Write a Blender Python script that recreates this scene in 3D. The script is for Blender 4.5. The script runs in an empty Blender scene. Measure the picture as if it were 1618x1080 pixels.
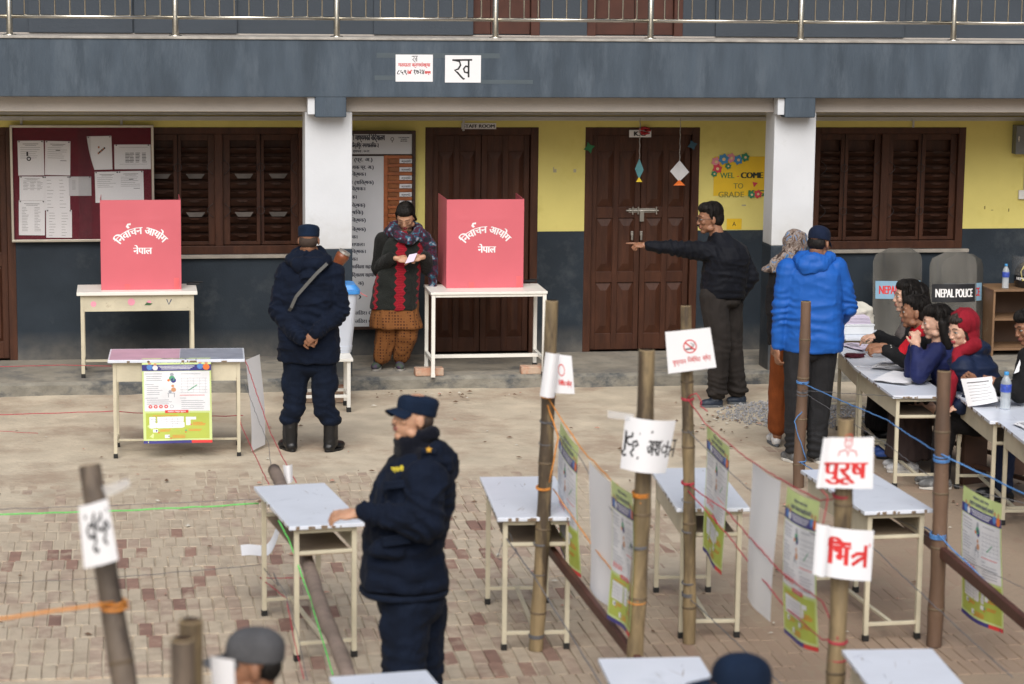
import bpy, bmesh, math, random
import numpy as np
from mathutils import Vector, Matrix
random.seed(7)
rad = math.radians
scn = bpy.context.scene
COL = scn.collection

# ------------------------------------------------------------------ camera
FPX = 3820.0                      # focal length in pixels of the 1618 px wide photograph
CAMP = Vector((0.0, 0.0, 3.75))
YAW, PITCH, ROLL = rad(9.2), math.atan(612 / FPX), -0.0115
FH = Vector((math.sin(YAW), math.cos(YAW), 0)); RH = Vector((math.cos(YAW), -math.sin(YAW), 0)); UP = Vector((0, 0, 1))
_f = FH * math.cos(PITCH) - UP * math.sin(PITCH); _u = UP * math.cos(PITCH) + FH * math.sin(PITCH)
CR = RH * math.cos(ROLL) - _u * math.sin(ROLL); CU = _u * math.cos(ROLL) + RH * math.sin(ROLL)
cd = bpy.data.cameras.new('camera'); cam = bpy.data.objects.new('camera', cd); COL.objects.link(cam)
cd.sensor_width = 36.0; cd.lens = 36.0 * FPX / 1618.0; cd.clip_start = 0.3; cd.clip_end = 300
M = Matrix((CR, CU, -_f)).transposed().to_4x4(); M.translation = CAMP; cam.matrix_world = M
cd.dof.use_dof = True; cd.dof.focus_distance = 20.6; cd.dof.aperture_fstop = 2.8
scn.camera = cam
# ------------------------------------------------------------------ light
SUN_EL, SUN_AZ = rad(44), rad(192)          # azimuth measured clockwise from +Y
w = bpy.data.worlds.new('World'); scn.world = w; w.use_nodes = True
sky = w.node_tree.nodes.new('ShaderNodeTexSky'); sky.sky_type = 'NISHITA'; sky.sun_disc = False
sky.sun_elevation = SUN_EL; sky.sun_rotation = SUN_AZ; sky.dust_density = 6.0; sky.air_density = 1.0
w.node_tree.links.new(sky.outputs[0], w.node_tree.nodes['Background'].inputs[0])
w.node_tree.nodes['Background'].inputs[1].default_value = 0.05
sl = bpy.data.lights.new('sun', 'SUN'); sl.energy = 1.5; sl.angle = rad(54); sl.color = (.95, .98, 1.0)
so = bpy.data.objects.new('sun', sl); COL.objects.link(so)
sd = Vector((math.sin(SUN_AZ) * math.cos(SUN_EL), math.cos(SUN_AZ) * math.cos(SUN_EL), math.sin(SUN_EL)))
so.rotation_euler = sd.to_track_quat('Z', 'Y').to_euler()
vs = scn.view_settings; vs.view_transform = 'Standard'; vs.look = 'None'; vs.exposure = .88; vs.gamma = 1.0; vs.use_curve_mapping = False
try:
    scn.cycles.max_bounces = 6; scn.cycles.diffuse_bounces = 3; scn.cycles.transparent_max_bounces = 8
except Exception: pass

# ------------------------------------------------------------------ measuring helpers
def ray(px, py): return _f + CR * ((px - 809) / FPX) - CU * ((py - 540) / FPX)
def onY(px, py, Y): r = ray(px, py); return CAMP + r * (Y / r.y)
def onZ(px, py, Z=0.0): r = ray(px, py); return CAMP + r * ((Z - 3.75) / r.z)
def onD(px, py, D): r = ray(px, py); return CAMP + r * (D / r.dot(FH))
def depth_of(y, z=0.0): return FPX * (3.75 - z) / (y + 72.0)
# ------------------------------------------------------------------ materials
MATS = {}
def srgb(r, g, b):
    c = lambda x: ((x / 255 + .055) / 1.055) ** 2.4 if x > 10 else x / 255 / 12.92
    return (c(r), c(g), c(b), 1)
def mat(name, col, rough=.6, metal=0, var=.12, scale=6, bump=0, bscale=60, col2=None, amt=.5, tscale=3, stretch=(1, 1, 1), spec=.5, trans=0, alpha=1, coat=0, detail=5, dirt=None, xmix=None):
    """plain surface with fine colour variation, optional second colour in patches, fine relief"""
    if name in MATS: return MATS[name]
    m = bpy.data.materials.new(name); m.use_nodes = True; n = m.node_tree.nodes; L = m.node_tree.links
    b = n['Principled BSDF']; b.inputs['Roughness'].default_value = rough; b.inputs['Metallic'].default_value = metal
    b.inputs['Specular IOR Level'].default_value = spec; b.inputs['Transmission Weight'].default_value = trans
    b.inputs['Alpha'].default_value = alpha; b.inputs['Coat Weight'].default_value = coat
    g = n.new('ShaderNodeNewGeometry'); mp = n.new('ShaderNodeMapping'); mp.inputs['Scale'].default_value = stretch
    L.new(g.outputs['Position'], mp.inputs[0])
    t = n.new('ShaderNodeTexNoise'); t.inputs['Scale'].default_value = scale; t.inputs['Detail'].default_value = detail; L.new(mp.outputs[0], t.inputs[0])
    r = n.new('ShaderNodeValToRGB'); e = r.color_ramp.elements
    e[0].position = .3; e[1].position = .7
    e[0].color = tuple(c * (1 - var) for c in col[:3]) + (1,); e[1].color = tuple(min(1, c * (1 + var)) for c in col[:3]) + (1,)
    L.new(t.outputs[0], r.inputs[0]); out = r.outputs[0]
    if col2:
        t2 = n.new('ShaderNodeTexNoise'); t2.inputs['Scale'].default_value = tscale; t2.inputs['Detail'].default_value = 7; t2.inputs['Roughness'].default_value = .65
        L.new(mp.outputs[0], t2.inputs[0])
        r2 = n.new('ShaderNodeValToRGB'); r2.color_ramp.elements[0].position = 1 - amt - .06; r2.color_ramp.elements[1].position = 1 - amt + .1
        L.new(t2.outputs[0], r2.inputs[0])
        mx = n.new('ShaderNodeMixRGB'); mx.inputs[2].default_value = col2[:3] + (1,) if len(col2) > 3 else tuple(col2) + (1,)
        L.new(r2.outputs[0], mx.inputs[0]); L.new(out, mx.inputs[1]); out = mx.outputs[0]
    if dirt:          # dust splashed up from the ground: (height, colour)
        sp = n.new('ShaderNodeSeparateXYZ'); L.new(g.outputs['Position'], sp.inputs[0])
        td = n.new('ShaderNodeTexNoise'); td.inputs['Scale'].default_value = 9; td.inputs['Detail'].default_value = 8; L.new(g.outputs['Position'], td.inputs[0])
        mr = n.new('ShaderNodeMapRange'); mr.inputs[1].default_value = dirt[0]; mr.inputs[2].default_value = dirt[1]; mr.inputs[3].default_value = 0.95; mr.inputs[4].default_value = 0; L.new(sp.outputs[2], mr.inputs[0])
        ml = n.new('ShaderNodeMath'); ml.operation = 'MULTIPLY'; L.new(mr.outputs[0], ml.inputs[0]); L.new(td.outputs[0], ml.inputs[1])
        m2 = n.new('ShaderNodeMixRGB'); m2.inputs[2].default_value = dirt[2] + (1,); L.new(ml.outputs[0], m2.inputs[0]); L.new(out, m2.inputs[1]); out = m2.outputs[0]
    if xmix:          # yard part with bare reddish clay, its colour also darkened for lens vignetting
        sp = n.new('ShaderNodeSeparateXYZ'); L.new(g.outputs['Position'], sp.inputs[0])
        td = n.new('ShaderNodeTexNoise'); td.inputs['Scale'].default_value = .8; td.inputs['Detail'].default_value = 6; L.new(g.outputs['Position'], td.inputs[0])
        a1 = n.new('ShaderNodeMath'); a1.operation = 'MULTIPLY_ADD'; a1.inputs[1].default_value = -.55; L.new(sp.outputs[1], a1.inputs[0]); L.new(sp.outputs[0], a1.inputs[2])
        a2 = n.new('ShaderNodeMath'); a2.operation = 'MULTIPLY_ADD'; a2.inputs[1].default_value = 1.6; L.new(td.outputs[0], a2.inputs[0]); L.new(a1.outputs[0], a2.inputs[2])
        mr = n.new('ShaderNodeMapRange'); mr.inputs[1].default_value = -4.4; mr.inputs[2].default_value = -2.6; mr.inputs[4].default_value = .92; L.new(a2.outputs[0], mr.inputs[0])
        m2 = n.new('ShaderNodeMixRGB'); m2.inputs[2].default_value = xmix + (1,); L.new(mr.outputs[0], m2.inputs[0]); L.new(out, m2.inputs[1]); out = m2.outputs[0]
    L.new(out, b.inputs['Base Color'])
    if bump:
        t3 = n.new('ShaderNodeTexNoise'); t3.inputs['Scale'].default_value = bscale; t3.inputs['Detail'].default_value = 4; L.new(mp.outputs[0], t3.inputs[0])
        bp = n.new('ShaderNodeBump'); bp.inputs['Strength'].default_value = bump; bp.inputs['Distance'].default_value = .01
        L.new(t3.outputs[0], bp.inputs['Height']); L.new(bp.outputs[0], b.inputs['Normal'])
    MATS[name] = m; return m
def cloth(name, col, rough=.85, var=.22, sheen=.02, bump=.45):
    m = mat(name, col, rough, var=var, scale=9, bump=bump, bscale=110, spec=.15)
    b = m.node_tree.nodes['Principled BSDF']; b.inputs['Sheen Weight'].default_value = sheen; b.inputs['Sheen Roughness'].default_value = .5
    return m
def skin(name, col):
    m = mat(name, col, .5, var=.12, scale=25, bump=.1, bscale=200, spec=.4)
    b = m.node_tree.nodes['Principled BSDF']; b.inputs['Subsurface Weight'].default_value = .12; b.inputs['Subsurface Scale'].default_value = .01
    b.inputs['Subsurface Radius'].default_value = (1, .35, .2)
    return m

# ------------------------------------------------------------------ object helpers
def link(o, parent=None):
    COL.objects.link(o)
    if parent is not None: o.parent = parent
    return o
def tag(o, label=None, cat=None, group=None, kind=None):
    if label: o['label'] = label
    if cat: o['category'] = cat
    if group: o['group'] = group
    if kind: o['kind'] = kind
    return o
def thing(name, label, cat, loc=(0, 0, 0), rz=0.0, group=None):
    o = bpy.data.objects.new(name, None); o.empty_display_size = .1; COL.objects.link(o)
    o.location = loc; o.rotation_euler = (0, 0, rz); return tag(o, label, cat, group)
class MB:
    def __init__(s): s.v = []; s.f = []; s.m = []
    def add(s, vs, fs, mi=0):
        b = len(s.v); s.v += [tuple(v) for v in vs]; s.f += [tuple(i + b for i in f) for f in fs]; s.m += [mi] * len(fs); return s
    def box(s, x0, x1, y0, y1, z0, z1, mi=0, mtx=None):
        vs = [Vector(p) for p in ((x0, y0, z0), (x1, y0, z0), (x1, y1, z0), (x0, y1, z0), (x0, y0, z1), (x1, y0, z1), (x1, y1, z1), (x0, y1, z1))]
        if mtx: vs = [mtx @ v for v in vs]
        return s.add(vs, ((0, 3, 2, 1), (4, 5, 6, 7), (0, 1, 5, 4), (1, 2, 6, 5), (2, 3, 7, 6), (3, 0, 4, 7)), mi)
    def tube(s, pts, r, n=8, mi=0, caps=True, closed=False):
        pts = [Vector(p) for p in pts]; N = len(pts); rs = r if isinstance(r, (list, tuple)) else [r] * N
        vs = []; fs = []; prev = None
        for i, p in enumerate(pts):
            if closed: t = pts[(i + 1) % N] - pts[i - 1]
            else: t = pts[min(i + 1, N - 1)] - pts[max(i - 1, 0)]
            if t.length < 1e-9: t = Vector((0, 0, 1))
            t.normalize()
            if prev is None: a = t.orthogonal().normalized()
            else:
                a = prev - t * prev.dot(t)
                a = a.normalized() if a.length > 1e-6 else t.orthogonal().normalized()
            prev = a; b = t.cross(a)
            for k in range(n):
                q = 2 * math.pi * k / n; vs.append(p + (a * math.cos(q) + b * math.sin(q)) * rs[i])
        for i in range(N if closed else N - 1):
            j = (i + 1) % N
            for k in range(n): fs.append((i * n + k, i * n + (k + 1) % n, j * n + (k + 1) % n, j * n + k))
        if caps and not closed: fs += [tuple(range(n - 1, -1, -1)), tuple(range((N - 1) * n, N * n))]
        return s.add(vs, fs, mi)
    def lathe(s, prof, n=16, c=(0, 0, 0), mi=0):
        vs = []; fs = []; c = Vector(c)
        for r, z in prof:
            for k in range(n):
                q = 2 * math.pi * k / n; vs.append(c + Vector((r * math.cos(q), r * math.sin(q), z)))
        for i in range(len(prof) - 1):
            for k in range(n): fs.append((i * n + k, i * n + (k + 1) % n, (i + 1) * n + (k + 1) % n, (i + 1) * n + k))
        return s.add(vs, fs, mi)
    def prism(s, poly, y0, y1, mi=0):          # poly in x,z ; extruded along y
        n = len(poly); vs = [(x, y0, z) for x, z in poly] + [(x, y1, z) for x, z in poly]
        fs = [tuple(range(n)), tuple(range(2 * n - 1, n - 1, -1))] + [(i, i + n, (i + 1) % n + n, (i + 1) % n) for i in range(n)]
        return s.add(vs, fs, mi)
    def build(s, name, mats, parent=None, smooth=False, bevel=0, loc=None):
        me = bpy.data.meshes.new(name); me.from_pydata([tuple(v) for v in s.v], [], s.f)
        for m in (mats if isinstance(mats, (list, tuple)) else [mats]): me.materials.append(m)
        me.polygons.foreach_set('material_index', s.m)
        if smooth: me.polygons.foreach_set('use_smooth', [True] * len(me.polygons))
        bm = bmesh.new(); bm.from_mesh(me); bmesh.ops.recalc_face_normals(bm, faces=bm.faces); bm.to_mesh(me); bm.free()
        o = bpy.data.objects.new(name, me); link(o, parent)
        if loc is not None: o.location = loc
        if bevel:
            b = o.modifiers.new('bevel', 'BEVEL'); b.width = bevel; b.segments = 2; b.limit_method = 'ANGLE'
        return o
def bx(name, m, parent, x0, x1, y0, y1, z0, z1, bevel=.002):
    return MB().box(min(x0, x1), max(x0, x1), min(y0, y1), max(y0, y1), min(z0, z1), max(z0, z1)).build(name, m, parent, bevel=bevel)
def dup(o, parent=None):
    c = o.copy(); COL.objects.link(c); c.parent = parent
    for ch in list(o.children): dup(ch, c)
    return c
# vectorised value noise
def _h(ix, iy, iz, seed):
    n = (ix * 374761393 + iy * 668265263 + iz * 1274126177 + seed * 974711) & 0x7fffffff
    n = ((n ^ (n >> 13)) * 1274126177) & 0x7fffffff
    return ((n ^ (n >> 16)) & 0xffff) / 65535.0
def vnoise(P, seed=0):
    P = np.asarray(P, float); I = np.floor(P).astype(np.int64); f = P - I; f = f * f * (3 - 2 * f)
    r = 0
    for a in (0, 1):
        wx = f[:, 0] if a else 1 - f[:, 0]
        for b in (0, 1):
            wy = f[:, 1] if b else 1 - f[:, 1]
            for c in (0, 1):
                wz = f[:, 2] if c else 1 - f[:, 2]
                r = r + wx * wy * wz * _h(I[:, 0] + a, I[:, 1] + b, I[:, 2] + c, seed)
    return r
# ------------------------------------------------------------------ lettering
_TC = {}
def text_mesh(body):
    """outline of a word as flat verts / faces, height 1, starting at x 0"""
    if body in _TC: return _TC[body]
    c = bpy.data.curves.new('word', 'FONT'); c.body = body; c.resolution_u = 3
    o = bpy.data.objects.new('word', c); COL.objects.link(o)
    me = bpy.data.meshes.new_from_object(o.evaluated_get(bpy.context.evaluated_depsgraph_get()))
    vs = [(v.co.x, v.co.y) for v in me.vertices]; fs = [tuple(p.vertices) for p in me.polygons]
    bpy.data.objects.remove(o); bpy.data.curves.remove(c); bpy.data.meshes.remove(me)
    _TC[body] = (vs, fs); return vs, fs
def words(mb, body, mapf, u, v, h, mi=0, width=None, bold=0.0, align='c', lay=0.0006, slant=0):
    """print body at (u,v) [metres on the sheet], letter height h, through the sheet's mapping mapf(u,v,offset)"""
    vs, fs = text_mesh(body)
    if not vs: return
    x0 = min(p[0] for p in vs); x1 = max(p[0] for p in vs); k = h / .7; kx = k
    if width: kx = width / max(x1 - x0, 1e-6)
    ox = {'c': -(x0 + x1) / 2, 'l': -x0, 'r': -x1}[align]
    for i in range(3 if bold else 1):
        d = (i - 1) * bold * h if bold else 0
        mb.add([mapf(u + (p[0] + ox) * kx + d + slant * p[1] * k, v + p[1] * k, lay + i * .0002) for p in vs], fs, mi)
def strokes(mb, lines, mapf, u, v, k, wd, mi=0, lay=0.0008):
    """pen strokes: list of polylines in letter units; flat ribbons"""
    for li, ln in enumerate(lines):
        P = [Vector((p[0], p[1])) for p in ln]; vs = []; fs = []
        for i, p in enumerate(P):
            t = (P[min(i + 1, len(P) - 1)] - P[max(i - 1, 0)]); t.normalize(); nn = Vector((-t.y, t.x))
            for sgn in (-1, 1):
                q = p + nn * sgn * wd / 2
                vs.append(mapf(u + q.x * k, v + q.y * k, lay + li * .00015))
        for i in range(len(P) - 1): fs.append((2 * i, 2 * i + 1, 2 * i + 3, 2 * i + 2))
        mb.add(vs, fs, mi)
def patch(mb, mapf, u0, v0, u1, v1, mi, lay, nu=1, nv=1):
    vs = [mapf(u0 + (u1 - u0) * i / nu, v0 + (v1 - v0) * j / nv, lay) for j in range(nv + 1) for i in range(nu + 1)]
    fs = [(j * (nu + 1) + i, j * (nu + 1) + i + 1, (j + 1) * (nu + 1) + i + 1, (j + 1) * (nu + 1) + i) for j in range(nv) for i in range(nu)]
    mb.add(vs, fs, mi)
def disc(mb, mapf, u, v, r, mi, lay, n=14, r0=0):
    if r0:
        vs = [mapf(u + rr * math.cos(2 * math.pi * k / n), v + rr * math.sin(2 * math.pi * k / n), lay) for rr in (r0, r) for k in range(n)]
        mb.add(vs, [(k, (k + 1) % n, (k + 1) % n + n, k + n) for k in range(n)], mi)
    else:
        mb.add([mapf(u + r * math.cos(2 * math.pi * k / n), v + r * math.sin(2 * math.pi * k / n), lay) for k in range(n)], [tuple(range(n))], mi)
# ================================================================== SETTING
YW, YE, YP, YF = 21.74, 20.55, 20.60, 20.44      # wall, verandah edge, pillar front, balcony fascia front
XL, XR = -4.0, 11.5
fascia_m = mat('fascia_paint', (.062, .082, .106), .8, var=.2, scale=3.5, bump=.35, bscale=45, col2=(.088, .112, .140), amt=.44, tscale=2.6, stretch=(2.0, 1, .45), spec=.3, detail=8)
dado_m = mat('dado_paint', (.028, .038, .050), .75, var=.15, scale=3, bump=.25, bscale=60, col2=(.06, .07, .08), amt=.40, tscale=2.5, dirt=(.1, .38, (.22, .20, .17)), spec=.2)
yellow_m = mat('yellow_paint', (.74, .65, .205), .75, var=.06, scale=2, bump=.15, bscale=50, col2=(.68, .59, .17), amt=.4, tscale=3)
white_wall = mat('white_paint', (.62, .64, .67), .75, var=.04, scale=3, bump=.15, bscale=40, col2=(.54, .555, .57), amt=.33, tscale=3, dirt=(1.2, 1.6, (.4, .38, .34)))
beam_m = mat('beam_paint', (.52, .48, .44), .8, var=.06, scale=3, bump=.15)
upper_m = mat('upper_wall_paint', (.06, .075, .095), .75, var=.1, scale=2, bump=.2)
wood_m = mat('door_wood', (.062, .023, .012), .5, var=.3, scale=5, bump=.25, bscale=25, stretch=(3, 3, .6), col2=(.045, .016, .010), amt=.42, tscale=4, spec=.3)
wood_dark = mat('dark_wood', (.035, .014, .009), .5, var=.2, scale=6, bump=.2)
slat_m = mat('slat_wood', (.036, .014, .008), .5, var=.35, scale=7, bump=.2, bscale=30, col2=(.085, .032, .016), amt=.34, tscale=9, spec=.3)
conc_m = mat('verandah_concrete', (.27, .245, .20), .85, var=.18, scale=5, bump=.5, bscale=35, col2=(.15, .145, .135), amt=.44, tscale=4)
edge_m = mat('step_plaster', (.22, .205, .17), .85, var=.22, scale=7, bump=.7, bscale=30, col2=(.07, .075, .078), amt=.46, tscale=4, stretch=(1, 1, 1.5))
steel = mat('stainless_steel', (.60, .57, .50), .26, 1.0, var=.15, scale=8, bump=.05)
sand_m = mat('ground_dust', (.51, .44, .335), .95, var=.16, scale=3.2, bump=.9, bscale=22, col2=(.37, .29, .215), amt=.47, tscale=1.3, xmix=(.29, .215, .15))
pvc = mat('grey_pvc', (.50, .50, .49), .5, var=.05)

# ---- ground: uneven dusty sheet with brick-on-edge paving under the dust
def ground_height(X, Y):
    P = np.stack([X * .9, Y * .9, X * 0 + 3], 1); Q = np.stack([X * 6, Y * 6, X * 0 + 9], 1)
    near = 1 / (1 + np.exp((Y - 15.9 - 1.6 * vnoise(np.stack([X * .45, Y * .3, X * 0 + 1], 1), 12)) / .25)); xs = np.clip((X - 3.0) / 1.5, 0, 1)
    cover = near * (1 - .55 * xs)                  # pavers show where the dust is thin
    return .006 - .0076 * cover + .011 * (vnoise(P, 5) - .5) + .007 * (vnoise(Q, 6) - .5) + .02 * np.clip((Y - 20.15) / .4, 0, 1) * vnoise(Q * .5, 2)
xs = np.concatenate([[-60, -30, -15], np.arange(-5, 11.01, .07), [15, 30, 60]]); ys = np.concatenate([[-40, -10, 3, 8], np.arange(10.5, 20.6, .07), [22, 40, 80]])
GX, GY = np.meshgrid(xs, ys); gz = ground_height(GX.ravel(), GY.ravel()) - .006
gz[(GY.ravel() < 10) | (GY.ravel() > 21)] = -.02
nx = len(xs); gv = list(zip(GX.ravel().tolist(), GY.ravel().tolist(), gz.tolist()))
gf = [(j * nx + i, j * nx + i + 1, (j + 1) * nx + i + 1, (j + 1) * nx + i) for j in range(len(ys) - 1) for i in range(nx - 1)]
g = MB(); g.add(gv, gf); ground = g.build('ground', sand_m, smooth=True); tag(ground, kind='structure')
pcol = [(.42, .345, .26), (.40, .315, .235), (.375, .285, .22), (.44, .37, .28), (.28, .17, .13), (.23, .135, .105), (.34, .245, .19)]
pm = [mat('paver_%s' % n, c, .92, var=.18, scale=9, bump=.5, bscale=60, col2=(.46, .385, .29), amt=a, tscale=4.5, xmix=(.29, .205, .145)) for n, c, a in
      zip(('dusty', 'tan', 'pinkish', 'pale', 'red', 'dark', 'brown'), pcol, (.5, .5, .48, .5, .40, .40, .46))]
def paver_mesh(mi, sx=.0352, sy=.1235):
    mb = MB(); q = .003
    vs = [(-sx, -sy, -.05), (sx, -sy, -.05), (sx, sy, -.05), (-sx, sy, -.05), (-sx, -sy, -q), (sx, -sy, -q), (sx, sy, -q), (-sx, sy, -q),
          (-sx + q, -sy + q, 0), (sx - q, -sy + q, 0), (sx - q, sy - q, 0), (-sx + q, sy - q, 0)]
    fs = [(8, 9, 10, 11)] + [(i, (i + 1) % 4, (i + 1) % 4 + 4, i + 4) for i in range(4)] + [(i + 4, (i + 1) % 4 + 4, (i + 1) % 4 + 8, i + 8) for i in range(4)]
    mb.add(vs, fs); return mb
protos = []
rest = MB(); cnt = 0; row = 0; y = 12.0
def rough_slice(lst, n): return lst[:n]
spots = []
while y < 18.0:
    x = -2.2 + random.uniform(0, .07); half = 3.9 + (y - 12) * .2
    while x < 7.2:
        spots.append((x, y + random.uniform(-.006, .006))); x += .0755 + random.uniform(0, .006)
    y += .252
zs = ground_height(np.array([s[0] for s in spots]), np.array([s[1] for s in spots]))
Rn = [random.random() for _ in spots]
def colour_pick(r, x, y):
    redness = (.12 if x < 2.4 and y < 15.6 else .03) * (1.6 if math.sin(x * 1.9 + y * 2.3) > .2 else .5)
    if r < redness: return 4 if r < redness * .5 else (5 if r < redness * .75 else 6)
    return int((r * 97) % 1 * 4)
for (x, y), z, r in zip(spots, zs, Rn):
    py = FPX * 3.75 / (y * math.cos(YAW) + x * math.sin(YAW)) - 72
    px = 809 + FPX * ((x * RH.x + y * RH.y) / (x * FH.x + y * FH.y))
    if px < -40 or px > 1660 or py > 1105: continue
    k = colour_pick(r, x, y); z = min(0.0, float(z)) * 0 + (r * 7 % 1) * .005 - .0025 - (.003 if x > 3.5 else 0) - .004 * max(0, min(1, (y - 16.4) / 1.2))
    if cnt < 300 and x < 3.4 and y > 12.6:
        while len(protos) <= 6: protos.append(None)
        if protos[k] is None: o = protos[k] = paver_mesh(k).build('paver', pm[k], ground)
        else: o = protos[k].copy(); COL.objects.link(o); o.parent = ground
        o.location = (x, y, z); o.rotation_euler = ((r * 31 % 1 - .5) * .02, (r * 57 % 1 - .5) * .04, (r * 13 % 1 - .5) * .03); cnt += 1
    else:
        q = paver_mesh(k); a = (r * 13 % 1 - .5) * .03
        rest.add([(x + vx * math.cos(a) - vy * math.sin(a), y + vx * math.sin(a) + vy * math.cos(a), z + vz + vx * (r * 57 % 1 - .5) * .04) for vx, vy, vz in q.v], q.f, k)
ro = rest.build('pavers', pm, ground); ro['kind'] = 'stuff'
# gravel heap and litter
gr = MB(); gm = mat('gravel_stone', (.30, .30, .31), .8, var=.45, scale=40)
for i in range(2600):
    t = random.random() * 6.283; q = random.random() ** .6
    c = onZ(1265, 655); X = c.x + math.cos(t) * q * .72 + random.gauss(0, .04) + .1 * random.random(); Y = c.y + math.sin(t) * q * .62
    h = .035 * (1 - q) * random.random(); s_ = random.uniform(.006, .014)
    o8 = [Vector((random.uniform(.6, 1) * a, random.uniform(.6, 1) * b, random.uniform(.6, 1) * d)) * s_ for a, b, d in ((1, 0, 0), (0, 1, 0), (-1, 0, 0), (0, -1, 0), (0, 0, 1), (0, 0, -1))]
    gr.add([(X + p.x, Y + p.y, .004 + h + s_ * .5 + p.z) for p in o8], ((0, 1, 4), (1, 2, 4), (2, 3, 4), (3, 0, 4), (1, 0, 5), (2, 1, 5), (3, 2, 5), (0, 3, 5)))
tag(gr.build('gravel', gm), 'thin heap of grey gravel spilled on the dusty ground by the step', 'gravel', kind='stuff')
lt = MB(); lm = [mat('dead_leaf', (.12, .07, .04), .8), mat('brick_crumb', (.38, .22, .16), .9), mat('pale_crumb', (.5, .47, .40), .9)]
for i in range(330):
    X = random.uniform(-1.6, 6.5); Y = random.uniform(12.3, 20.4)
    if i % 7 == 0: c = onZ(random.gauss(700, 60), 622 + random.random() * 12); X, Y = c.x, c.y
    if i % 5 == 0: c = onZ(random.gauss(1150, 50), 670 + random.gauss(0, 12)); X, Y = c.x, c.y
    a = random.random() * 3.14; l = random.uniform(.008, .03); wd = l * random.uniform(.25, .7); z = .012 if Y < 20 else .025
    dx, dy = math.cos(a) * l, math.sin(a) * l; ex, ey = -math.sin(a) * wd, math.cos(a) * wd
    lt.add([(X - dx, Y - dy, z), (X + ex, Y + ey, z), (X + dx, Y + dy, z), (X - ex, Y - ey, z), (X, Y, z + wd * .7)], ((0, 1, 4), (1, 2, 4), (2, 3, 4), (3, 0, 4), (3, 2, 1, 0)), random.choice((0, 0, 1, 2)))
tag(lt.build('litter', lm), 'scattered dry leaves and brick crumbs over the dusty courtyard ground', 'litter', kind='stuff')

# ---- verandah slab (its edge worn and uneven)
vb = MB(); nX = 220
for i in range(nX):
    x0 = XL + (XR - XL) * i / nX; x1 = XL + (XR - XL) * (i + 1) / nX
    def e(x, s): return float(vnoise(np.array([[x * 3.1, s, 0.5]]), 4)[0] - .5)
    P0 = [(x0, YE - .01 + .03 * e(x0, 1), -.03), (x0, YE + .015 * e(x0, 9), .095 + .006 * e(x0, 5)), (x0, YE + .035, .12 + .004 * e(x0, 7)), (x0, YW, .12)]
    P1 = [(x1, YE - .01 + .03 * e(x1, 1), -.03), (x1, YE + .015 * e(x1, 9), .095 + .006 * e(x1, 5)), (x1, YE + .035, .12 + .004 * e(x1, 7)), (x1, YW, .12)]
    vb.add(P0 + P1, ((0, 4, 5, 1), (1, 5, 6, 2)), 1); vb.add(P0 + P1, ((2, 6, 7, 3),), 0)
tag(vb.build('verandah_floor', [conc_m, edge_m]), kind='structure')

# ---- school building
bld = thing('school_building', 'two storey school building with yellow and grey walls, white pillars and brown doors', 'building', (0, YW, 0))
def L_(p): return (p.x, p.y - YW, p.z)
def wx(px, py=350, Y=YW): return onY(px, py, Y).x
def wz(py, px=800, Y=YW): return onY(px, py, Y).z
DADO = 1.245
# openings of the ground floor wall: x range and z range
ZT = 2.23
op = [(wx(-110), wx(24, 350), .12, 2.2), (wx(214, 300), wx(484, 300), 1.06, 2.2), (wx(671, 400), wx(850, 300), .12, 2.2),
      (wx(923, 350), wx(1104, 300), .12, 2.2), (wx(1283, 300), wx(1523, 300), 1.06, 2.2)]
wallm = MB(); dadom = MB()
cur = XL
TH = .23
for x0, x1, z0, z1 in op + [(XR, XR, 0, 0)]:
    wallm.box(cur, x0, 0, TH, DADO, 3.02)
    if x0 > cur: MB().box(cur, x0, -.004, TH, .0, DADO).build('dado', dado_m, bld)
    if x1 > x0:
        wallm.box(x0, x1, 0, TH, z1, 3.02)
        if z0 > .2: MB().box(x0, x1, -.004, TH, 0, z0).build('dado', dado_m, bld)
    cur = x1
wallm.build('wall', yellow_m, bld)
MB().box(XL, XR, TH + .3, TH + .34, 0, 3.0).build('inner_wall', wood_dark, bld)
ug = MB(); uo = [(wx(699, 30), wx(853, 30)), (wx(928, 30), wx(1079, 30))]
cur = XL
for x0, x1 in uo + [(XR, XR)]:
    ug.box(cur, x0, -.0, TH, 3.03, 6.2); cur = x1
for x0, x1 in uo: ug.box(x0, x1, 0, TH, 5.3, 6.2)
for px in (45, 212, 590, 1130, 1280): X = wx(px, 30); ug.box(X, X + .9, -.03, 0, 3.03, 3.75)
ug.build('upper_wall', upper_m, bld, bevel=.004)
MB().box(XL, XR, YF - YW + .2, .0, 2.88, 3.02).box(XL, XR, 0, TH, 3.02, 3.03).build('balcony_slab', beam_m, bld)
MB().box(XL, XR, -2.2, 3, 6.2, 6.35).build('roof', beam_m, bld)
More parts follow.
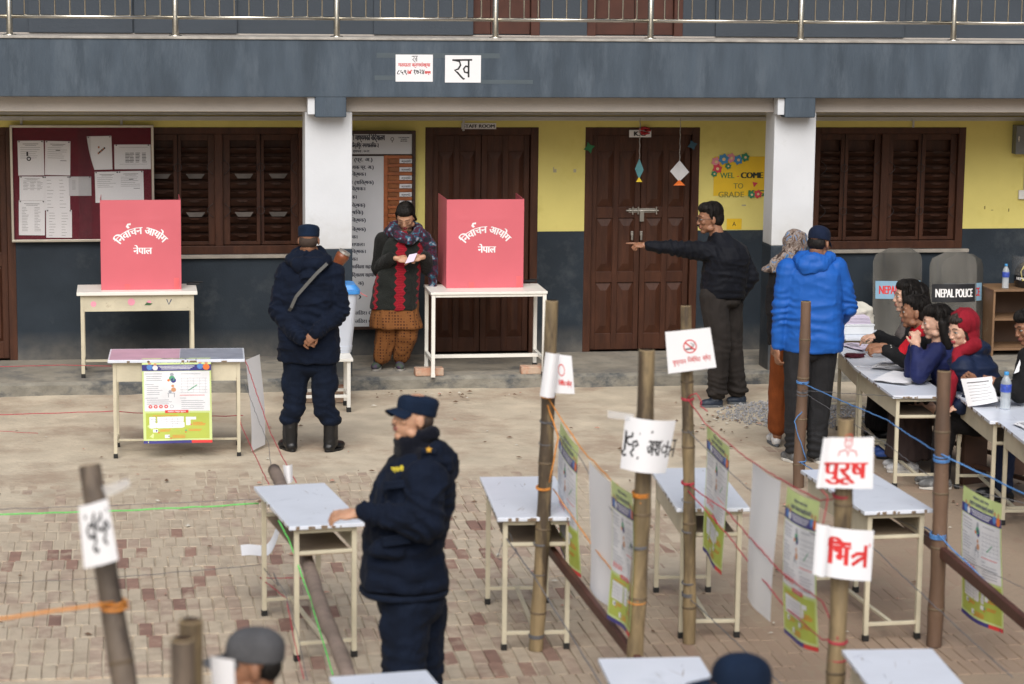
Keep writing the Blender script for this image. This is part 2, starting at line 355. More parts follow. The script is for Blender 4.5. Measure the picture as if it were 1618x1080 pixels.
# fascia with an uneven lime stained lip
FZ0, FZ1 = 2.545, 3.025
MB().box(XL, XR, YF - YW, YF - YW + .18, FZ0, FZ1).build('fascia', fascia_m, bld, bevel=.008)
MB().box(XL, XR, YF - YW - .012, YF - YW + .3, FZ1 + .001, FZ1 + .022).build('fascia_lip', mat('lip_cement', (.36, .34, .31), .85, var=.25, scale=8, bump=.5), bld, bevel=.004)
MB().box(XL, XR, YP - YW + .03, YP - YW + .26, 2.41, 2.88).build('beam', beam_m, bld, bevel=.006)
for (pa, pb, ba, bb) in ((482, 556.5, 498, 547.5), (1222.5, 1288, 1241, 1289)):
    x0, x1 = onY(pa, 250, YP).x, onY(pb, 250, YP).x
    pl = MB().box(x0, x1, YP - YW, YP - YW + .30, 1.235, 2.41).build('pillar', white_wall, bld, bevel=.008)
    MB().box(x0 - .003, x1 + .003, YP - YW - .003, YP - YW + .303, 0, 1.235).build('pillar_base', dado_m, pl, bevel=.008)
    
    b0, b1 = onY(ba, 170, YF).x, onY(bb, 170, YF).x
    MB().box(b0, b1, YF - YW + .004, YP - YW - .004, 2.375, FZ0 + .01).build('bracket', fascia_m, bld, bevel=.01)
    MB().box(b0 - .06, b0 - .002, YF - YW + .03, YP - YW - .002, 2.40, FZ0).build('bracket_side', white_wall, bld)
# conduit below the beam
MB().box(XL, XR, -.03, -.001, 2.262, 2.30).box(XL, XR, -.014, -.001, 2.31, 2.335).build('cable_trunking', pvc, bld, bevel=.003)
for px in (517, 730, 32, 190, 1440): X = wx(px, 190); bx('conduit_clip', pvc, bld, X, X + .02, -.036, -.03, 2.17 if px in (190, 32, 517, 730) else 2.2, 2.30)
# ---- doors
def panel_mesh(wd, ht):
    mb = MB(); i = min(.045, wd * .3)
    return mb.add([(0, 0, 0), (wd, 0, 0), (wd, 0, ht), (0, 0, ht), (i, -.018, i * 1.6), (wd - i, -.018, i * 1.6), (wd - i, -.018, ht - i * 1.6), (i, -.018, ht - i * 1.6)],
                  ((4, 5, 6, 7), (0, 1, 5, 4), (1, 2, 6, 5), (2, 3, 7, 6), (3, 0, 4, 7)))
def door(x0, x1, z0, z1, rows, fw=.07, y=.05):
    d = MB(); d.box(x0, x0 + fw, -.005, .12, z0, z1).box(x1 - fw, x1, -.005, .12, z0, z1).box(x0 + fw, x1 - fw, -.005, .12, z1 - fw, z1)
    o = d.build('door_frame', wood_m, bld, bevel=.004)
    xm = (x0 + x1) / 2
    for a, b in ((x0 + fw + .004, xm - .003), (xm + .003, x1 - fw - .004)):
        lf = MB(); st = .05; cw = (b - a - 3 * st) / 2
        lf.box(a, b, y + .02, y + .045, z0 + .01, z1 - fw - .004)
        for k in range(3): lf.box(a + k * (cw + st), a + k * (cw + st) + st, y, y + .02, z0 + .01, z1 - fw - .004)
        edges = [z0 + .01] + [q for r in rows for q in r] + [z1 - fw - .004]
        for i in range(0, len(edges), 2):
            for k in range(2): lf.box(a + st + k * (cw + st), a + st + k * (cw + st) + cw, y + .0005, y + .02, edges[i], edges[i + 1])
        leaf = lf.build('door_leaf', wood_m, bld, bevel=.003)
        for (q0, q1) in rows:
            for k in range(2):
                p = panel_mesh(cw - .012, q1 - q0 - .012).build('panel', wood_m, leaf); p.location = (a + st + .006 + k * (cw + st), y + .02, q0 + .006)
    return o
kx0, kx1 = op[3][0], op[3][1]
door(kx0, kx1, .12, 2.2, [(.28, .76), (.86, 1.36), (1.46, 1.98)])
door(op[2][0], op[2][1], .12, 2.2, [(.26, .86), (.98, 1.98)])
door(op[0][0], op[0][1], .12, 2.2, [(.28, .96), (1.08, 1.98)])
for x0, x1 in uo: 
    MB().box(x0, x0 + .08, -.005, .1, 3.03, 5.3).box(x1 - .08, x1, -.005, .1, 3.03, 5.3).build('upper_door_frame', mat('upper_door_wood', (.085, .03, .02), .5, var=.2), bld, bevel=.004)
    xm = (x0 + x1) / 2
    for a, b in ((x0 + .085, xm - .003), (xm + .003, x1 - .085)): bx('upper_door_leaf', mat('upper_door_wood', (.085, .03, .02)), bld, a, b, .04, .08, 3.04, 5.28)
# bolt and handles on the kindergarten door
bt = MB(); bxx = lambda px: wx(px, 333); zz = wz(333, 1015)
bt.tube([(bxx(991), .035, zz), (bxx(1042), .035, zz)], .007, 8).box(bxx(995), bxx(1040), .046, .05, zz - .02, zz + .02)
for px in (1001, 1009.5, 1038.5):
    bt.tube([(bxx(px), .03, zz - .035), (bxx(px), .03, zz + .035)], .006, 6); bt.lathe([(0, -.004), (.009, -.004), (.009, .004), (0, .004)], 8, (bxx(px), .028, zz + .03)); bt.lathe([(0, -.004), (.009, -.004), (.009, .004), (0, .004)], 8, (bxx(px), .028, zz - .03))
bt.box(bxx(1012), bxx(1018.5), .02, .045, zz - .10, zz)
bt.build('bolt', mat('worn_steel', (.42, .40, .36), .4, .9), bld, bevel=.001)
for px in (999.5, 1014): X = wx(px, 370); MB().box(X - .012, X + .012, .02, .05, wz(374), wz(367)).box(X - .009, X + .009, .012, .03, wz(381), wz(371)).build('handle', mat('worn_steel', (.42, .40, .36)), bld, bevel=.002)
# ---- windows with louvred wooden shutters and an iron grille
def lozenge(W):
    mb = MB(); h = W * .5
    mb.add([(-h, 0, .014), (h, 0, .014), (h, .034, -.034), (-h, .034, -.034), (-h, .012, .020), (h, .012, .020), (h, .046, -.028), (-h, .046, -.028)],
           ((0, 1, 2, 3), (4, 7, 6, 5), (0, 4, 5, 1), (3, 2, 6, 7), (0, 3, 7, 4), (1, 5, 6, 2)))
    c = W * .02
    mb.add([(c - W * .30, -.001, .012), (c - W * .16, -.008, .018), (c + W * .10, -.008, .018), (c + W * .22, -.001, .012), (c + W * .10, -.006, .0), (c - W * .16, -.006, .0), (c, .01, .008)],
           ((0, 1, 5), (1, 2, 4, 5), (2, 3, 4), (0, 6, 1), (1, 6, 2), (2, 6, 3), (3, 6, 4), (4, 6, 5), (5, 6, 0)))
    return mb
iron = mat('grille_iron', (.045, .035, .035), .5, .3)
def window(x0, x1, z0, z1, cols, mull, pitch, ztop, rings, gaps):
    fw = .07; o = MB()
    o.box(x0, x0 + fw, -.005, .1, z0, z1).box(x1 - fw, x1, -.005, .1, z0, z1).box(x0 + fw, x1 - fw, -.006, .1, z0, z0 + .075).box(x0 + fw, x1 - fw, -.006, .1, z1 - .06, z1)
    o.box(mull - .035, mull + .035, -.004, .1, z0 + .075, z1 - .06)
    win = o.build('window', wood_m, bld, bevel=.004)
    MB().box(x0 - .06, x1 + .06, -.05, .0, z0 - .035, z0 - .002).build('sill', mat('sill_cement', (.34, .31, .27), .85, var=.2, bump=.4), win, bevel=.006)
    sh = MB(); lows = z0 + .1
    sh.box(x0 + fw, x1 - fw, .13, .14, z0 + .05, z1 - .05)
    xs_ = [x0 + fw] + [q for c in cols for q in c] + [x1 - fw]
    for i in range(0, len(xs_), 2): 
        a, b = xs_[i], xs_[i + 1]
        if b > a: sh.box(a, b, .045, .085, z0 + .08, z1 - .065)
    for a, b in cols: sh.box(a, b, .046, .084, z0 + .08, lows + .01).box(a, b, .046, .084, z1 - .12, z1 - .065)
    sh.build('shutter', wood_m, win, bevel=.002)
    pr = {}
    for a, b in cols:
        W = round(b - a - .004, 3); z = lows + .05; n = 0
        while z < ztop:
            if W not in pr: s = pr[W] = lozenge(W).build('slat', slat_m, win)
            else: s = pr[W].copy(); COL.objects.link(s); s.parent = win
            s.location = ((a + b) / 2, .045, z)
            s.rotation_euler = (random.uniform(-.12, .06), random.uniform(-.004, .004), 0)
            z += pitch; n += 1
        for gz_ in gaps:
            if (a, b) != cols[0] or True: MB().add([((a + b) / 2 - .08, .028, gz_ + .02), ((a + b) / 2 + .09, .028, gz_ + .02), ((a + b) / 2 + .06, .028, gz_ - .022), ((a + b) / 2 - .05, .028, gz_ - .022), ((a + b) / 2, .034, gz_)], ((0, 1, 4), (1, 2, 4), (2, 3, 4), (3, 0, 4), (3, 2, 1, 0))).build('light_gap', mat('painted_gap_light', (.11, .095, .085), .7, var=.3), win)  # pale plates painted in for light showing through the slat gaps
    g = MB()
    for (rx, rz) in rings: g.tube([(rx + .035 * math.cos(t * .3927), .012, rz + .035 * math.sin(t * .3927)) for t in range(16)], .0035, 5, closed=True)
    for rz in sorted(set(r[1] for r in rings)):
        for (ex, sg) in ((x0 + fw, 1), (mull - .035, -1), (mull + .035, 1), (x1 - fw, -1)):
            for up_ in (-1, 1): g.tube([(ex + sg * (.012 + .055 * math.sin(t * .26)), .012, rz + up_ * .065 * (1 - t / 6)) for t in range(7)], .0032, 5)
    for i in range(len(rings)):
        g.tube([(rings[i][0], .014, z0 + .08), (rings[i][0], .014, z1 - .06)], .004, 5)
    g.build('grille', iron, win, smooth=True)
c1 = [(wx(a, 330), wx(b, 330)) for a, b in ((234, 275), (287, 329.5), (364, 406), (418, 460))]
rz1, rz2 = wz(264, 412), wz(332, 412)
window(op[1][0], op[1][1], 1.06, 2.2, c1, wx(346, 330), .0785, 2.0, [(wx(281, 264), rz1), (wx(412, 264), rz1), (wx(281, 264), rz2), (wx(412, 264), rz2)], [wz(278, 412), wz(338.5, 412)])
c2 = [(wx(a, 330), wx(b, 330)) for a, b in ((1289, 1328), (1340, 1381), (1411, 1450), (1462, 1501))]
rz1, rz2 = wz(265, 1456), wz(333, 1456)
window(op[4][0], op[4][1], 1.06, 2.2, c2, wx(1396, 330), .0745, 1.98, [(wx(1335, 264), rz1), (wx(1456, 264), rz1), (wx(1335, 264), rz2), (wx(1456, 264), rz2)], [])
# paint scrapes and nail holes on the walls
sc_ = MB()
for px, py, w_, h_ in ((874, 272, .03, .03), (906, 272, .025, .03), (874, 267, .008, .02), (1555, 330, .01, .03), (1566, 332, .02, .006), (1593, 334, .008, .03), (935, 212, .008, .02), (963, 212, .006, .02), (1040, 212, .01, .02), (1095, 248, .014, .02), (1172, 325, .04, .012)):
    X, Z = wx(px, py), wz(py, px); yy = -.0035; sc_.box(X, X + w_, yy, yy + .003, Z, Z + h_, 0 if px < 1500 else 1)
sc_.build('tape_remnant', [mat('old_tape', (.42, .38, .25), .6), mat('scratch', (.25, .2, .06), .8)], bld)
# ---- balcony railing
rl = thing('balcony_railing', 'stainless steel railing along the edge of the upper balcony', 'railing', (0, YF + .16, FZ1 + .02))
posts = [onY(px, 40, YF + .16).x for px in (-240, 15, 277, 532, 783, 1028, 1265.5, 1507, 1740)]
pp = MB().lathe([(.027, 0), (.027, 1.02), (0, 1.03)], 14).lathe([(.055, 0), (.055, .006), (.03, .012)], 16).build('post', steel, rl, smooth=True)
pp.location = (posts[0], 0, 0)
for X in posts[1:]: q = pp.copy(); COL.objects.link(q); q.parent = rl; q.location = (X, 0, 0)
RB = onY(800, 34, YF + .16).z - FZ1 - .02
RB = .155
for a, b in zip(posts, posts[1:]): MB().tube([(a + .02, 0, RB), (b - .02, 0, RB)], .0165, 10).build('lower_rail', steel, rl, smooth=True)
MB().tube([(posts[0] - .3, 0, 1.03), (posts[-1] + .3, 0, 1.03)], .025, 12).build('handrail', steel, rl, smooth=True)
bl = MB().lathe([(.0075, 0), (.0075, .87)], 8).build('baluster', steel, rl, smooth=True); first = True
for a, b in zip(posts, posts[1:]):
    for k in range(1, 11):
        X = a + (b - a) * k / 11
        if first: q = bl; first = False
        else: q = bl.copy(); COL.objects.link(q); q.parent = rl
        q.location = (X, 0, RB + .015)
# ---- things fixed on the wall at the right
def fixed(name, label, cat, px, py, Y=YW - .002): p = onY(px, py, Y); return thing(name, label, cat, (p.x, p.y, p.z))
fb = fixed('fuse_box', 'grey metal fuse box on the yellow wall at the right edge', 'fuse box', 1598, 242)
bx('case', mat('grey_enamel', (.16, .17, .17), .5), fb, 0, .32, -.11, 0, 0, .27, .006); bx('latch', steel, fb, .02, .03, -.116, -.11, .12, .17)
sw = fixed('light_switch', 'white light switch below the grey fuse box', 'switch', 1608, 314)
bx('plate', mat('switch_plastic', (.72, .72, .7), .4), sw, 0, .12, -.03, 0, 0, .085, .004); bx('rocker', mat('switch_plastic', (.72, .72, .7)), sw, .035, .06, -.036, -.03, .025, .06); bx('conduit', pvc, sw, .05, .07, -.02, 0, .087, .34)
# ================================================================== SIGNS AND BOARDS
paper_m = mat('paper_white', (.78, .78, .80), .7, var=.02, scale=3, bump=.05, bscale=20)
paper_b = mat('paper_grey', (.55, .55, .57), .7, var=.03)
ink = mat('black_ink', (.012, .012, .014), .6); ink_g = mat('grey_ink', (.16, .16, .17), .7); ink_r = mat('red_ink', (.62, .03, .03), .6)
PM = [paper_m, ink, ink_g, ink_r]
def flat(u, v, l): return (u, -l, v)
def grid_sheet(mapf, W, H, nu=8, nv=8, th=0.0):
    mb = MB(); patch(mb, mapf, 0, 0, W, H, 0, 0, nu, nv); return mb
def wallsheet(name, label, cat, px0, py0, px1, py1, Y, group=None, m=None, th=.002, tilt=0):
    a = onY(px0, py1, Y); b = onY(px1, py0, Y); W = b.x - a.x; H = b.z - a.z
    t = thing(name, label, cat, (a.x, Y, a.z), 0, group); t.rotation_euler = (0, tilt, 0)
    MB().box(0, W, -th, 0, 0, H).build('sheet', m or paper_m, t); return t, W, H, (lambda u, v, l: (u, -th - l, v))
KHA = [[(0, 1), (1.15, 1.02)], [(.12, 1.0), (.42, .93), (.48, .72), (.36, .50), (.14, .42), (.30, .30), (.52, .05), (.66, -.08), (.72, -.04)],
       [(.95, 1.0), (.95, .02)], [(.95, .62), (.78, .66), (.66, .50), (.72, .32), (.88, .28), (.96, .38)]]
t, W, H, mf = wallsheet('notice', 'white notice with one large handwritten black letter on the grey balcony front', 'notice', 703, 87, 760, 130, YF - .002)
mb = MB(); strokes(mb, KHA, mf, W * .20, H * .18, H * .64, .10); mb.build('lettering', ink, t)
t, W, H, mf = wallsheet('notice', 'smaller printed notice in red and black, left of the large letter notice', 'notice', 625, 86, 684, 128.5, YF - .002)
mb = MB(); words(mb, 'मतदाता क्रमसंख्या', mf, W / 2, H * .56, .03, 1, width=W * .86, bold=.05)
strokes(mb, KHA, mf, W * .43, H * .74, H * .2, .10, 0)
words(mb, '८५९', mf, W * .17, H * .27, .04, 0, width=W * .26, bold=.03); words(mb, 'देखि', mf, W * .38, H * .29, .026, 1, width=W * .13, bold=.08)
words(mb, '१७२४', mf, W * .63, H * .28, .042, 0, width=W * .28, bold=.03); words(mb, 'सम्म', mf, W * .86, H * .29, .026, 1, width=W * .16, bold=.08)
mb.build('lettering', [ink, ink_r], t)
tp = MB(); tm = mat('old_tape_grey', (.075, .098, .115), .4, var=.1)
for a, b, c, d in ((595, 84, 790, 91), (592, 119, 628, 126), (756, 126, 842, 132)):
    p, q = onY(a, d, YF - .001), onY(b if 0 else c, b, YF - .001); tp.box(p.x, q.x, YF - .0012, YF - .0004, p.z, q.z)
tag(tp.build('tape_strip', tm), 'strips of dull tape behind the two notices on the balcony front', 'tape')
t, W, H, mf = wallsheet('door_sign', 'white STAFF ROOM sign above the middle brown door', 'sign', 729, 194, 784, 203.5, YW - .008)
mb = MB(); words(mb, 'STAFF ROOM', mf, W / 2, H * .22, H * .56, 0, width=W * .9, bold=.07); mb.build('lettering', ink, t)
t, W, H, mf = wallsheet('door_sign', 'white K.G sign above the double door with the kites', 'sign', 994, 205, 1029, 216.5, YW - .008)
mb = MB(); words(mb, 'K.G', mf, W * .48, H * .2, H * .62, 0, width=W * .5, bold=.1); mb.build('lettering', ink, t)
# paper ornaments on and above the kindergarten door
def star(cx, cz, r, n, inner, y0, y1, mi=0, mb=None, a0=0.3):
    mb = mb or MB(); return mb.prism([(cx + (r if k % 2 == 0 else r * inner) * math.cos(a0 + math.pi * k / n), cz + (r if k % 2 == 0 else r * inner) * math.sin(a0 + math.pi * k / n)) for k in range(2 * n)], y0, y1, mi)
def orn(name, label, cat, px, py): p = onY(px, py, YW - .012); return thing(name, label, cat, (p.x, p.y, p.z))
t = orn('paper_star', 'green paper star stuck on the upper left of the kindergarten door frame', 'paper star', 931, 233); star(0, 0, .055, 4, .5, -.006, 0).build('star', mat('green_paper', (.02, .16, .06), .7), t)
t = orn('paper_star', 'dark blue paper star stuck on the upper right of the kindergarten door frame', 'paper star', 1094, 229); star(0, 0, .05, 4, .55, -.006, 0).build('star', mat('navy_paper', (.03, .09, .14), .7), t)
t = orn('paper_flower', 'red crumpled paper flower half covering the K.G sign', 'paper flower', 1018, 206)
mbf = MB()
for k in range(7): a = k * .9; mbf.lathe([(0, -.01), (.028, -.004), (.03, .006), (0, .012)], 8, (.03 * math.cos(a), -.02, .03 * math.sin(a)))
mbf.build('petals', mat('red_paper', (.42, .02, .03), .6), t, smooth=True)
def kite(label, px0, px1, py0, py1, c, tail_c, py2, fold):
    a = onY(px0, py1, YW - .35); b = onY(px1, py0, YW - .35); W = b.x - a.x; H = b.z - a.z; cx = (a.x + b.x) / 2
    t = thing('paper_kite', label, 'kite', (cx, YW - .35, a.z)); y = -.012
    MB().add([(0, 0, H), (-W / 2, y * fold, H * .5), (0, 0, 0), (W / 2, y, H * .46), (0, .004, H), (-W / 2, y * fold + .004, H * .5), (0, .004, 0), (W / 2, y + .004, H * .46), (0, -.004, H * .5), (0, .0, H * .5)],
             ((0, 1, 8), (1, 2, 8), (2, 3, 8), (3, 0, 8), (4, 9, 5), (5, 9, 6), (6, 9, 7), (7, 9, 4))).build('sail', c, t)
    dz = onY(px0, py2, YW - .35).z - a.z
    MB().add([(0, -.003, .02), (-.055 if fold else -.03, -.006, dz), (.055 if fold else .03, -.006, dz), (0, -.001, dz * .5)], ((0, 1, 3), (0, 3, 2), (1, 2, 3))).build('tail', tail_c, t)
    top = onY((px0 + px1) / 2, 186, YW - .35).z - a.z; pts = [(.003 * math.sin(k * 2.1), 0, H + (top - H) * k / 12) for k in range(13)]
    MB().tube(pts, .004, 5).build('string', mat('tinsel', (.35, .34, .33), .4, .3, var=.4, scale=60), t)
    return t
kite('narrow teal paper kite hanging before the kindergarten door', 1003, 1017, 250, 283, mat('teal_paper', (.08, .25, .28), .6), mat('yellow_tail', (.75, .55, .03), .6), 287, 0)
kite('white square paper kite with an orange tail hanging before the door', 1058, 1089, 253, 287, mat('white_kite', (.62, .62, .64), .6), mat('orange_tail', (.85, .18, .02), .6), 292.5, 1)
# welcome poster
wp = onY(1127, 309, YW - .002); t = thing('welcome_poster', 'yellow WEL-COME TO GRADE K.G poster with paper flowers on the yellow wall', 'poster', (wp.x, YW - .002, wp.z))
S = onY(1210, 309, YW).x - wp.x; HH = onY(1127, 247, YW).z - wp.z
bx('card', mat('yellow_card', (.80, .52, .02), .6, var=.08), t, 0, S + .25, -.003, 0, 0, HH, .0)
mb = MB(); f2 = lambda u, v, l: (u, -.0035 - l, v); k = S / 83
words(mb, 'WEL', f2, 21 * k, HH - 33 * k, .052, 0, width=22 * k, bold=.03); words(mb, '-', f2, 38 * k, HH - 33 * k, .05, 2); words(mb, 'COME', f2, 60 * k, HH - 33 * k, .054, 1, width=34 * k, bold=.1)
words(mb, 'TO', f2, 39 * k, HH - 49 * k, .05, 3, width=15 * k, bold=.03); words(mb, 'GRADE', f2, 28 * k, HH - 64 * k + .01, .052, 3, width=40 * k, bold=.03); words(mb, 'K.G', f2, 68 * k, HH - 61 * k, .058, 0, width=24 * k, bold=.12)
mb.build('lettering', [mat('green_marker', (.05, .20, .06)), mat('black_marker', (.02, .03, .02)), ink_r, mat('olive_marker', (.25, .22, .04))], t)
fl = MB(); fm = [mat('pink_paper', (.75, .28, .33), .7), mat('blue_paper', (.06, .25, .50), .7), mat('red_flower', (.60, .05, .08), .7), mat('leaf_paper', (.03, .22, .12), .7), mat('flower_heart', (.75, .55, .3), .7)]
for px, py, r, mi in ((1131, 255, 8, 0), (1143, 251, 9, 1), (1155, 249, 8, 0), (1166, 252, 8, 1), (1133, 266, 8, 2), (1197, 306, 7, 2), (1150, 262, 5, 3), (1177, 248, 7, 3), (1128, 274, 5, 3), (1187, 307, 6, 3)):
    p = onY(px, py, YW); star(p.x - wp.x, p.z - wp.z, r * k, 6, .72, -.012 - .002 * mi, -.004, mi, fl); star(p.x - wp.x, p.z - wp.z, r * k * .3, 5, .9, -.024, -.012, 4, fl)
star(68 * k - .02, HH - 42 * k, .03, 3, .5, -.008, -.004, 2, fl)
fl.build('paper_flower', fm, t)
t, W, H, mf = wallsheet('yellow_card', 'small torn yellow card low on the wall behind the pointing man', 'card', 1148, 345, 1172, 362, YW - .002, m=mat('yellow_card', (.80, .52, .02)))
mb = MB(); words(mb, 'A', mf, W * .5, H * .3, H * .4, 0); mb.build('lettering', ink, t)
# notice board
YB = YW - .05
a = onY(19, 382, YB); b = onY(242.5, 197, YB); nbW, nbH = b.x - a.x, b.z - a.z
nb = thing('notice_board', 'glazed maroon notice board with a pale metal frame on the grey wall', 'notice board', (a.x, YB, a.z))
alu = mat('aluminium', (.50, .47, .40), .4, .7, var=.1)
fr = MB(); q = .022
fr.box(0, nbW, -.03, .02, 0, q).box(0, nbW, -.03, .02, nbH - q, nbH).box(0, q, -.03, .02, q, nbH - q).box(nbW - q, nbW, -.03, .02, q, nbH - q); fr.build('frame', alu, nb, bevel=.003)
bx('felt', mat('maroon_felt', (.12, .008, .018), .95, var=.15, scale=30), nb, q, nbW - q, 0, .02, q, nbH - q, 0)
gl = mat('board_glass', (.1, .1, .11), .05, alpha=.05, spec=.3)
bx('glass_pane', gl, nb, q, nbW * .56, -.022, -.019, q, nbH - q, 0); bx('glass_pane', gl, nb, nbW * .47, nbW - q, -.016, -.013, q, nbH - q, 0)
sheets = [(29, 222, 69, 277, 'seal', 'letter with a dark ribbon seal drawing, top left on the notice board'), (71, 222, 110, 276, 'letter', 'letter with a short bold heading, right of the seal letter on the notice board'),
          (31, 278, 70, 316, 'table', 'sheet with a small three column table under the seal letter'), (30, 316, 70, 371, 'list', 'long list sheet at the lower left of the notice board'),
          (70, 278, 110, 332, 'rows', 'sheet with widely spaced rows, middle of the left group of papers'), (73, 331, 113, 375, 'rows', 'lowest sheet of the second column on the notice board'),
          (109, 278.5, 144, 309, 'half', 'small folded sheet pinned right of the spaced rows sheet'), (139, 215, 177, 268, 'photo', 'curling sheet with a small colour picture at the top of the notice board'),
          (181, 228, 238, 267, 'grid', 'landscape sheet with a dark timetable grid at the upper right of the board'), (151, 271, 188, 320, 'letter2', 'letter with a faint table in the right group of papers'),
          (188, 270, 227, 318, 'letter', 'letter with a bold double heading, far right beside the booth')]
for i, (x0, y0, x1, y1, kind, lab) in enumerate(sheets):
    p = onY(x0, y1, YB); r_ = onY(x1, y0, YB); Wd, Hd = r_.x - p.x, r_.z - p.z; yy = YB - .001 - .0022 * (i % 4)
    o = thing('pinned_paper', lab, 'paper', (p.x, yy, p.z), 0, 'papers pinned on the notice board'); o.rotation_euler = (0, random.uniform(-.025, .025), 0)
    def mf(u, v, l, Wd=Wd, Hd=Hd, kind=kind):
        c = .0
        if kind == 'photo': c = .05 * max(0, (.45 - u / Wd) ) ** 2 * 4 * (1 - v / Hd * .6); u = u + c * 1.4 * (1 - v / Hd)
        return (u, -l - c * .12 - .0008 * math.sin(v * 30), v)
    grid_sheet(mf, Wd, Hd, 6, 6).build('sheet', paper_b if kind == 'half' else paper_m, o)
    m_ = MB(); rnd = random.Random(i)
    if kind in ('letter', 'seal', 'letter2', 'list', 'table'):
        patch(m_, mf, Wd * .2, Hd * .90, Wd * .8, Hd * .915, 0, .0007); patch(m_, mf, Wd * .28, Hd * .86, Wd * .72, Hd * .872, 0, .0007)
    if kind == 'letter': patch(m_, mf, Wd * .42, Hd * .72, Wd * .6, Hd * .74, 1, .0007); patch(m_, mf, Wd * .6, Hd * .42, Wd * .85, Hd * .435, 1, .0007)
    if kind == 'seal': disc(m_, mf, Wd * .42, Hd * .48, .02, 1, .0007, 12, .010); patch(m_, mf, Wd * .33, Hd * .56, Wd * .40, Hd * .68, 1, .0007)
    if kind == 'photo':
        for q_ in range(7): u = Wd * (.42 + .05 * q_ % .28); v = Hd * (.5 + .03 * q_); patch(m_, mf, u, v - .012, u + .014, v + .006, 1 if q_ % 2 else 3, .0007)
    if kind == 'grid':
        for rr in range(7):
            for cc in (.3, .42, .58, .76): patch(m_, mf, Wd * cc, Hd * (.28 + rr * .06), Wd * (cc + .1 + .03 * rnd.random()), Hd * (.305 + rr * .06), 1 if rnd.random() > .4 else 0, .0007)
        for f_ in (.2, .88): patch(m_, mf, Wd * .14, Hd * f_, Wd * .92, Hd * (f_ + .008), 0, .0007)
    n = {'list': 16, 'rows': 9, 'table': 7, 'half': 9}.get(kind, 6)
    for q_ in range(n):
        v = Hd * (.80 - q_ * .045 * (16 / max(n, 12)))
        if v < .06 * Hd: break
        if kind == 'rows': v = Hd * (.88 - q_ * .1)
        if kind in ('grid', 'photo'): break
        if kind == 'half' : patch(m_, mf, Wd * .15, v, Wd * .3, v + .002, 0, .0007); continue
        if kind in ('table', 'list', 'rows'):
            for c0 in ((.15, .42, .7) if kind == 'table' else (.12, .6)): patch(m_, mf, Wd * c0, v, Wd * (c0 + .12 + .14 * rnd.random()), v + .0028, 0, .0007)
        else: patch(m_, mf, Wd * .1, v, Wd * (.6 + .32 * rnd.random()), v + .0025, 0, .0007)
    m_.build('print', [ink_g, ink, ink_r, mat('brown_print', (.35, .12, .05))], o)
    pn = MB()
    for u in (.06, .94): pn.lathe([(0, -.004), (.006, -.004), (.006, .004), (0, .004)], 8, (Wd * u, -.006, Hd * .975))
    pn.build('pin', ink, o)
# honour board with name rack
YH = YW - .06
a = onY(500, 521, YH); b = onY(656.5, 206, YH)
hb = thing('staff_board', 'tall white staff name board with a wooden name plate rack behind the woman', 'board', (a.x, YH, a.z)); W, H = b.x - a.x, b.z - a.z
P = lambda px, py: (onY(px, py, YH).x - a.x, onY(px, py, YH).z - a.z)
fr = MB(); fr.box(0, W, .0, .03, 0, H); fr.box(W - .035, W, -.03, 0, 0, H).box(0, W - .035, -.03, 0, H - .03, H).box(0, W - .035, -.03, 0, 0, .03); fr.build('frame', wood_dark, hb, bevel=.003)
whb = mat('enamel_board', (.60, .62, .65), .45, var=.03)
x0, z0 = P(505, 243); x1, z1 = P(651.5, 210); bx('header', whb, hb, x0, x1, -.02, -.002, z0, z1)
lx0, lz0 = P(505, 517); lx1, lz1 = P(606, 246); bx('name_list', whb, hb, lx0, lx1, -.022, -.002, lz0, lz1)
rack = mat('rack_wood', (.34, .10, .03), .4, var=.25, scale=8, stretch=(1, 1, 3)); rack2 = mat('plate_wood', (.26, .085, .02), .45, var=.3, scale=9)
rx0, rz1 = P(606, 244.5); rx1, rz0 = P(652, 400); bx('rack_back', rack2, hb, rx0 + .001, rx1, -.012, -.002, lz0, rz1); bx('rack_stile', rack, hb, rx0, rx0 + .035, -.032, -.012, lz0, rz1)
z = rz1 - .03; i = 0
while z > lz0:
    bx('rack_rail', rack, hb, rx0 + .037, rx1, -.03, -.012, z, z + .026, .002)
    bx('name_plate', rack2, hb, rx0 + .05, rx0 + .12, -.022, -.012, z - .042, z - .004, .001)
    if i < 6:
        pl = bx('label_plate', mat('label_white', (.66, .66, .68), .5), hb, rx1 - .125, rx1 - .01, -.026, -.012, z - .042, z - .004, 0)
        mb = MB(); words(mb, 'अनुपस्थित', lambda u, v, l: (u, -.0265 - l, v), rx1 - .067, z - .034, .018, 0, width=.085, bold=.05); mb.build('lettering', ink_g, pl)
    z -= .0755; i += 1
mb = MB(); mh = lambda u, v, l: (u, -.0205 - l, v); ml = lambda u, v, l: (u, -.0225 - l, v)
for body, px, py, wpx, hh in (('ी माध्यमकि विद्यालय', 582, 221, 52, .05), ('कीर्तिपुर नगरपालिका-३', 576, 232, 44, .038), ('स्थापना : २०२१', 570, 240, 26, .022)):
    u, v = P(px, py); words(mb, body, mh, u, v, hh, 0, width=wpx / 177, bold=.05)
u, v = P(643, 219)
for q, s_ in enumerate(('COLLABORATIVE', 'SCHOOLS', 'NETWORK')): words(mb, s_, mh, u - .03, v + .008 - q * .016, .010, 0, width=(.10, .055, .06)[q], bold=.08, align='c')
disc(mb, mh, u - .135, v, .017, 1, .0007, 12, .010); patch(mb, mh, u - .14, v - .03, u - .13, v - .018, 1, .0007)
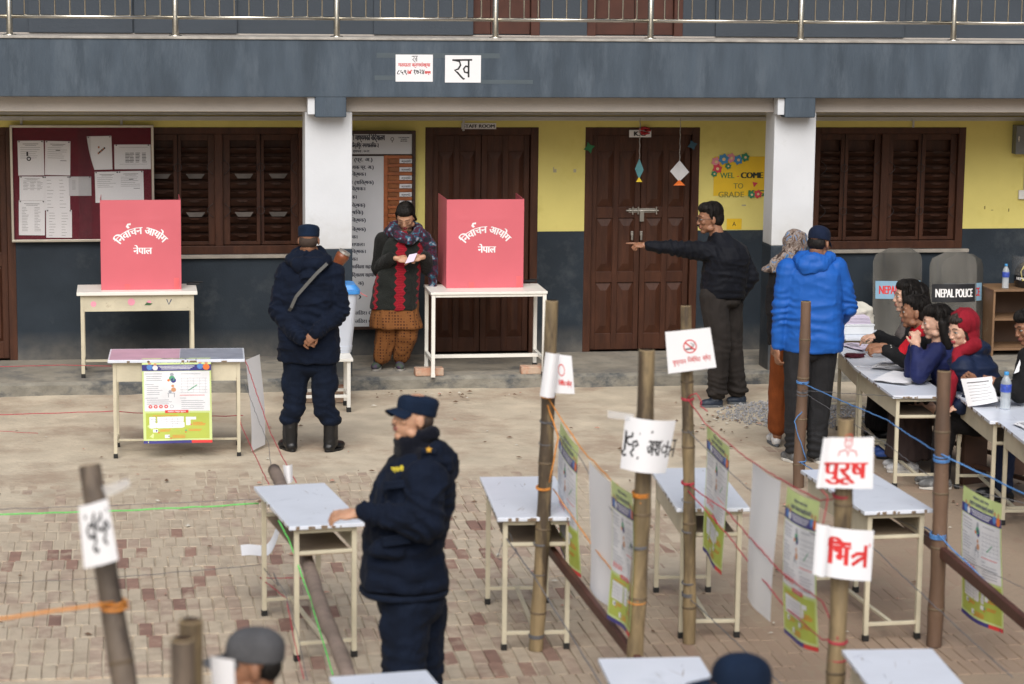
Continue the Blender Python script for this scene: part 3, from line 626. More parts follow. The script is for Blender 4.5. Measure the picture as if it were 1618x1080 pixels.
rows_ = [(252, 'जन (प्र. अ.)', 566), (264, 'सहायक प्र. अ.)', 568), (275, 'शिक्षक।', 563), (288, 'जन (शिक्षक)', 568), (298, 'शिक्षक।', 562), (311, 'क।', 559), (324, 'शिक्षक)', 562), (335.5, 'क्षिक)', 561), (347.5, 'शिक्षक)', 563), (362, 'शिक्षक)', 563),
         (374, 'क।', 560), (386, 'सपाल।', 565), (397, 'शिक्षक।', 563), (409, 'क।', 560), (421, 'ालविकास सहयोगी', 574), (434, 'विद्यालय सहयोगी', 574), (447, 'क)', 570), (468, '।)', 566), (494, 'लिडर। CSN', 579), (507, 'लिडर। CSN', 579)]
for py, body, px in rows_:
    u, v = P(px, py); n = max(2, len(body)); words(mb, body, ml, u, v - .012, .032, 0, width=min(.25, .0235 * n), bold=.06)
    u0, v0 = P(512, py); patch(mb, ml, u0, v0 - .01, u0 + .2, v0 + .012, 0, .0006)
mb.build('lettering', [mat('navy_ink', (.03, .035, .06)), ink_g], hb)

# ================================================================== FURNITURE
cream = mat('cream_enamel', (.56, .51, .38), .45, var=.12, scale=6, bump=.15, col2=(.26, .18, .11), amt=.31, tscale=14)
lam = mat('white_laminate', (.68, .72, .80), .3, var=.05, scale=4, col2=(.60, .64, .71), amt=.36, tscale=4)
blackr = mat('black_rubber', (.012, .012, .012), .6); whitem = mat('white_enamel', (.78, .76, .70), .4, var=.04, col2=(.6, .56, .47), amt=.28, tscale=8); cavity = mat('raw_board', (.25, .19, .13), .8, var=.2)
def desk(label, Pa, Pb, W=.41, h=.75, side=1, apron=(1,), top=lam, tint=None, group='cream metal school desks', wire=False, L=None):
    """Pa far end, Pb near end of the left long edge; body extends to the right"""
    d = Pb - Pa; d.z = 0; L = L or d.length; ang = math.atan2(d.y, d.x)           # local +x runs from far to near end, local +y to the right of the viewer
    t = thing('school_desk', label, 'desk', (Pa.x, Pa.y, Pa.z - h), ang, group)
    tt = bx('desktop', top, t, 0, L, 0, W, h - .022, h, .003)
    if tint:
        for (u0, u1, m) in tint: bx('top_sheet', m, tt, u0, u1, .012, W - .03, h + .0005, h + .002, 0)
    i = .035; T = .026
    for x0 in (i, L - i - T):
        bx('rail', cream, t, x0, x0 + T, i + T, W - i - T, h - .05, h - .023); bx('rail', cream, t, x0 + .003, x0 + T - .003, i + T, W - i - T, .085, .105); bx('rail', cream, t, x0 + .002, x0 + T - .002, i + T, W - i - T, h - .17, h - .15)
    bx('stretcher', cream, t, i + T, L - i - T, W / 2 - .012, W / 2 + .012, .087, .103)
    for y0 in (i, W - i - T): bx('rail', cream, t, i + T, L - i - T, y0 + .002, y0 + T - .002, h - .045, h - .024)
    rn = random.Random(int(Pa.x * 100)); wm = MB()
    for q in range(13):
        cx, cy, a, l_ = rn.uniform(.08, L - .08), rn.uniform(.05, W - .05), rn.uniform(-.5, .5) + (1.57 if q % 4 == 0 else 0), rn.uniform(.02, .16); w_ = rn.uniform(.0006, .0022)
        dx, dy = math.cos(a) * l_ / 2, math.sin(a) * l_ / 2; dx = max(-cx + .01, min(dx, L - cx - .01)); dy = max(-cy + .01, min(dy, min(W - cy, cy) - .01)); ex, ey = -math.sin(a) * w_, math.cos(a) * w_; z_ = h + .0006
        if not tint: wm.add([(cx - dx, cy - dy, z_), (cx + ex, cy + ey, z_), (cx + dx, cy + dy, z_), (cx - ex, cy - ey, z_)], ((0, 1, 2, 3),), q % 2)
    for q in range(16):
        s_ = rn.uniform(.02, L - .05); l_ = rn.uniform(.008, .045); y_ = -.0008 if q % 2 else W + .0008; wm.box(s_, s_ + l_, min(y_, y_ + .001), max(y_, y_ + .001), h - .02, h - rn.uniform(.002, .012), 1)
        s_ = rn.uniform(.02, W - .04); l_ = rn.uniform(.006, .03); x_ = L + .0002 if q % 2 else -.0012; wm.box(x_, x_ + .001, s_, s_ + l_, h - .02, h - rn.uniform(.001, .012), 1)
    wm.build('wear_marks', [mat('pencil_mark', (.30, .32, .38), .7), mat('chipped_edge', (.20, .14, .09), .8)], t)['kind'] = 'stuff'
    bx('shelf', cavity, t, i + .002, L - i - .002, i + T, W - i - T, h - .172, h - .166, .0)
    ys = {1: i + .002, 0: W - i - .006}
    for k in apron: bx('apron', cream, t, i + T + .001, L - i - T - .001, ys[k], ys[k] + .004, h - .168, h - .046, .0)
    for x0 in (i, L - i - T):
        for y0 in (i, W - i - T):
            lg = bx('leg', cream, t, x0, x0 + T, y0, y0 + T, .03, h - .0235, .002); MB().box(x0 - .003, x0 + T + .003, y0 - .003, y0 + T + .003, 0, .035).build('foot_cap', blackr, lg, bevel=.002)
    return t
def dpx(label, far, near, W=.41, h=.75, **k):
    return desk(label, onZ(far[0], far[1], h), onZ(near[0], near[1], h), W, h, **k)
dpx('school desk that the cap wearing officer rests his hand on', (401, 768), (457, 832), apron=(0,))
dpx('school desk behind the bamboo pole right of the officer', (758, 753), (786, 818), apron=(0,), W=.44)
dpx('school desk standing behind the no smoking sign pole', (1026, 739), (1069, 803), apron=(1,))
dpx('school desk standing behind the red lettered sign pole', (1265, 742), (1366, 808), apron=(0, 1), W=.40)
dpx('blurred white desk top at the bottom edge left of the navy cap', (945, 1040), (967, 1086), apron=(0,), W=.445, L=1.0)
dpx('white desk at the bottom right corner in front of the red signs', (1330, 1026), (1372, 1082), apron=(0, 1), W=.405, L=1.0)
dpx('white desk top just showing at the bottom edge below the officer', (520, 1069), (532, 1086), apron=(0,), W=.42, L=1.0)
dpx('registration desk in front of the man in the blue jacket', (1317, 546), (1349, 578), apron=(1,), h=.68, group='desks of the registration row')
dpx('registration desk with loose printed lists before the women', (1349, 579), (1411, 625), apron=(1,), h=.68, group='desks of the registration row')
dpx('registration desk carrying the water bottle and voter list', (1505, 618), (1564, 665), apron=(1,), h=.70, group='desks of the registration row')
dpx('registration desk cut by the right edge, nearest of the row', (1577, 665), (1637, 712), apron=(1,), h=.70, group='desks of the registration row')
pk = mat('pink_cover', (.55, .33, .42), .6, var=.08, scale=8); gy = mat('grey_cover', (.26, .28, .34), .6, var=.15, scale=8)
pa = onZ(170, 569, .75); pb = onZ(387, 567, .75); d5 = (pb - pa).length
t5 = desk('school desk with the green poster hung over its front', pa, pb, W=.52, apron=(1,), tint=((.012, d5 * .52, pk), (d5 * .52 + .003, d5 - .012, gy)))
# booth tables on the verandah
bt1a = onZ(121, 462, .865); bt1b = onZ(312, 460, .865)
t = thing('booth_table', 'cream table with pink stickers on its apron under the left voting booth', 'table', (bt1a.x, bt1a.y, .12)); W = bt1b.x - bt1a.x; h = .745; Dp = .5
bx('tabletop', whitem, t, 0, W, 0, Dp, h - .03, h, .004); fr = MB(); i = .03; T = .03
bx('stretcher', cream, t, i + T, W - i - T, Dp * .5, Dp * .5 + .02, .10, .12)
for x0 in (i, W - i - T): bx('rail', cream, t, x0 + .004, x0 + T - .004, i + T, Dp - i - T, .10, .12)
ap = bx('apron', cream, t, i + T, W - i - T, i + .002, i + .008, h - .17, h - .031, .001)
for x0 in (i, W - i - T):
    for y0 in (i, Dp - i - T): lg = bx('leg', cream, t, x0, x0 + T, y0, y0 + T, .03, h - .031, .002); bx('foot_cap', blackr, lg, x0 - .003, x0 + T + .003, y0 - .003, y0 + T + .003, 0, .035)
mb = MB(); fa = lambda u, v, l: (u, i + .002 - l, v)
for u, v, r, mi in ((.14, .64, .025, 0), (.46, .655, .032, 0), (.61, .65, .018, 0)): disc(mb, fa, u, v, r, mi, .001, 10)
mb.add([fa(.57, .625, .0018), fa(.59, .65, .0018), fa(.64, .64, .0018), fa(.62, .625, .0018)], ((0, 1, 2, 3),), 1); strokes(mb, [[(0, 1), (.4, 0), (.9, 1)]], fa, .76, .63, .045, .2, 2, .001)
mb.build('sticker', [mat('sticker_pink', (.80, .32, .42), .6), mat('sticker_green', (.05, .12, .05), .6), mat('sticker_blue', (.03, .05, .12), .6)], ap)
b2a = onZ(681, 462, .865); b2b = onZ(863, 458, .865); W = b2b.x - b2a.x; Dp = .52
t = thing('booth_table', 'plain white metal table on bricks under the right voting booth', 'table', (b2a.x, b2a.y, .12))
bx('tabletop', whitem, t, 0, W, 0, Dp, h - .022, h, .003); fr = MB()
bx('rail', whitem, t, .041, W - .041, .010, .03, h - .045, h - .023); bx('rail', whitem, t, .041, W - .041, Dp - .03, Dp - .010, h - .045, h - .023); bx('stretcher', whitem, t, .04, W - .04, Dp * .45, Dp * .45 + .03, .13, .16)
for x0 in (.008, W - .04): bx('rail', whitem, t, x0 + .002, x0 + .03, .041, Dp - .041, .13, .16); bx('rail', whitem, t, x0 + .004, x0 + .028, .041, Dp - .041, h - .045, h - .023)
for x0 in (.008, W - .040):
    for y0 in (.008, Dp - .04): lg = bx('leg', whitem, t, x0, x0 + .032, y0, y0 + .032, .02 if x0 < .1 else .03, h - .024, .002); bx('foot_cap', whitem if x0 < .1 else blackr, lg, x0 - .002, x0 + .034, y0 - .002, y0 + .034, 0, .035)
brick_m = mat('fired_brick', (.50, .22, .13), .9, var=.2, scale=12, bump=.5, bscale=50, col2=(.48, .36, .27), amt=.55, tscale=6)
def brick(label, px, py, z0, rz=0, dz=0, l=.25):
    p = onZ(px, py, z0); t = bx('loose_brick', brick_m, None, -l / 2, l / 2, 0, .11, 0, .068, .008); t.location = (p.x, p.y, z0 + dz); t.rotation_euler = (0, 0, rz); return tag(t, label, 'brick', 'loose bricks under the tables')
brick('dusty brick at the left foot of the right booth table', 679, 594, .12, .02)
brick('dusty brick at the right foot of the right booth table', 846, 591, .12, -.02); 
brick('brick half hidden behind the curled paper on the bamboo pole', 875, 588, .12, .03)
brick('reddish brick on the ground under the ballot box table', 536, 636, 0, .05, 0, .18); brick('pale brick stacked on the reddish one under the ballot box table', 533, 636, 0, .2, .07, .16)
brick('brick seen between the legs of the standing policeman', 497, 636, 0, -.1, 0, .16)
# ballot box table + ballot box
p0 = onZ(452, 568, .45); p1 = onZ(558, 566, .45); W = p1.x - p0.x; Dp = .36; h = .45
t = thing('low_table', 'low white table under the ballot box behind the policeman', 'table', (p0.x, p0.y, 0)); bx('tabletop', whitem, t, 0, W, 0, Dp, h - .025, h, .003)
fr = MB()
for y0 in (.02, Dp - .04): bx('rail', whitem, t, .05, W - .05, y0, y0 + .02, .12, .145)
for x0 in (.02, W - .05): bx('rail', whitem, t, x0 + .004, x0 + .026, .05, Dp - .05, .12, .145)
for x0 in (.02, W - .05):
    for y0 in (.015, Dp - .045): lg = bx('leg', whitem, t, x0, x0 + .03, y0, y0 + .03, .03, h - .026, .002); bx('foot_cap', blackr, lg, x0 - .004, x0 + .034, y0 - .004, y0 + .034, 0, .04)
def rbox(mb, w0, d0, z0, w1, d1, z1, mi=0, n=6, r=.05):
    def ring(w_, d_, z):
        o = []
        for cx, cy, a0 in ((1, 1, 0), (-1, 1, 90), (-1, -1, 180), (1, -1, 270)):
            for k in range(n): a = rad(a0 + 90 * k / (n - 1)); o.append((cx * (w_ - r) + r * math.cos(a), cy * (d_ - r) + r * math.sin(a), z))
        return o
    A, B = ring(w0, d0, z0), ring(w1, d1, z1); N = len(A)
    mb.add(A + B, [(k, (k + 1) % N, (k + 1) % N + N, k + N) for k in range(N)] + [tuple(range(N)), tuple(range(2 * N - 1, N - 1, -1))], mi)
tub = mat('frosted_plastic', (.66, .70, .78), .35, var=.03, trans=.25); lidm = mat('blue_lid', (.05, .25, .62), .35, var=.04)
pbx = onZ(527, 559, .45); t = thing('ballot_box', 'translucent white ballot box with a bright blue lid', 'ballot box', (pbx.x, pbx.y + .15, .451))
mb = MB(); rbox(mb, .155, .12, 0, .205, .16, .50); rbox(mb, .16, .125, .02, .165, .13, .06, 0); mb.build('tub', tub, t, smooth=False, bevel=.003)
mb = MB(); rbox(mb, .225, .175, .50, .225, .175, .535, 0); rbox(mb, .215, .165, .536, .19, .14, .575, 0); rbox(mb, .12, .09, .576, .11, .08, .59, 0); mb.build('lid', lidm, t, bevel=.004)
MB().tube([(.2, -.12, .53), (.24, -.15, .50), (.28, -.16, .48)], .0025, 5).build('seal_tag', mat('red_seal', (.7, .04, .04), .5), t)
# voting booths
pinkm = mat('booth_pink', (.60, .125, .155), .5, var=.04, scale=3, bump=.06, bscale=6, col2=(.57, .118, .148), amt=.3, tscale=2)
whp = mat('white_print', (.85, .84, .84), .6)
def booth(label, px0, px1, pyt, pyb, tz, dep, flare):
    a = onZ(px0, pyb, tz); b = onZ(px1, pyb, tz); W = b.x - a.x; Y = a.y; H = onY(px0, pyt, Y).z - tz
    t = thing('voting_booth', label, 'voting booth', (a.x, Y, tz + .001))
    def bow(u, v): return -.006 * math.sin(math.pi * min(max(u / W, 0), 1)) * math.sin(math.pi * v / H * .9 + .2) - .0022 * math.exp(-((v - H * .76 - .02 * math.sin(u * 5)) / .006) ** 2) + .0015 * math.sin(u * 17 + v * 9)
    fp = MB(); patch(fp, lambda u, v, l: (u, bow(u, v) - .004, v), 0, 0, W, H, 0, 0, 24, 36); patch(fp, lambda u, v, l: (u, bow(u, v), v), 0, 0, W, H, 0, 0, 24, 36)
    for (ua, va, ub, vb) in ((0, H, W, H), (0, 0, W, 0)): fp.add([(ua, -.004, va), (ub, -.004, vb), (ub, 0, vb), (ua, 0, va)], ((0, 1, 2, 3),))
    fp.build('front_panel', pinkm, t, smooth=True)
    for sx, x in ((-1, 0), (1, W)):
        mb = MB(); x2 = x + sx * flare; e = .004 * sx
        mb.add([(x, .001, 0), (x2, dep, 0), (x2, dep, H + .006), (x, .001, H), (x - e, .001, 0), (x2 - e, dep, 0), (x2 - e, dep, H + .006), (x - e, .001, H)], ((0, 1, 2, 3), (7, 6, 5, 4), (3, 2, 6, 7), (0, 4, 5, 1), (1, 5, 6, 2), (0, 3, 7, 4))); mb.build('side_panel', pinkm, t)
    f = lambda u, v, l: (u, bow(u, v) - .0046 - l, v); cx = W * .515; cz = H * .32; R = .235
    def arc(u, v, l): g_ = u / (R + .02); return f(cx + (R + v) * math.sin(g_), cz + (R + v) * math.cos(g_), l)
    mb = MB(); words(mb, 'िनवाचन', arc, -.116, 0, .066, 0, width=.235, bold=.05); words(mb, 'आयोग', arc, .122, 0, .066, 0, width=.19, bold=.05)
    strokes(mb, [[(0, 0), (-.1, .25), (.05, .42), (.28, .35)]], arc, -.094, .072, .075, .22, 0)
    words(mb, 'नेपाल', f, cx + .005, H * .40, .06, 0, width=.155, bold=.05); mb.build('lettering', whp, t)
    tp_ = MB(); f3 = lambda u, v, l: (u, bow(u, v) - .0044 - l, v)
    for u, v in ((.27, 0), (.45, .0)) if flare > .02 else ((.20, .0), (.62, .0)): patch(tp_, f3, u, v, u + .045, v + .05 + (u > .4) * .05, 0, .0005)
    tp_.build('tape', mat('clear_tape', (.68, .13, .14), .3), t); return t
booth('left pink voting booth in front of the notice board', 160, 287, 316, 458, .865, .42, -.006)
booth('right pink voting booth before the staff room door', 705, 828, 315, 455, .865, .50, .01)
for lab, px, py in (('small black stamp holder with pen on the left booth table', 306, 450), ('small black stamp pad on the right booth table beside the booth', 838, 446)):
    p = onZ(px, py, .866); t = thing('stamp_pad', lab, 'stamp pad', (p.x, p.y, .866)); bx('pad', ink, t, -.06, .05, 0, .06, 0, .018, .004); MB().tube([(.0, .03, .024), (.08, .02, .024)], .006, 6).build('pen', ink, t)
# cupboard, helmet, shields, bottles
YC = 21.15
a = onY(1566, 560, YC); cb = thing('open_cupboard', 'worn open wooden shelf cupboard by the wall at the right edge', 'cupboard', (a.x, YC, .12)); ply = mat('worn_plywood', (.20, .115, .06), .6, var=.2, scale=5, bump=.2, col2=(.34, .26, .18), amt=.33, tscale=8)
ht = onY(1600, 457, YC).z - .12; W = .8
bx('side', ply, cb, 0, .02, 0, .42, 0, ht - .02, .002); bx('side', ply, cb, W - .02, W, 0, .42, 0, ht - .02, .002); bx('top', ply, cb, -.005, W + .005, -.01, .42, ht - .02, ht, .003); bx('shelf', ply, cb, .021, W - .021, .01, .4, ht * .53, ht * .53 + .02, .002)
bx('shelf', ply, cb, .021, W - .021, .01, .4, .05, .07, .002); bx('back', mat('cupboard_back', (.10, .06, .04), .8), cb, .0, W, .421, .428, 0, ht, 0)
clear = mat('clear_plastic', (.75, .82, .88), .08, alpha=.38, spec=.8); bluecap = mat('blue_cap', (.05, .30, .65), .35); lbl = mat('bottle_label', (.04, .08, .40), .4, var=.3, scale=60, col2=(.6, .6, .7), amt=.35, tscale=50)
def bottle(label, loc, k=1.0):
    t = thing('water_bottle', label, 'bottle', loc)
    pr = [(0, 0), (.030, 0), (.034, .006)]
    for q in range(7): z = .012 + q * .013; pr += [(.034, z), (.0315, z + .006)]
    pr += [(.034, .11), (.0345, .165), (.032, .178), (.026, .195), (.014, .215), (.013, .222)]
    MB().lathe([(r * k, z * k) for r, z in pr], 18).build('body', clear, t, smooth=True)
    MB().lathe([(r * k, z * k) for r, z in ((.0352, .112), (.0358, .118), (.0358, .158), (.0352, .163))], 18).build('label_band', lbl, t, smooth=True)
    MB().lathe([(r * k, z * k) for r, z in ((.0145, .219), (.0155, .220), (.0155, .238), (.013, .241), (0, .241))], 14).build('cap', bluecap, t, smooth=True); return t
p = onY(1588, 462, YC + .08); bottle('small water bottle with a blue label on top of the cupboard', (p.x, YC + .08, .12 + ht), .95)
p = onZ(1588, 646, .70); bottle('large clear water bottle standing on the registration desk', (p.x, p.y, .701), 1.08)
hm = thing('riot_helmet', 'black riot helmet with a yellow stripe on top of the cupboard', 'helmet', (onY(1628, 460, YC + .15).x, YC + .17, .12 + ht))
MB().lathe([(.13, 0), (.15, .04), (.152, .10), (.14, .16), (.11, .21), (.06, .24), (0, .25)], 24).build('shell', mat('helmet_black', (.015, .015, .016), .25, coat=.5), hm, smooth=True)
MB().tube([(-.11 + .0 * q, -.106 + .012 * q, .07 + .02 * q) for q in range(2)] + [(-.118, -.07, .15), (-.09, -.07, .20), (-.05, -.06, .232)], .009, 6).build('stripe', mat('helmet_yellow', (.65, .55, .15), .5), hm, smooth=True)
vis = MB(); vs_ = []
for j in range(5):
    for q in range(13): an = rad(150 + q * 13); r = .175; vs_.append((r * math.cos(an), r * math.sin(an), .12 + j * .045))
vis.add(vs_, [(j * 13 + q, j * 13 + q + 1, (j + 1) * 13 + q + 1, (j + 1) * 13 + q) for j in range(4) for q in range(12)]); vis.build('visor', mat('smoked_visor', (.3, .3, .3), .1, alpha=.25), hm, smooth=True)
mb = MB(); words(mb, 'NEPAL', lambda u, v, l: (.153 * math.cos(rad(215) + u / .153), .153 * math.sin(rad(215) + u / .153), v), 0, .075, .026, 0, bold=.08); mb.build('lettering', whp, hm)
poly = mat('scratched_polycarbonate', (.15, .147, .136), .16, alpha=.6, var=.5, scale=4, spec=.7, bump=.15, bscale=12, stretch=(1, 1, .3))
def shield(label, px0, px1, pyt, Y, text, band, tcol, tilt=.08, z0=.12):
    a = onY(px0, pyt, Y); b = onY(px1, pyt, Y); W = b.x - a.x; cx = (a.x + b.x) / 2; H = (a.z - z0)
    t = thing('riot_shield', label, 'shield', (cx, Y, z0), 0, 'riot shields leaning on the wall'); t.rotation_euler = (-tilt, 0, 0)
    def f(u, v, l): x = u; return (x, .18 * (x / (W / 2)) ** 2 * .42 - l, v)
    vs = []; fs = []; NU, NV = 14, 16
    for j in range(NV + 1):
        v = H * j / NV; w_ = W / 2
        r = .13; e = min(v, H - v)
        if e < r: w_ = W / 2 - r * (1 - math.sqrt(max(0, 1 - ((r - e) / r) ** 2)))
        for l in (0, .004):
            for q in range(NU + 1): vs.append(f(-w_ + 2 * w_ * q / NU, v, -l))
    n = NU + 1
    for j in range(NV):
        for q in range(NU):
            b0 = j * 2 * n + q; b1 = b0 + 2 * n; fs += [(b0, b0 + 1, b1 + 1, b1), (b0 + n, b1 + n, b1 + n + 1, b0 + n + 1)]
    MB().add(vs, fs).build('plate', poly, t, smooth=True)
    mb = MB(); bw = W * .5 - .02; z1 = H * .53; patch(mb, f, -bw, z1, bw, z1 + .165, 0, .002, 10, 1)
    words(mb, text, f, 0 if tcol == 1 else .0, z1 + .045, .078, 1, width=W * .78, bold=.04, lay=.003); mb.build('band', [band, ink_r if tcol == 2 else whp], t)
    MB().tube([(-.06, .10, H * .5), (-.06, .14, H * .48), (.06, .14, H * .48), (.06, .10, H * .5)], .012, 8).build('grip', blackr, t); return t
blueband = mat('pale_blue_band', (.22, .38, .52), .5); blackband = mat('black_band', (.015, .016, .02), .4)
shield('scratched riot shield with a pale blue band leaning behind the first woman', 1388, 1466, 393, 21.25, 'NEPAL POLICE', blueband, 2)
shield('riot shield mostly hidden behind the one with the black band', 1497, 1563, 402, 21.30, 'NEPAL POLICE', blueband, 2)
shield('riot shield with white NEPAL POLICE lettering on a black band', 1478, 1553, 399, 21.05, 'NEPAL POLICE', blackband, 1)
# papers and cloths on the registration desks
def sheet_on(label, cs, z, name='paper_sheet', cat='paper', lines=0, m=None, n=1, table=False):
    C = [onZ(px, py, z) for px, py in cs]; o = C[0]; t = thing(name, label, cat, tuple(o), 0, 'loose papers on the desks')
    D_ = [c - o for c in C]
    def f(u, v, l):
        q = D_[0] * (1 - u) * (1 - v) + D_[1] * u * (1 - v) + D_[2] * u * v + D_[3] * (1 - u) * v
        return (q.x, q.y, q.z + l + .004 + .006 * math.sin(u * 5 + v * 3) ** 2 + .004 * n)
    mb = MB(); patch(mb, f, 0, 0, 1, 1, 0, 0, 6, 6)
    for k in range(1, n + 1): patch(mb, f, .02 * k, .01 * k, 1 + .015 * k, 1 - .01 * k, 0, -.003 * k, 4, 4)
    mb.build('sheet', m or paper_m, t)
    if lines:
        mb = MB()
        for k in range(lines):
            v = .12 + .76 * k / lines
            if table:
                for c0 in np.arange(.08, .9, .09): patch(mb, f, c0, v, c0 + .06, v + .3 / lines, 1 if (k * 7 + int(c0 * 100)) % 3 else 0, .0015)
            else: patch(mb, f, .1, v, .55 + .35 * ((k * 37) % 10) / 10, v + .25 / lines, 0, .0015)
        mb.build('print', [ink_g, ink], t)
    return t
sheet_on('ruled blank register sheet nearest on the lists desk', [(1378, 604), (1428, 610), (1458, 600), (1412, 588)], .68, n=3)
sheet_on('printed voter list page beside the blank register sheet', [(1430, 600), (1450, 606), (1484, 598), (1458, 589)], .68, lines=9, table=True)
sheet_on('stack of forms with a pen on the lists desk', [(1376, 584), (1425, 588), (1440, 575), (1393, 573)], .68, n=3, lines=5)
sheet_on('pinkish forms under the hands at the first registration desk', [(1326, 547), (1362, 556), (1375, 547), (1345, 543)], .68, m=mat('pink_paper_pale', (.62, .55, .68), .7), n=2, lines=5)
sheet_on('flat pages under the raised voter list', [(1518, 624), (1545, 640), (1585, 634), (1552, 620)], .70, n=3, lines=4)
sheet_on('pale document at the right edge on the nearest registration desk', [(1600, 672), (1640, 690), (1660, 676), (1618, 668)], .70, n=2, lines=4)
def crumple(name, label, cat, loc, rx, ry, rz_, m, seed=1, parent=None):
    bm = bmesh.new(); bmesh.ops.create_icosphere(bm, subdivisions=4, radius=1)
    P_ = np.array([v.co[:] for v in bm.verts]); nn = vnoise(P_ * 2.2 + 5, seed) * .7 + vnoise(P_ * 5 + 2, seed + 1) * .35
    for v, q in zip(bm.verts, nn): v.co *= .55 + .7 * q; v.co.x *= rx; v.co.y *= ry; v.co.z = max(v.co.z, -.75) * rz_ + rz_ * .75
    me = bpy.data.meshes.new(name); bm.to_mesh(me); bm.free(); me.materials.append(m)
    for p_ in me.polygons: p_.use_smooth = True
    o = bpy.data.objects.new(name, me); link(o, parent); o.location = loc
    if label: tag(o, label, cat)
    return o
p = onZ(1350, 565, .68); crumple('knit_cap', 'crumpled maroon knit cloth lying on the first registration desk', 'cloth', (p.x, p.y, .682), .085, .05, .022, cloth('maroon_knit', (.06, .01, .018)), 3)
# far small table with a box, books and a cloth bag
hF = .68; pa = onZ(1300, 534, hF); pb = onZ(1404, 534, hF)
desk('white topped desk behind the first registration desk with ballots on it', pa, pb, W=.45, h=hF, apron=(1,), group='desks of the registration row')
pc = onZ(1356, 531, hF); bxm = mat('white_box', (.62, .64, .66), .6)
t = thing('flat_box', 'flat white carton of ballot papers on the far desk', 'box', (pc.x, pc.y + .08, hF + .001)); bx('carton', bxm, t, -.19, .16, 0, .26, 0, .07, .006); bx('lid', bxm, t, -.195, .165, -.004, .264, .0705, .085, .004)
t = thing('ballot_stack', 'stack of pinkish ballot papers lying on the white carton', 'papers', (pc.x, pc.y + .10, hF + .0875))
for k in range(5): q = bx('ballot', mat('pink_paper_pale', (.62, .55, .68)), t, -.15 + .006 * k, .14 - .004 * k, 0, .2, .012 * k, .012 * k + .009, .001)
crumple('cloth_bag', 'cream cotton bag heaped behind the ballot papers', 'bag', (pc.x + .05, pc.y + .34, hF + .03), .19, .12, .12, mat('cream_cotton', (.55, .53, .46), .9), 8)
# a raised voter list held by the man at the right edge
Dh = 16.35
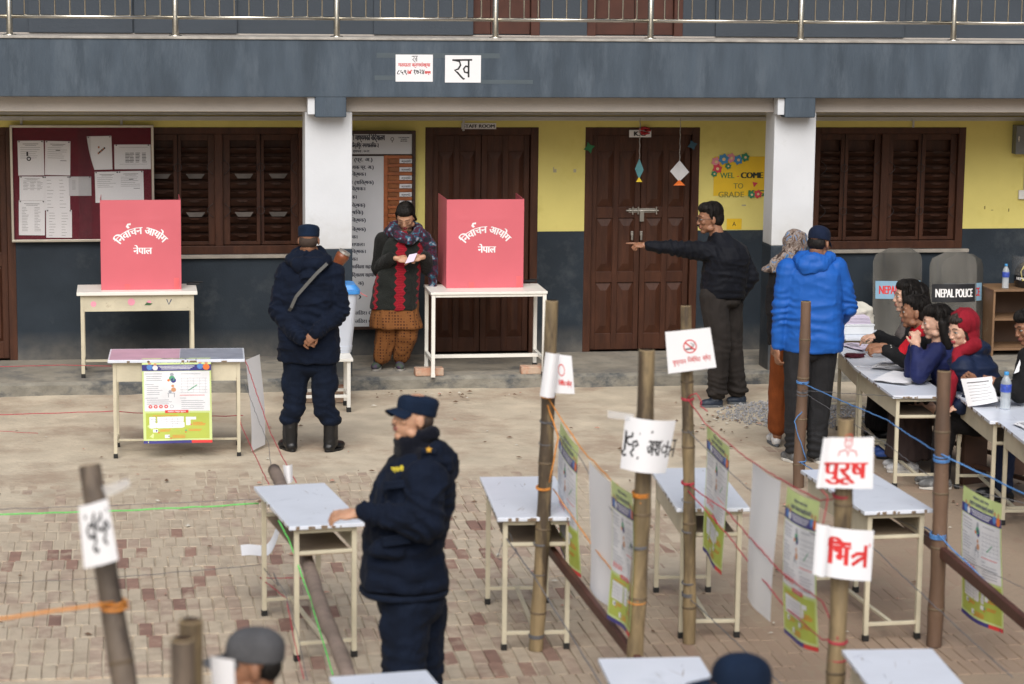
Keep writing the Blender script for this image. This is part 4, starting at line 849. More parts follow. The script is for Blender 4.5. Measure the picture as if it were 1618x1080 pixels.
# ================================================================== POSTERS, SIGNS AND POLES
lime = mat('poster_lime', (.44, .52, .09), .45, var=.06, scale=6); purp = mat('poster_navy', (.05, .045, .22), .45); pred = mat('poster_red', (.70, .05, .05), .45); porg = mat('poster_orange', (.80, .20, .05), .5)
pwh = mat('poster_white', (.78, .79, .82), .45); pgr = mat('poster_grey_print', (.35, .37, .42), .6); pskin = mat('poster_skin', (.60, .30, .16), .6); pgreen = mat('poster_green', (.10, .35, .20), .6)
PMT = [lime, pwh, purp, pred, pgr, porg, pskin, pgreen, mat('poster_pale_lime', (.60, .72, .30), .45), mat('poster_blue', (.10, .25, .60), .5)]
PW, PH = .50, .70
def poster_print(mb, f):
    rr = random.Random(3); l1, l2, l3 = .0006, .0012, .0018
    patch(mb, f, 0, 0, PW, .022, 2, l1, 8, 1); patch(mb, f, PW * .70, 0.0, PW, .022, 3, l2, 4, 1)
    patch(mb, f, 0, PH - .125, PW, PH - .075, 2, l1, 8, 2)
    words(mb, 'मतदान र मतगणना सम्बन्धी जानकारी', f, PW * .5, PH - .062, .022, 2, width=.30, bold=.05, lay=l2); words(mb, 'निर्वाचन आयोग नेपाल', f, PW * .48, PH - .025, .014, 2, width=.2, bold=.05, lay=l2)
    for k in range(3): patch(mb, f, PW * (.24 + .02 * k), PH - .090 - .011 * k, PW * (.76 - .03 * k), PH - .085 - .011 * k, 1, l2, 4, 1)
    for u, v, r, m_ in ((.055, .605, .022, 9), (.055, .635, .011, 6), (.095, .6, .02, 1), (.095, .625, .012, 6), (.42, .61, .022, 9), (.42, .642, .012, 6), (.465, .605, .025, 5), (.465, .64, .012, 6)): disc(mb, f, u, v, r, m_, l3)
    patch(mb, f, .012, .255, PW - .012, PH - .128, 1, l2, 8, 8)
    for k, (n, v0, x0, x1) in enumerate(((1, .550, .02, .18), (3, .53, .03, .16), (1, .467, .02, .09), (5, .45, .03, .15), (1, .358, .02, .11), (3, .342, .03, .22), (1, .548, .28, .44), (1, .355, .27, .33), (5, .335, .28, .46))):
        for q in range(n): v = v0 - q * .0155; patch(mb, f, x0, v, x0 + (x1 - x0) * rr.uniform(.7, 1), v + .004, 4, l3, 3, 1)
    for (u, v, r, m_) in ((.215, .545, .014, 4), (.215, .515, .022, 7), (.225, .50, .020, 2), (.19, .50, .010, 5), (.22, .455, .011, 6), (.225, .425, .018, 6), (.20, .41, .012, 4)): disc(mb, f, u, v, r, m_, l3)
    patch(mb, f, .18, .395, .235, .400, 4, l3); patch(mb, f, .185, .365, .19, .40, 4, l3); patch(mb, f, .228, .365, .233, .40, 4, l3)
    for k in range(6): patch(mb, f, .27, .40 + .023 * k, .47, .402 + .023 * k, 4, l3, 2, 1)
    for k in range(5): u = .285 + .043 * k; patch(mb, f, u, .40, u + .0015, .515, 4, l3, 1, 2)
    mb.add([f(.33, .42, l3), f(.335, .415, l3), f(.40, .46, l3), f(.395, .465, l3)], ((0, 1, 2, 3),), 7); patch(mb, f, .27, .378, .45, .382, 3, l3, 2, 1)
    for k in range(4): disc(mb, f, .055 + .038 * k, .292, .014, 3, l3, 14); disc(mb, f, .055 + .038 * k, .292, .006, 1, l3 + .0004, 8)
    disc(mb, f, .21, .292, .014, 4, l3, 14, .011)
    patch(mb, f, .16, .240, .33, .262, 3, l3, 3, 1); words(mb, 'मतदान गर्दा ध्यान', f, .245, .245, .012, 1, width=.13, bold=.06, lay=.0024)
    patch(mb, f, .02, .035, PW - .02, .24, 0, l1 + .0002, 6, 4)
    patch(mb, f, .045, .12, .30, .21, 1, l2, 3, 2)
    for k in range(4): patch(mb, f, .05, .135 + .018 * k, .29, .137 + .018 * k, 4, l3, 2, 1)
    for u in (.09, .13, .17, .21, .25): patch(mb, f, u, .125, u + .0015, .205, 4, l3)
    for u0, v0, w_, h_ in ((.31, .185, .075, .022), (.31, .14, .034, .044), (.07, .088, .035, .024), (.265, .088, .035, .024), (.155, .042, .035, .026)): patch(mb, f, u0, v0, u0 + w_, v0 + h_, 1, l2)
    for u0, v0, n in ((.36, .16, 3), (.12, .105, 2), (.33, .105, 2), (.21, .06, 3), (.07, .217, 1), (.17, .217, 1)):
        for q in range(n): patch(mb, f, u0, v0 - .010 * q, u0 + rr.uniform(.07, .1), v0 - .010 * q + .004, 5, l3, 2, 1)
    for u, v in ((.112, .086), (.308, .086), (.20, .04), (.348, .145)): disc(mb, f, u, v, .006, 3, l3, 6)
    disc(mb, f, .095, .10, .007, 2, l3, 8); disc(mb, f, .31, .10, .007, 7, l3, 8); disc(mb, f, .185, .055, .007, 4, l3, 8)
def poster(label, f, loc=(0, 0, 0), blank=False, W=PW, H=PH, group='election posters hung on the ropes', name='election_poster', m0=None, prnt=True):
    t = thing(name, label, 'poster' if not blank else 'paper', loc, 0, group)
    mb = grid_sheet(f, W, H, 14, 18); mb.build('sheet', [paper_m if blank else (m0 or PMT[8])], t, smooth=True)
    if not blank and prnt: mb = MB(); poster_print(mb, f); mb.build('print', PMT, t)
    return t
def hang(label, tl, tr, D0, D1, W, H, seed, **k):
    A, B = onD(tl[0], tl[1], D0), onD(tr[0], tr[1], D1); d = B - A; n = Vector((d.y, -d.x, 0)).normalized()
    if n.dot(CAMP - A) < 0: n = -n
    org = A.copy()
    def f(u, v, l):
        s = u / W; q = d * s; dr = (H - v)
        wv = .018 * math.sin(3.2 * s + seed) * (.3 + dr) + .010 * math.sin(7 * s + seed * 2 + dr * 3) * dr + .012 * math.sin(dr * 5 + seed)
        p_ = q + n * (wv + l * 1.3) + Vector((0, 0, -dr - .01 * math.sin(s * 3.1))); return (p_.x, p_.y, p_.z)
    return poster(label, f, tuple(org), W=W, H=H, **k)
hang('green poster nearest the far bamboo pole with orange rope', (888, 665), (915, 706), 13.05, 12.65, PW, .72, .5)
hang('blank white back of a poster in the middle of the orange rope', (936, 727), (967, 762), 12.3, 11.95, PW, .68, 1.7, blank=True, name='hung_paper')
hang('green poster hanging just left of the handwritten sign pole', (967, 757), (1000, 780), 11.75, 11.35, PW, .71, 2.9)
hang('green poster on the red rope right of the no smoking pole', (1113, 672), (1151, 706), 13.0, 12.6, PW, .70, 4.1)
hang('blank white sheet on the red rope between two green posters', (1185, 729), (1232, 760), 12.0, 11.6, .52, .71, 5.2, blank=True, name='hung_paper')
hang('green poster on the red rope beside the red lettered signs', (1246, 768), (1296, 792), 11.3, 10.9, PW, .72, 6.6)
hang('green poster on the blue rope at the right edge', (1527, 766), (1585, 796), 12.9, 12.5, PW, .71, 7.4)
# poster draped over the front desk
A = onZ(224, 568, .75); B = onZ(333, 567, .75); W = (B - A).length; dirx = (B - A).normalized(); 
def fdr(u, v, l):
    s = u / PW; k = .665; dr = (PH - v) * k / PH * 1.0 - .035
    if dr < 0: y, z = -dr, .004 + l
    else: y, z = -.012 - .006 * math.sin(6 * s + 1) * dr * 2 - l - .03 * max(0, dr - .5) * 4 * (.5 + .5 * math.sin(s * 4)), -dr
    p_ = dirx * (W * s) + Vector((.01 * dr, y, z)); return (p_.x, p_.y, p_.z)
poster('green poster draped over the front of the left school desk', fdr, tuple(A))
# white board leaning behind that desk's right side
A = onD(390, 560, 17.9)
def fwb(u, v, l): x = .0 + .115 * u / .4 + .03 * (1 - v / .72) + .01 * math.sin(v * 6); return (x, u * .5, v - .74 + .02 * u)
poster('white sheet standing at the right side of the poster desk', fwb, tuple(A), blank=True, W=.4, H=.70, name='leaning_sheet', group='loose white sheets by the desks')

bam = mat('bamboo', (.25, .185, .10), .5, var=.4, scale=14, bump=.4, bscale=40, stretch=(1, 1, .22), col2=(.07, .05, .032), amt=.49, tscale=8)
bam_d = mat('dark_bamboo', (.13, .10, .075), .65, var=.35, scale=7, bump=.35, stretch=(1, 1, .25), col2=(.04, .03, .024), amt=.45, tscale=9)
bam_r = mat('brown_pole_wood', (.13, .078, .05), .6, var=.3, scale=6, bump=.3, stretch=(1, 1, .35), col2=(.08, .05, .035), amt=.42, tscale=5)
POLES = {}
def pole(key, label, top, D, ybase, r0, r1, m, xb=None, nodes=4, Dt=None, wraps=()):
    T = onD(top[0], top[1], Dt or D); Bp = onD(xb if xb is not None else top[0], ybase, D); k = (0 - T.z) / (Bp.z - T.z); Bp = T + (Bp - T) * k
    t = thing('bamboo_pole', label, 'pole', tuple(Bp), 0, 'bamboo poles holding the ropes'); V = T - Bp; N = 40; pts = []; rs = []
    nd = [(.12 + i * (.9 / nodes) + random.uniform(-.03, .03)) for i in range(nodes)]
    for i in range(N + 1):
        s = i / N; bend = .008 * math.sin(s * 4 + D); pts.append(V * s + Vector((bend, 0, 0))); r = r0 + (r1 - r0) * s
        r += .0045 * math.exp(-(min(abs(s - q) for q in nd) * 60) ** 2 * .12); rs.append(r)
    mb = MB(); mb.tube(pts, rs, 16, caps=False); mb.tube([pts[-1], pts[-1] - V.normalized() * .10], [rs[-1] * .99, rs[-1] * .72], 16, 1, caps=False)
    a = Vector(pts[-1]); mb.build('culm', [m, wood_dark], t, smooth=True)
    rim = MB(); rim.tube([a, a + V.normalized() * .003], [rs[-1] * .99, rs[-1] * .8], 16, caps=False); rim.build('cut_rim', mat('cut_bamboo', (.30, .22, .12), .8), t)
    nm = MB()
    for q in nd:
        c_ = V * q + Vector((.008 * math.sin(q * 4 + D), 0, 0)); r = r0 + (r1 - r0) * q + .0045; u_ = V.normalized()
        nm.tube([c_ - u_ * .007, c_ - u_ * .002, c_ + u_ * .002, c_ + u_ * .007], [r * .985, r * 1.05, r * 1.05, r * .985], 16, caps=False)
    nm.build('joint_rings', mat('bamboo_joint', (.12, .085, .05), .7, var=.3), t)['kind'] = 'stuff'
    POLES[key] = (Bp.copy(), T.copy(), r0, r1, D); return t
pole('A', 'tall bamboo pole with a curled paper and orange rope near the picture centre', (874, 475), 12.78, 1048, .039, .035, bam, xb=845)
pole('B', 'bamboo pole carrying the handwritten black lettered sign', (1021, 553), 11.4, 1036, .041, .040, bam, xb=1004)
pole('C', 'bamboo pole carrying the no smoking sign', (1086, 483), 12.95, 1031, .035, .029, bam, xb=1088)
pole('D', 'bamboo pole with blue rope before the man in blue', (1272, 476), 16.95, 774, .040, .036, bam_r, xb=1263)
pole('E', 'dark brown pole before the registration desks', (1494, 586), 12.95, 1035, .043, .037, bam_r, xb=1474)
pole('F', 'bamboo pole carrying the two red lettered signs', (1334, 662), 10.5, 1075, .042, .036, bam, xb=1322)
pole('G', 'leaning blackened bamboo pole with the handwritten sign at the left', (145, 735), 7.6, 1080, .042, .036, bam_d, xb=200, Dt=7.75, nodes=3)
pole('H', 'pale bamboo stub behind another one at the bottom left', (306, 980), 6.9, 1080, .036, .036, bam, nodes=3); pole('I', 'short dark bamboo stub at the bottom left edge', (292, 1010), 6.5, 1080, .033, .033, bam_d, nodes=3)
def at_pole(key, py):
    Bp, T, r0, r1, D = POLES[key]
    lo, hi = 0.0, 1.0
    for _ in range(30):
        m = (lo + hi) / 2; p = Bp + (T - Bp) * m; d = p - CAMP; y = 540 - FPX * d.dot(CU) / d.dot(_f)
        if y > py: lo = m
        else: hi = m
    return Bp + (T - Bp) * lo, r0 + (r1 - r0) * lo
# tied timber beams
def beam(name, label, a, b, r, m, square=False):
    A, B = onD(*a), onD(*b); mb = MB()
    t = thing(name, label, 'pole' if not square else 'beam', tuple(A))
    if square:
        d = B - A; u = d.normalized(); s = u.cross(Vector((0, 0, 1))).normalized(); upv = s.cross(u)
        vs = [q + s * sx * r * .6 + upv * sz * r for q in (Vector((0, 0, 0)), d) for sx, sz in ((-1, -1), (1, -1), (1, 1), (-1, 1))]
        mb.add(vs, ((0, 1, 2, 3), (7, 6, 5, 4), (0, 4, 5, 1), (1, 5, 6, 2), (2, 6, 7, 3), (3, 7, 4, 0))); mb.build('timber', m, t, bevel=.006)
    else:
        N = 30; mb.tube([(B - A) * (i / N) + Vector((.006 * math.sin(i * .5), 0, .01 * math.sin(i * .3))) for i in range(N + 1)], [r * (1 + .06 * math.sin(i * 1.9)) for i in range(N + 1)], 14); mb.build('timber', m, t, smooth=True)
    return t
redwood = mat('brown_red_timber', (.075, .028, .020), .5, var=.25, bump=.2); greyw = mat('weathered_timber', (.21, .16, .13), .8, var=.3, scale=6, bump=.5, stretch=(1, 1, 1), col2=(.12, .09, .08), amt=.4, tscale=6)
beam('timber_beam', 'dark red timber tied between the two bamboo poles', (866, 863, 13.0), (1012, 1050, 11.3), .028, redwood, True)
beam('timber_beam', 'dark red timber running from the desk to the right edge', (1395, 792, 13.9), (1640, 1000, 11.6), .031, redwood, True)
beam('timber_pole', 'weathered round timber lying through the left desk', (433, 742, 14.5), (552, 1080, 10.8), .038, greyw)
# signs on the poles
def sign_f(cs, D, W, H, bulge=0.0, curl=None, curlr=.05):
    Q = [onD(px, py, D) for px, py in cs]        # TL TR BR BL
    o = Q[3]; n = (CAMP - o).normalized(); nh = Vector((n.x, n.y, 0)).normalized()
    def f(u, v, l):
        s, tt = u / W, v / H
        p_ = (Q[3] * (1 - s) + Q[2] * s) * (1 - tt) + (Q[0] * (1 - s) + Q[1] * s) * tt - o
        b = bulge * (1 - (2 * s - 1) ** 2)
        if curl:
            k = max(0, (curl - s) / curl) if curl > 0 else max(0, (s - 1 - curl) / -curl)
            b += curlr * math.sin(k * 2.6) ; p_ += RH * (.6 * curlr * k * k * (1 if curl > 0 else -1)) * 1.2
        p_ = p_ + nh * (b + l); return (p_.x, p_.y, p_.z)
    return f, tuple(o)
def sign(label, cs, D, W, H, painter, mats_, **k):
    f, o = sign_f(cs, D, W, H, **k); t = thing('paper_sign', label, 'sign', o, 0, 'paper signs on the bamboo poles')
    grid_sheet(f, W, H, 16, 8).build('sheet', paper_m, t, smooth=True)
    mb = MB(); painter(mb, f); mb.build('print', mats_, t); return t
def p_smoke(mb, f):
    disc(mb, f, .125, .128, .036, 3, .0012, 24, .030)
    mb.add([f(.098, .148, .0016), f(.103, .154, .0016), f(.152, .108, .0016), f(.147, .102, .0016)], ((0, 1, 2, 3),), 3)
    patch(mb, f, .10, .112, .135, .119, 1, .0012); patch(mb, f, .137, .112, .143, .119, 2, .0012)
    strokes(mb, [[(0, 0), (-.2, .3), (.2, .5), (0, .9), (-.5, 1.0)], [(.3, 0), (.1, .3), (.5, .6), (.4, 1)]], f, .138, .122, .022, .12, 1)
    words(mb, 'धुम्रपान', f, .062, .042, .024, 3, width=.068, bold=.02); words(mb, 'िनषेिधत', f, .138, .045, .024, 3, width=.066, bold=.02); words(mb, 'क्षेत्र', f, .204, .048, .024, 3, width=.042, bold=.02)
sign('square no smoking sign with red lettering on the bamboo pole', [(1051, 524), (1122, 517), (1132, 580), (1056, 590)], 12.86, .245, .215, p_smoke, PM, bulge=.006)
def p_curl(mb, f):
    disc(mb, f, .13, .13, .034, 1, .0012, 20, .028); words(mb, 'िनषेिधत क्षेत्र', f, .16, .045, .026, 1, width=.13, bold=.06)
sign('curled no smoking sign seen edge on at the top of the central pole', [(866, 557), (903, 562), (908, 622), (868, 620)], 12.70, .245, .215, p_curl, [paper_m, ink_r], bulge=.008)
f_, o_ = sign_f([(862, 556), (884, 558), (876, 628), (853, 625)], 12.66, .1, .2, bulge=.03); t = thing('paper_roll', 'white rolled sheet curling in front of the central pole', 'paper', o_); grid_sheet(f_, .1, .2, 10, 6).build('sheet', paper_m, t, smooth=True)
DDHA = [[(0, 1), (.9, 1)], [(.45, 1), (.45, .80), (.20, .72), (.12, .52), (.30, .36), (.52, .42), (.60, .18), (.44, 0), (.62, -.18)], [(.5, .5), (.75, .62), (.85, .45), (.65, .34)]]
VRI = [[(0, 1), (.7, 1)], [(.55, 1), (.55, 0)], [(.55, .6), (.30, .72), (.1, .5), (.2, .28), (.45, .25), (.55, .36)], [(.5, -.02), (.38, -.16), (.52, -.28), (.68, -.22)]]
KTA = [[(0, 1), (1.1, 1)], [(.45, 1), (.45, .0)], [(.45, .6), (.2, .75), (.05, .5), (.2, .28), (.45, .38)], [(.45, .6), (.7, .62), (.74, .4)], [(.98, 1), (.98, .0)], [(.98, .5), (.7, .42), (.6, .22), (.72, .1)]]
def p_b(mb, f):
    strokes(mb, DDHA, f, .008, .085, .095, .12, 1); strokes(mb, VRI[1:2] + VRI[3:], f, -.035, .09, .09, .13, 1); strokes(mb, [[(0, 0), (.5, 1)]], f, .092, .06, .14, .07, 1)
    words(mb, 'अश', f, .182, .085, .078, 1, width=.078, bold=.03); strokes(mb, KTA, f, .222, .075, .080, .10, 1)
sign('handwritten black lettered sheet wrapped round the bamboo pole', [(988, 656), (1068, 664), (1052, 747), (980, 739)], 11.27, .28, .25, p_b, PM, bulge=.055)
mb = MB(); f_, o_ = sign_f([(960, 648), (1002, 654), (1000, 664), (960, 660)], 11.25, .12, .03); t = thing('tape_piece', 'loose clear tape sticking out beside the handwritten sheet', 'tape', o_); grid_sheet(f_, .12, .03, 6, 2).build('strip', mat('shiny_tape', (.7, .72, .74), .15, alpha=.45), t)
def p_m(mb, f):
    words(mb, 'पुरूष', f, .14, .045, .075, 3, width=.20, bold=.07)
    hd = [[(-.5, .35), (-.62, -.2), (-.35, -.75), (0, -.9), (.35, -.75), (.62, -.2), (.5, .35)], [(-.62, .35), (.62, .35)], [(-.6, .38), (-.5, 1.05), (.4, 1.15), (.6, .38)], [(-.3, .05), (-.12, .05)], [(.15, .05), (.33, .05)], [(-.2, -.45), (.2, -.45)],
          [(-1.5, -2.0), (-1.3, -1.35), (-.4, -1.1), (0, -1.55), (.4, -1.1), (1.3, -1.35), (1.5, -2.0)], [(0, -1.55), (0, -2.0)]]
    strokes(mb, hd, f, .145, .20, .030, .14, 3)
sign('upper red lettered sign with a sketched man in a cap', [(1296, 690), (1381, 690), (1379, 772), (1284, 769)], 10.4, .27, .22, p_m, PM, bulge=.012, curl=.18, curlr=.02)
TRA = [[(0, 1), (.95, 1)], [(.75, 1), (.75, 0)], [(.75, .62), (.35, .60), (.12, .42)], [(.75, .50), (.45, .32), (.16, .08)]]
def p_i(mb, f):
    words(mb, 'िभ', f, .108, .065, .100, 3, width=.105, bold=.07); strokes(mb, TRA, f, .158, .062, .104, .17, 3); patch(mb, f, .055, .158, .165, .174, 3, .0011, 4, 1)
sign('lower red lettered sign with its left edge folded over', [(1292, 828), (1381, 838), (1376, 918), (1287, 906)], 10.4, .27, .235, p_i, PM, bulge=.03)
f_, o_ = sign_f([(1290, 826), (1311, 830), (1303, 912), (1284, 906)], 10.33, .06, .23, bulge=.012); t = thing('folded_sheet_edge', 'white folded strip at the left of the lower red sign', 'paper', o_); grid_sheet(f_, .06, .23, 6, 6).build('sheet', paper_m, t, smooth=True)
def p_v(mb, f):
    strokes(mb, VRI, f, .030, .075, .095, .15, 1); strokes(mb, DDHA, f, .088, .08, .095, .15, 1)
sign('handwritten sheet on the leaning pole at the left', [(124, 800), (170, 787), (187, 884), (133, 898)], 7.52, .19, .21, p_v, PM, bulge=.012)
f_, o_ = sign_f([(160, 768), (202, 755), (206, 766), (168, 786)], 7.52, .1, .04, bulge=.01); t = thing('tape_piece', 'loose clear tape beside the top of the leaning pole', 'tape', o_); grid_sheet(f_, .1, .04, 6, 2).build('strip', mat('shiny_tape', (.7, .72, .74)), t)
f_, o_ = sign_f([(332, 1036), (370, 1042), (372, 1098), (336, 1096)], 7.0, .1, .13, bulge=.005); t = thing('paper_sign', 'blurred blank white sheet before the man in the grey cap', 'sign', o_, 0, 'paper signs on the bamboo poles'); grid_sheet(f_, .1, .13, 6, 2).build('sheet', paper_m, t)
f_, o_ = sign_f([(447, 734), (462, 733), (463, 760), (450, 764)], 14.35, .07, .12, bulge=.03); t = thing('paper_roll', 'small white rolled sheet stuck on the far end of the timber', 'paper', o_); grid_sheet(f_, .07, .12, 8, 4).build('sheet', paper_m, t, smooth=True)
# curled paper on the ground under the left desk
o = onZ(382, 852, .02 + .2)
A = onD(381, 864, 13.4)
def fcp(u, v, l):
    s = u / .3; x = .24 * s; z = .0 if s < .6 else .10 * ((s - .6) / .4) ** 2 * 2.2
    return (x + .004 * v, v * .5, z + .06 * v + l + .004 * math.sin(9 * s))
poster('white sheet curling up beside the leg of the left desk', fcp, tuple(onD(382, 878, 13.6)), blank=True, W=.3, H=.35, name='fallen_sheet', group='loose white sheets by the desks')
# ---- ropes
rope_m = lambda n, c: mat('rope_' + n, c, .7, var=.2, scale=80)
RR, RGn, RO, RBl, RG = rope_m('red', (.42, .04, .06)), rope_m('green', (.13, .62, .13)), rope_m('orange', (.66, .25, .04)), rope_m('blue', (.08, .23, .52)), rope_m('wire', (.13, .13, .14))
def rope(name, label, pts, m, r=.004, sag=.03, wrap=(), cat='rope'):
    r = r * .68; W_ = [p if isinstance(p, Vector) else onD(*p) for p in pts]; o = W_[0]; t = thing(name, label, cat, tuple(o)); P_ = []
    rn = random.Random(len(label) * 7 + int(abs(o.x) * 100))
    for a, b in zip(W_, W_[1:]):
        L = (b - a).length; n = max(4, int(L / .07))
        for i in range(n):
            s = i / n; P_.append(a + (b - a) * s - o + Vector((rn.uniform(-1, 1) * .0025, rn.uniform(-1, 1) * .0025, -sag * L * 4 * s * (1 - s) * .25 + rn.uniform(-1, 1) * .0025)))
    P_.append(W_[-1] - o); MB().tube(P_, r, 6).build('strand', m, t, smooth=True)
    for key, py, turns in wrap:
        c, rr = at_pole(key, py); q = []
        for i in range(turns * 14): g_ = i * 2 * math.pi / 14; q.append(c - o + Vector(((rr + r) * math.cos(g_), (rr + r) * math.sin(g_), -turns * r * 1.1 + i * r * 2.2 / 14 + .006 * math.sin(g_))))
        MB().tube(q, r, 6).build('knot', m, t, smooth=True)
    return t
pf = lambda key, py: at_pole(key, py)[0] + (CAMP - at_pole(key, py)[0]).normalized() * (at_pole(key, py)[1] + .006)
rope('rope', 'bright green rope from the left edge to the left desk and down to the ground', [(-60, 814, 12.9), (200, 806, 13.3), (409, 795, 13.5)], RGn, .0065, .01, cat='rope')
rope('rope', 'green rope hanging down along the left desk', [(440, 822, 12.7), (455, 850, 12.6), (492, 950, 12.4), (526, 1066, 11.9)], RGn, .006, .02)
rope('rope', 'orange tape rope tied on the leaning pole at the left', [(-60, 984, 7.4), pf('G', 952)], RO, .008, .02, (('G', 958, 1), ('G', 950, 1)))
rope('rope', 'upper red rope at the left edge tied behind the booth table', [(-60, 579, 20.1), (100, 576, 20.1), (176, 578, 20.2)], RR, .004, .02)
rope('rope', 'red rope crossing behind the poster desk', [(-60, 656, 18.4), (180, 649, 18.3), (300, 658, 18.2), (384, 656, 18.1)], RR, .005, .01)
rope('rope', 'thin red rope lying low at the left edge', [(-60, 678, 17.9), (60, 684, 17.9)], RR, .003, .0)
rope('rope', 'red rope from the poster desk top down to the left desk', [(387, 566, 17.9), (430, 690, 16), (468, 762, 14.6)], RR, .005, .01)
rope('rope', 'red rope from the knot on the poster desk leg to the left desk', [(379, 655, 17.9), (380, 668, 17.8), (425, 765, 14.8)], RR, .005, .01)
rope('wire', 'grey wire beside the red ropes left of the standing policeman', [(385, 600, 17.9), (424, 700, 16), (432, 764, 14.6)], RG, .003, .03, cat='wire')
rope('wire', 'grey wire from the left edge running level with the green rope', [(-60, 806, 13.2), (409, 788, 13.6)], RG, .003, .01, cat='wire')
rope('wire', 'lower grey wire from the left edge to the left desk leg', [(-60, 922, 12.5), (150, 914, 13), (411, 892, 13.55)], RG, .003, .01, cat='wire')
rope('rope', 'short red rope tied round the legs of the left desk', [(411, 912, 13.6), (453, 913, 12.8), (500, 912, 12.6)], RR, .004, .01)
rope('rope', 'red rope slanting from the left desk legs to the ground', [(411, 912, 13.6), (453, 945, 12.6), (462, 1000, 12.3), (480, 1072, 11.9)], RR, .004, .01)
rope('wire', 'tangled grey wire at the left desk leg', [(412, 890, 13.5), (440, 925, 12.9), (432, 905, 12.8), (452, 940, 12.6), (470, 1000, 12.3), (486, 1075, 11.9)], RG, .003, .05, cat='wire')
rope('rope', 'orange rope from the central pole along the hung posters', [pf('A', 628), (916, 706, 12.65), (968, 760, 11.9), pf('B', 795)], RO, .005, .01, (('A', 626, 1), ('A', 770, 2), ('B', 780, 3)))
rope('rope', 'orange rope hanging down the front of the central pole', [pf('A', 640), (882, 690, 12.68), (868, 762, 12.68)], RO, .006, .02)
rope('rope', 'lower orange rope between the central pole and the sign pole', [(874, 772, 12.9), (935, 860, 12.3), pf('B', 950)], RO, .005, .01, (('B', 950, 1),))
rope('rope', 'upper red rope from the no smoking pole over the white sheets', [pf('C', 630), (1113, 668, 12.95), (1185, 727, 12.0), (1247, 765, 11.3), (1296, 790, 10.9), pf('F', 786)], RR, .005, .01, (('C', 629, 2), ('C', 762, 2), ('F', 782, 2)))
rope('rope', 'loose red rope end knotted beside the no smoking pole', [pf('C', 628), (1100, 622, 12.85), (1108, 633, 12.85), (1107, 642, 12.85), (1118, 650, 12.85)], RR, .005, -.2)
rope('rope', 'middle red rope crossing before the blank white sheet', [pf('C', 765), (1150, 808, 12.5), (1235, 905, 11.3), (1300, 950, 10.6), pf('F', 1008)], RR, .005, .01, (('F', 1012, 2), ('F', 1040, 1)))
rope('rope', 'lower red rope crossing before the blank white sheet', [pf('C', 775), (1150, 845, 12.5), (1240, 958, 11.3), (1300, 1010, 10.6), pf('F', 1010)], RR, .005, .01)
rope('rope', 'red rope hanging between the two red lettered signs', [(1296, 772, 10.4), (1308, 785, 10.4), (1300, 830, 10.4)], RR, .004, .05)
rope('wire', 'grey wire from the no smoking pole to the right over the sheets', [pf('C', 680), (1180, 770, 12.4), (1310, 860, 10.6)], RG, .0035, .02, (('C', 680, 1), ('C', 790, 1), ('C', 938, 4), ('C', 920, 2), ('C', 838, 2)), cat='wire')
rope('wire', 'grey wire from the central pole to the handwritten sign pole', [pf('A', 665), (915, 720, 12.6), (962, 800, 12), pf('B', 860)], RG, .0035, .01, (('A', 665, 2), ('A', 700, 1), ('A', 858, 2), ('A', 905, 1), ('A', 1003, 4), ('B', 862, 3)), cat='wire')
rope('wire', 'long grey wire slanting over the ground below the middle desk', [(790, 835, 12.9), (840, 905, 12.3), (900, 1000, 11.8), (950, 1080, 11)], RG, .005, .02, cat='wire')
rope('wire', 'looped grey wire hanging at the middle desk leg', [(800, 838, 12.8), (786, 880, 12.8), (800, 890, 12.8), (816, 870, 12.8), (804, 840, 12.8)], RG, .003, .05, cat='wire')
rope('wire', 'long grey wire slanting over the ground to the bottom right', [(1085, 940, 13), (1180, 1030, 11.9), (1235, 1080, 11.3)], RG, .004, .01, cat='wire')
rope('wire', 'grey wire slanting behind the red lettered signs to the right', [(1375, 860, 13), (1480, 960, 12), (1600, 1070, 11)], RG, .004, .01, cat='wire')
rope('rope', 'upper blue rope from the brown pole by the man in blue', [pf('D', 605), (1400, 662, 15), pf('E', 718), (1560, 752, 12.8), (1640, 790, 12.4)], RBl, .006, .01, (('D', 603, 2), ('D', 727, 1), ('E', 726, 2), ('E', 720, 1)))
rope('rope', 'lower blue rope crossing the desk to the dark brown pole', [pf('D', 730), (1340, 770, 15), (1430, 815, 14), pf('E', 845), (1580, 940, 12.3), (1612, 975, 12.1)], RBl, .006, .01, (('E', 846, 3),))
rope('rope', 'loose blue rope hanging down the pole by the man in blue', [pf('D', 650), (1255, 665, 16.9), (1262, 690, 16.9), (1274, 725, 16.9)], RBl, .005, -.05)
rope('wire', 'grey wire fan spreading right from the pole by the man in blue', [pf('D', 618), (1400, 700, 15), (1480, 760, 13.1), (1640, 800, 13)], RG, .003, .01, (('D', 618, 3), ('D', 623, 2)), cat='wire')
rope('wire', 'level grey wire behind the registration desk legs', [pf('D', 616), (1400, 625, 16), (1485, 634, 14)], RG, .003, .01, cat='wire')
rope('wire', 'grey wire crossing at table height to the right edge', [(1370, 800, 13.3), (1440, 830, 13.2), (1500, 870, 13), (1640, 940, 12)], RG, .003, .02, cat='wire')
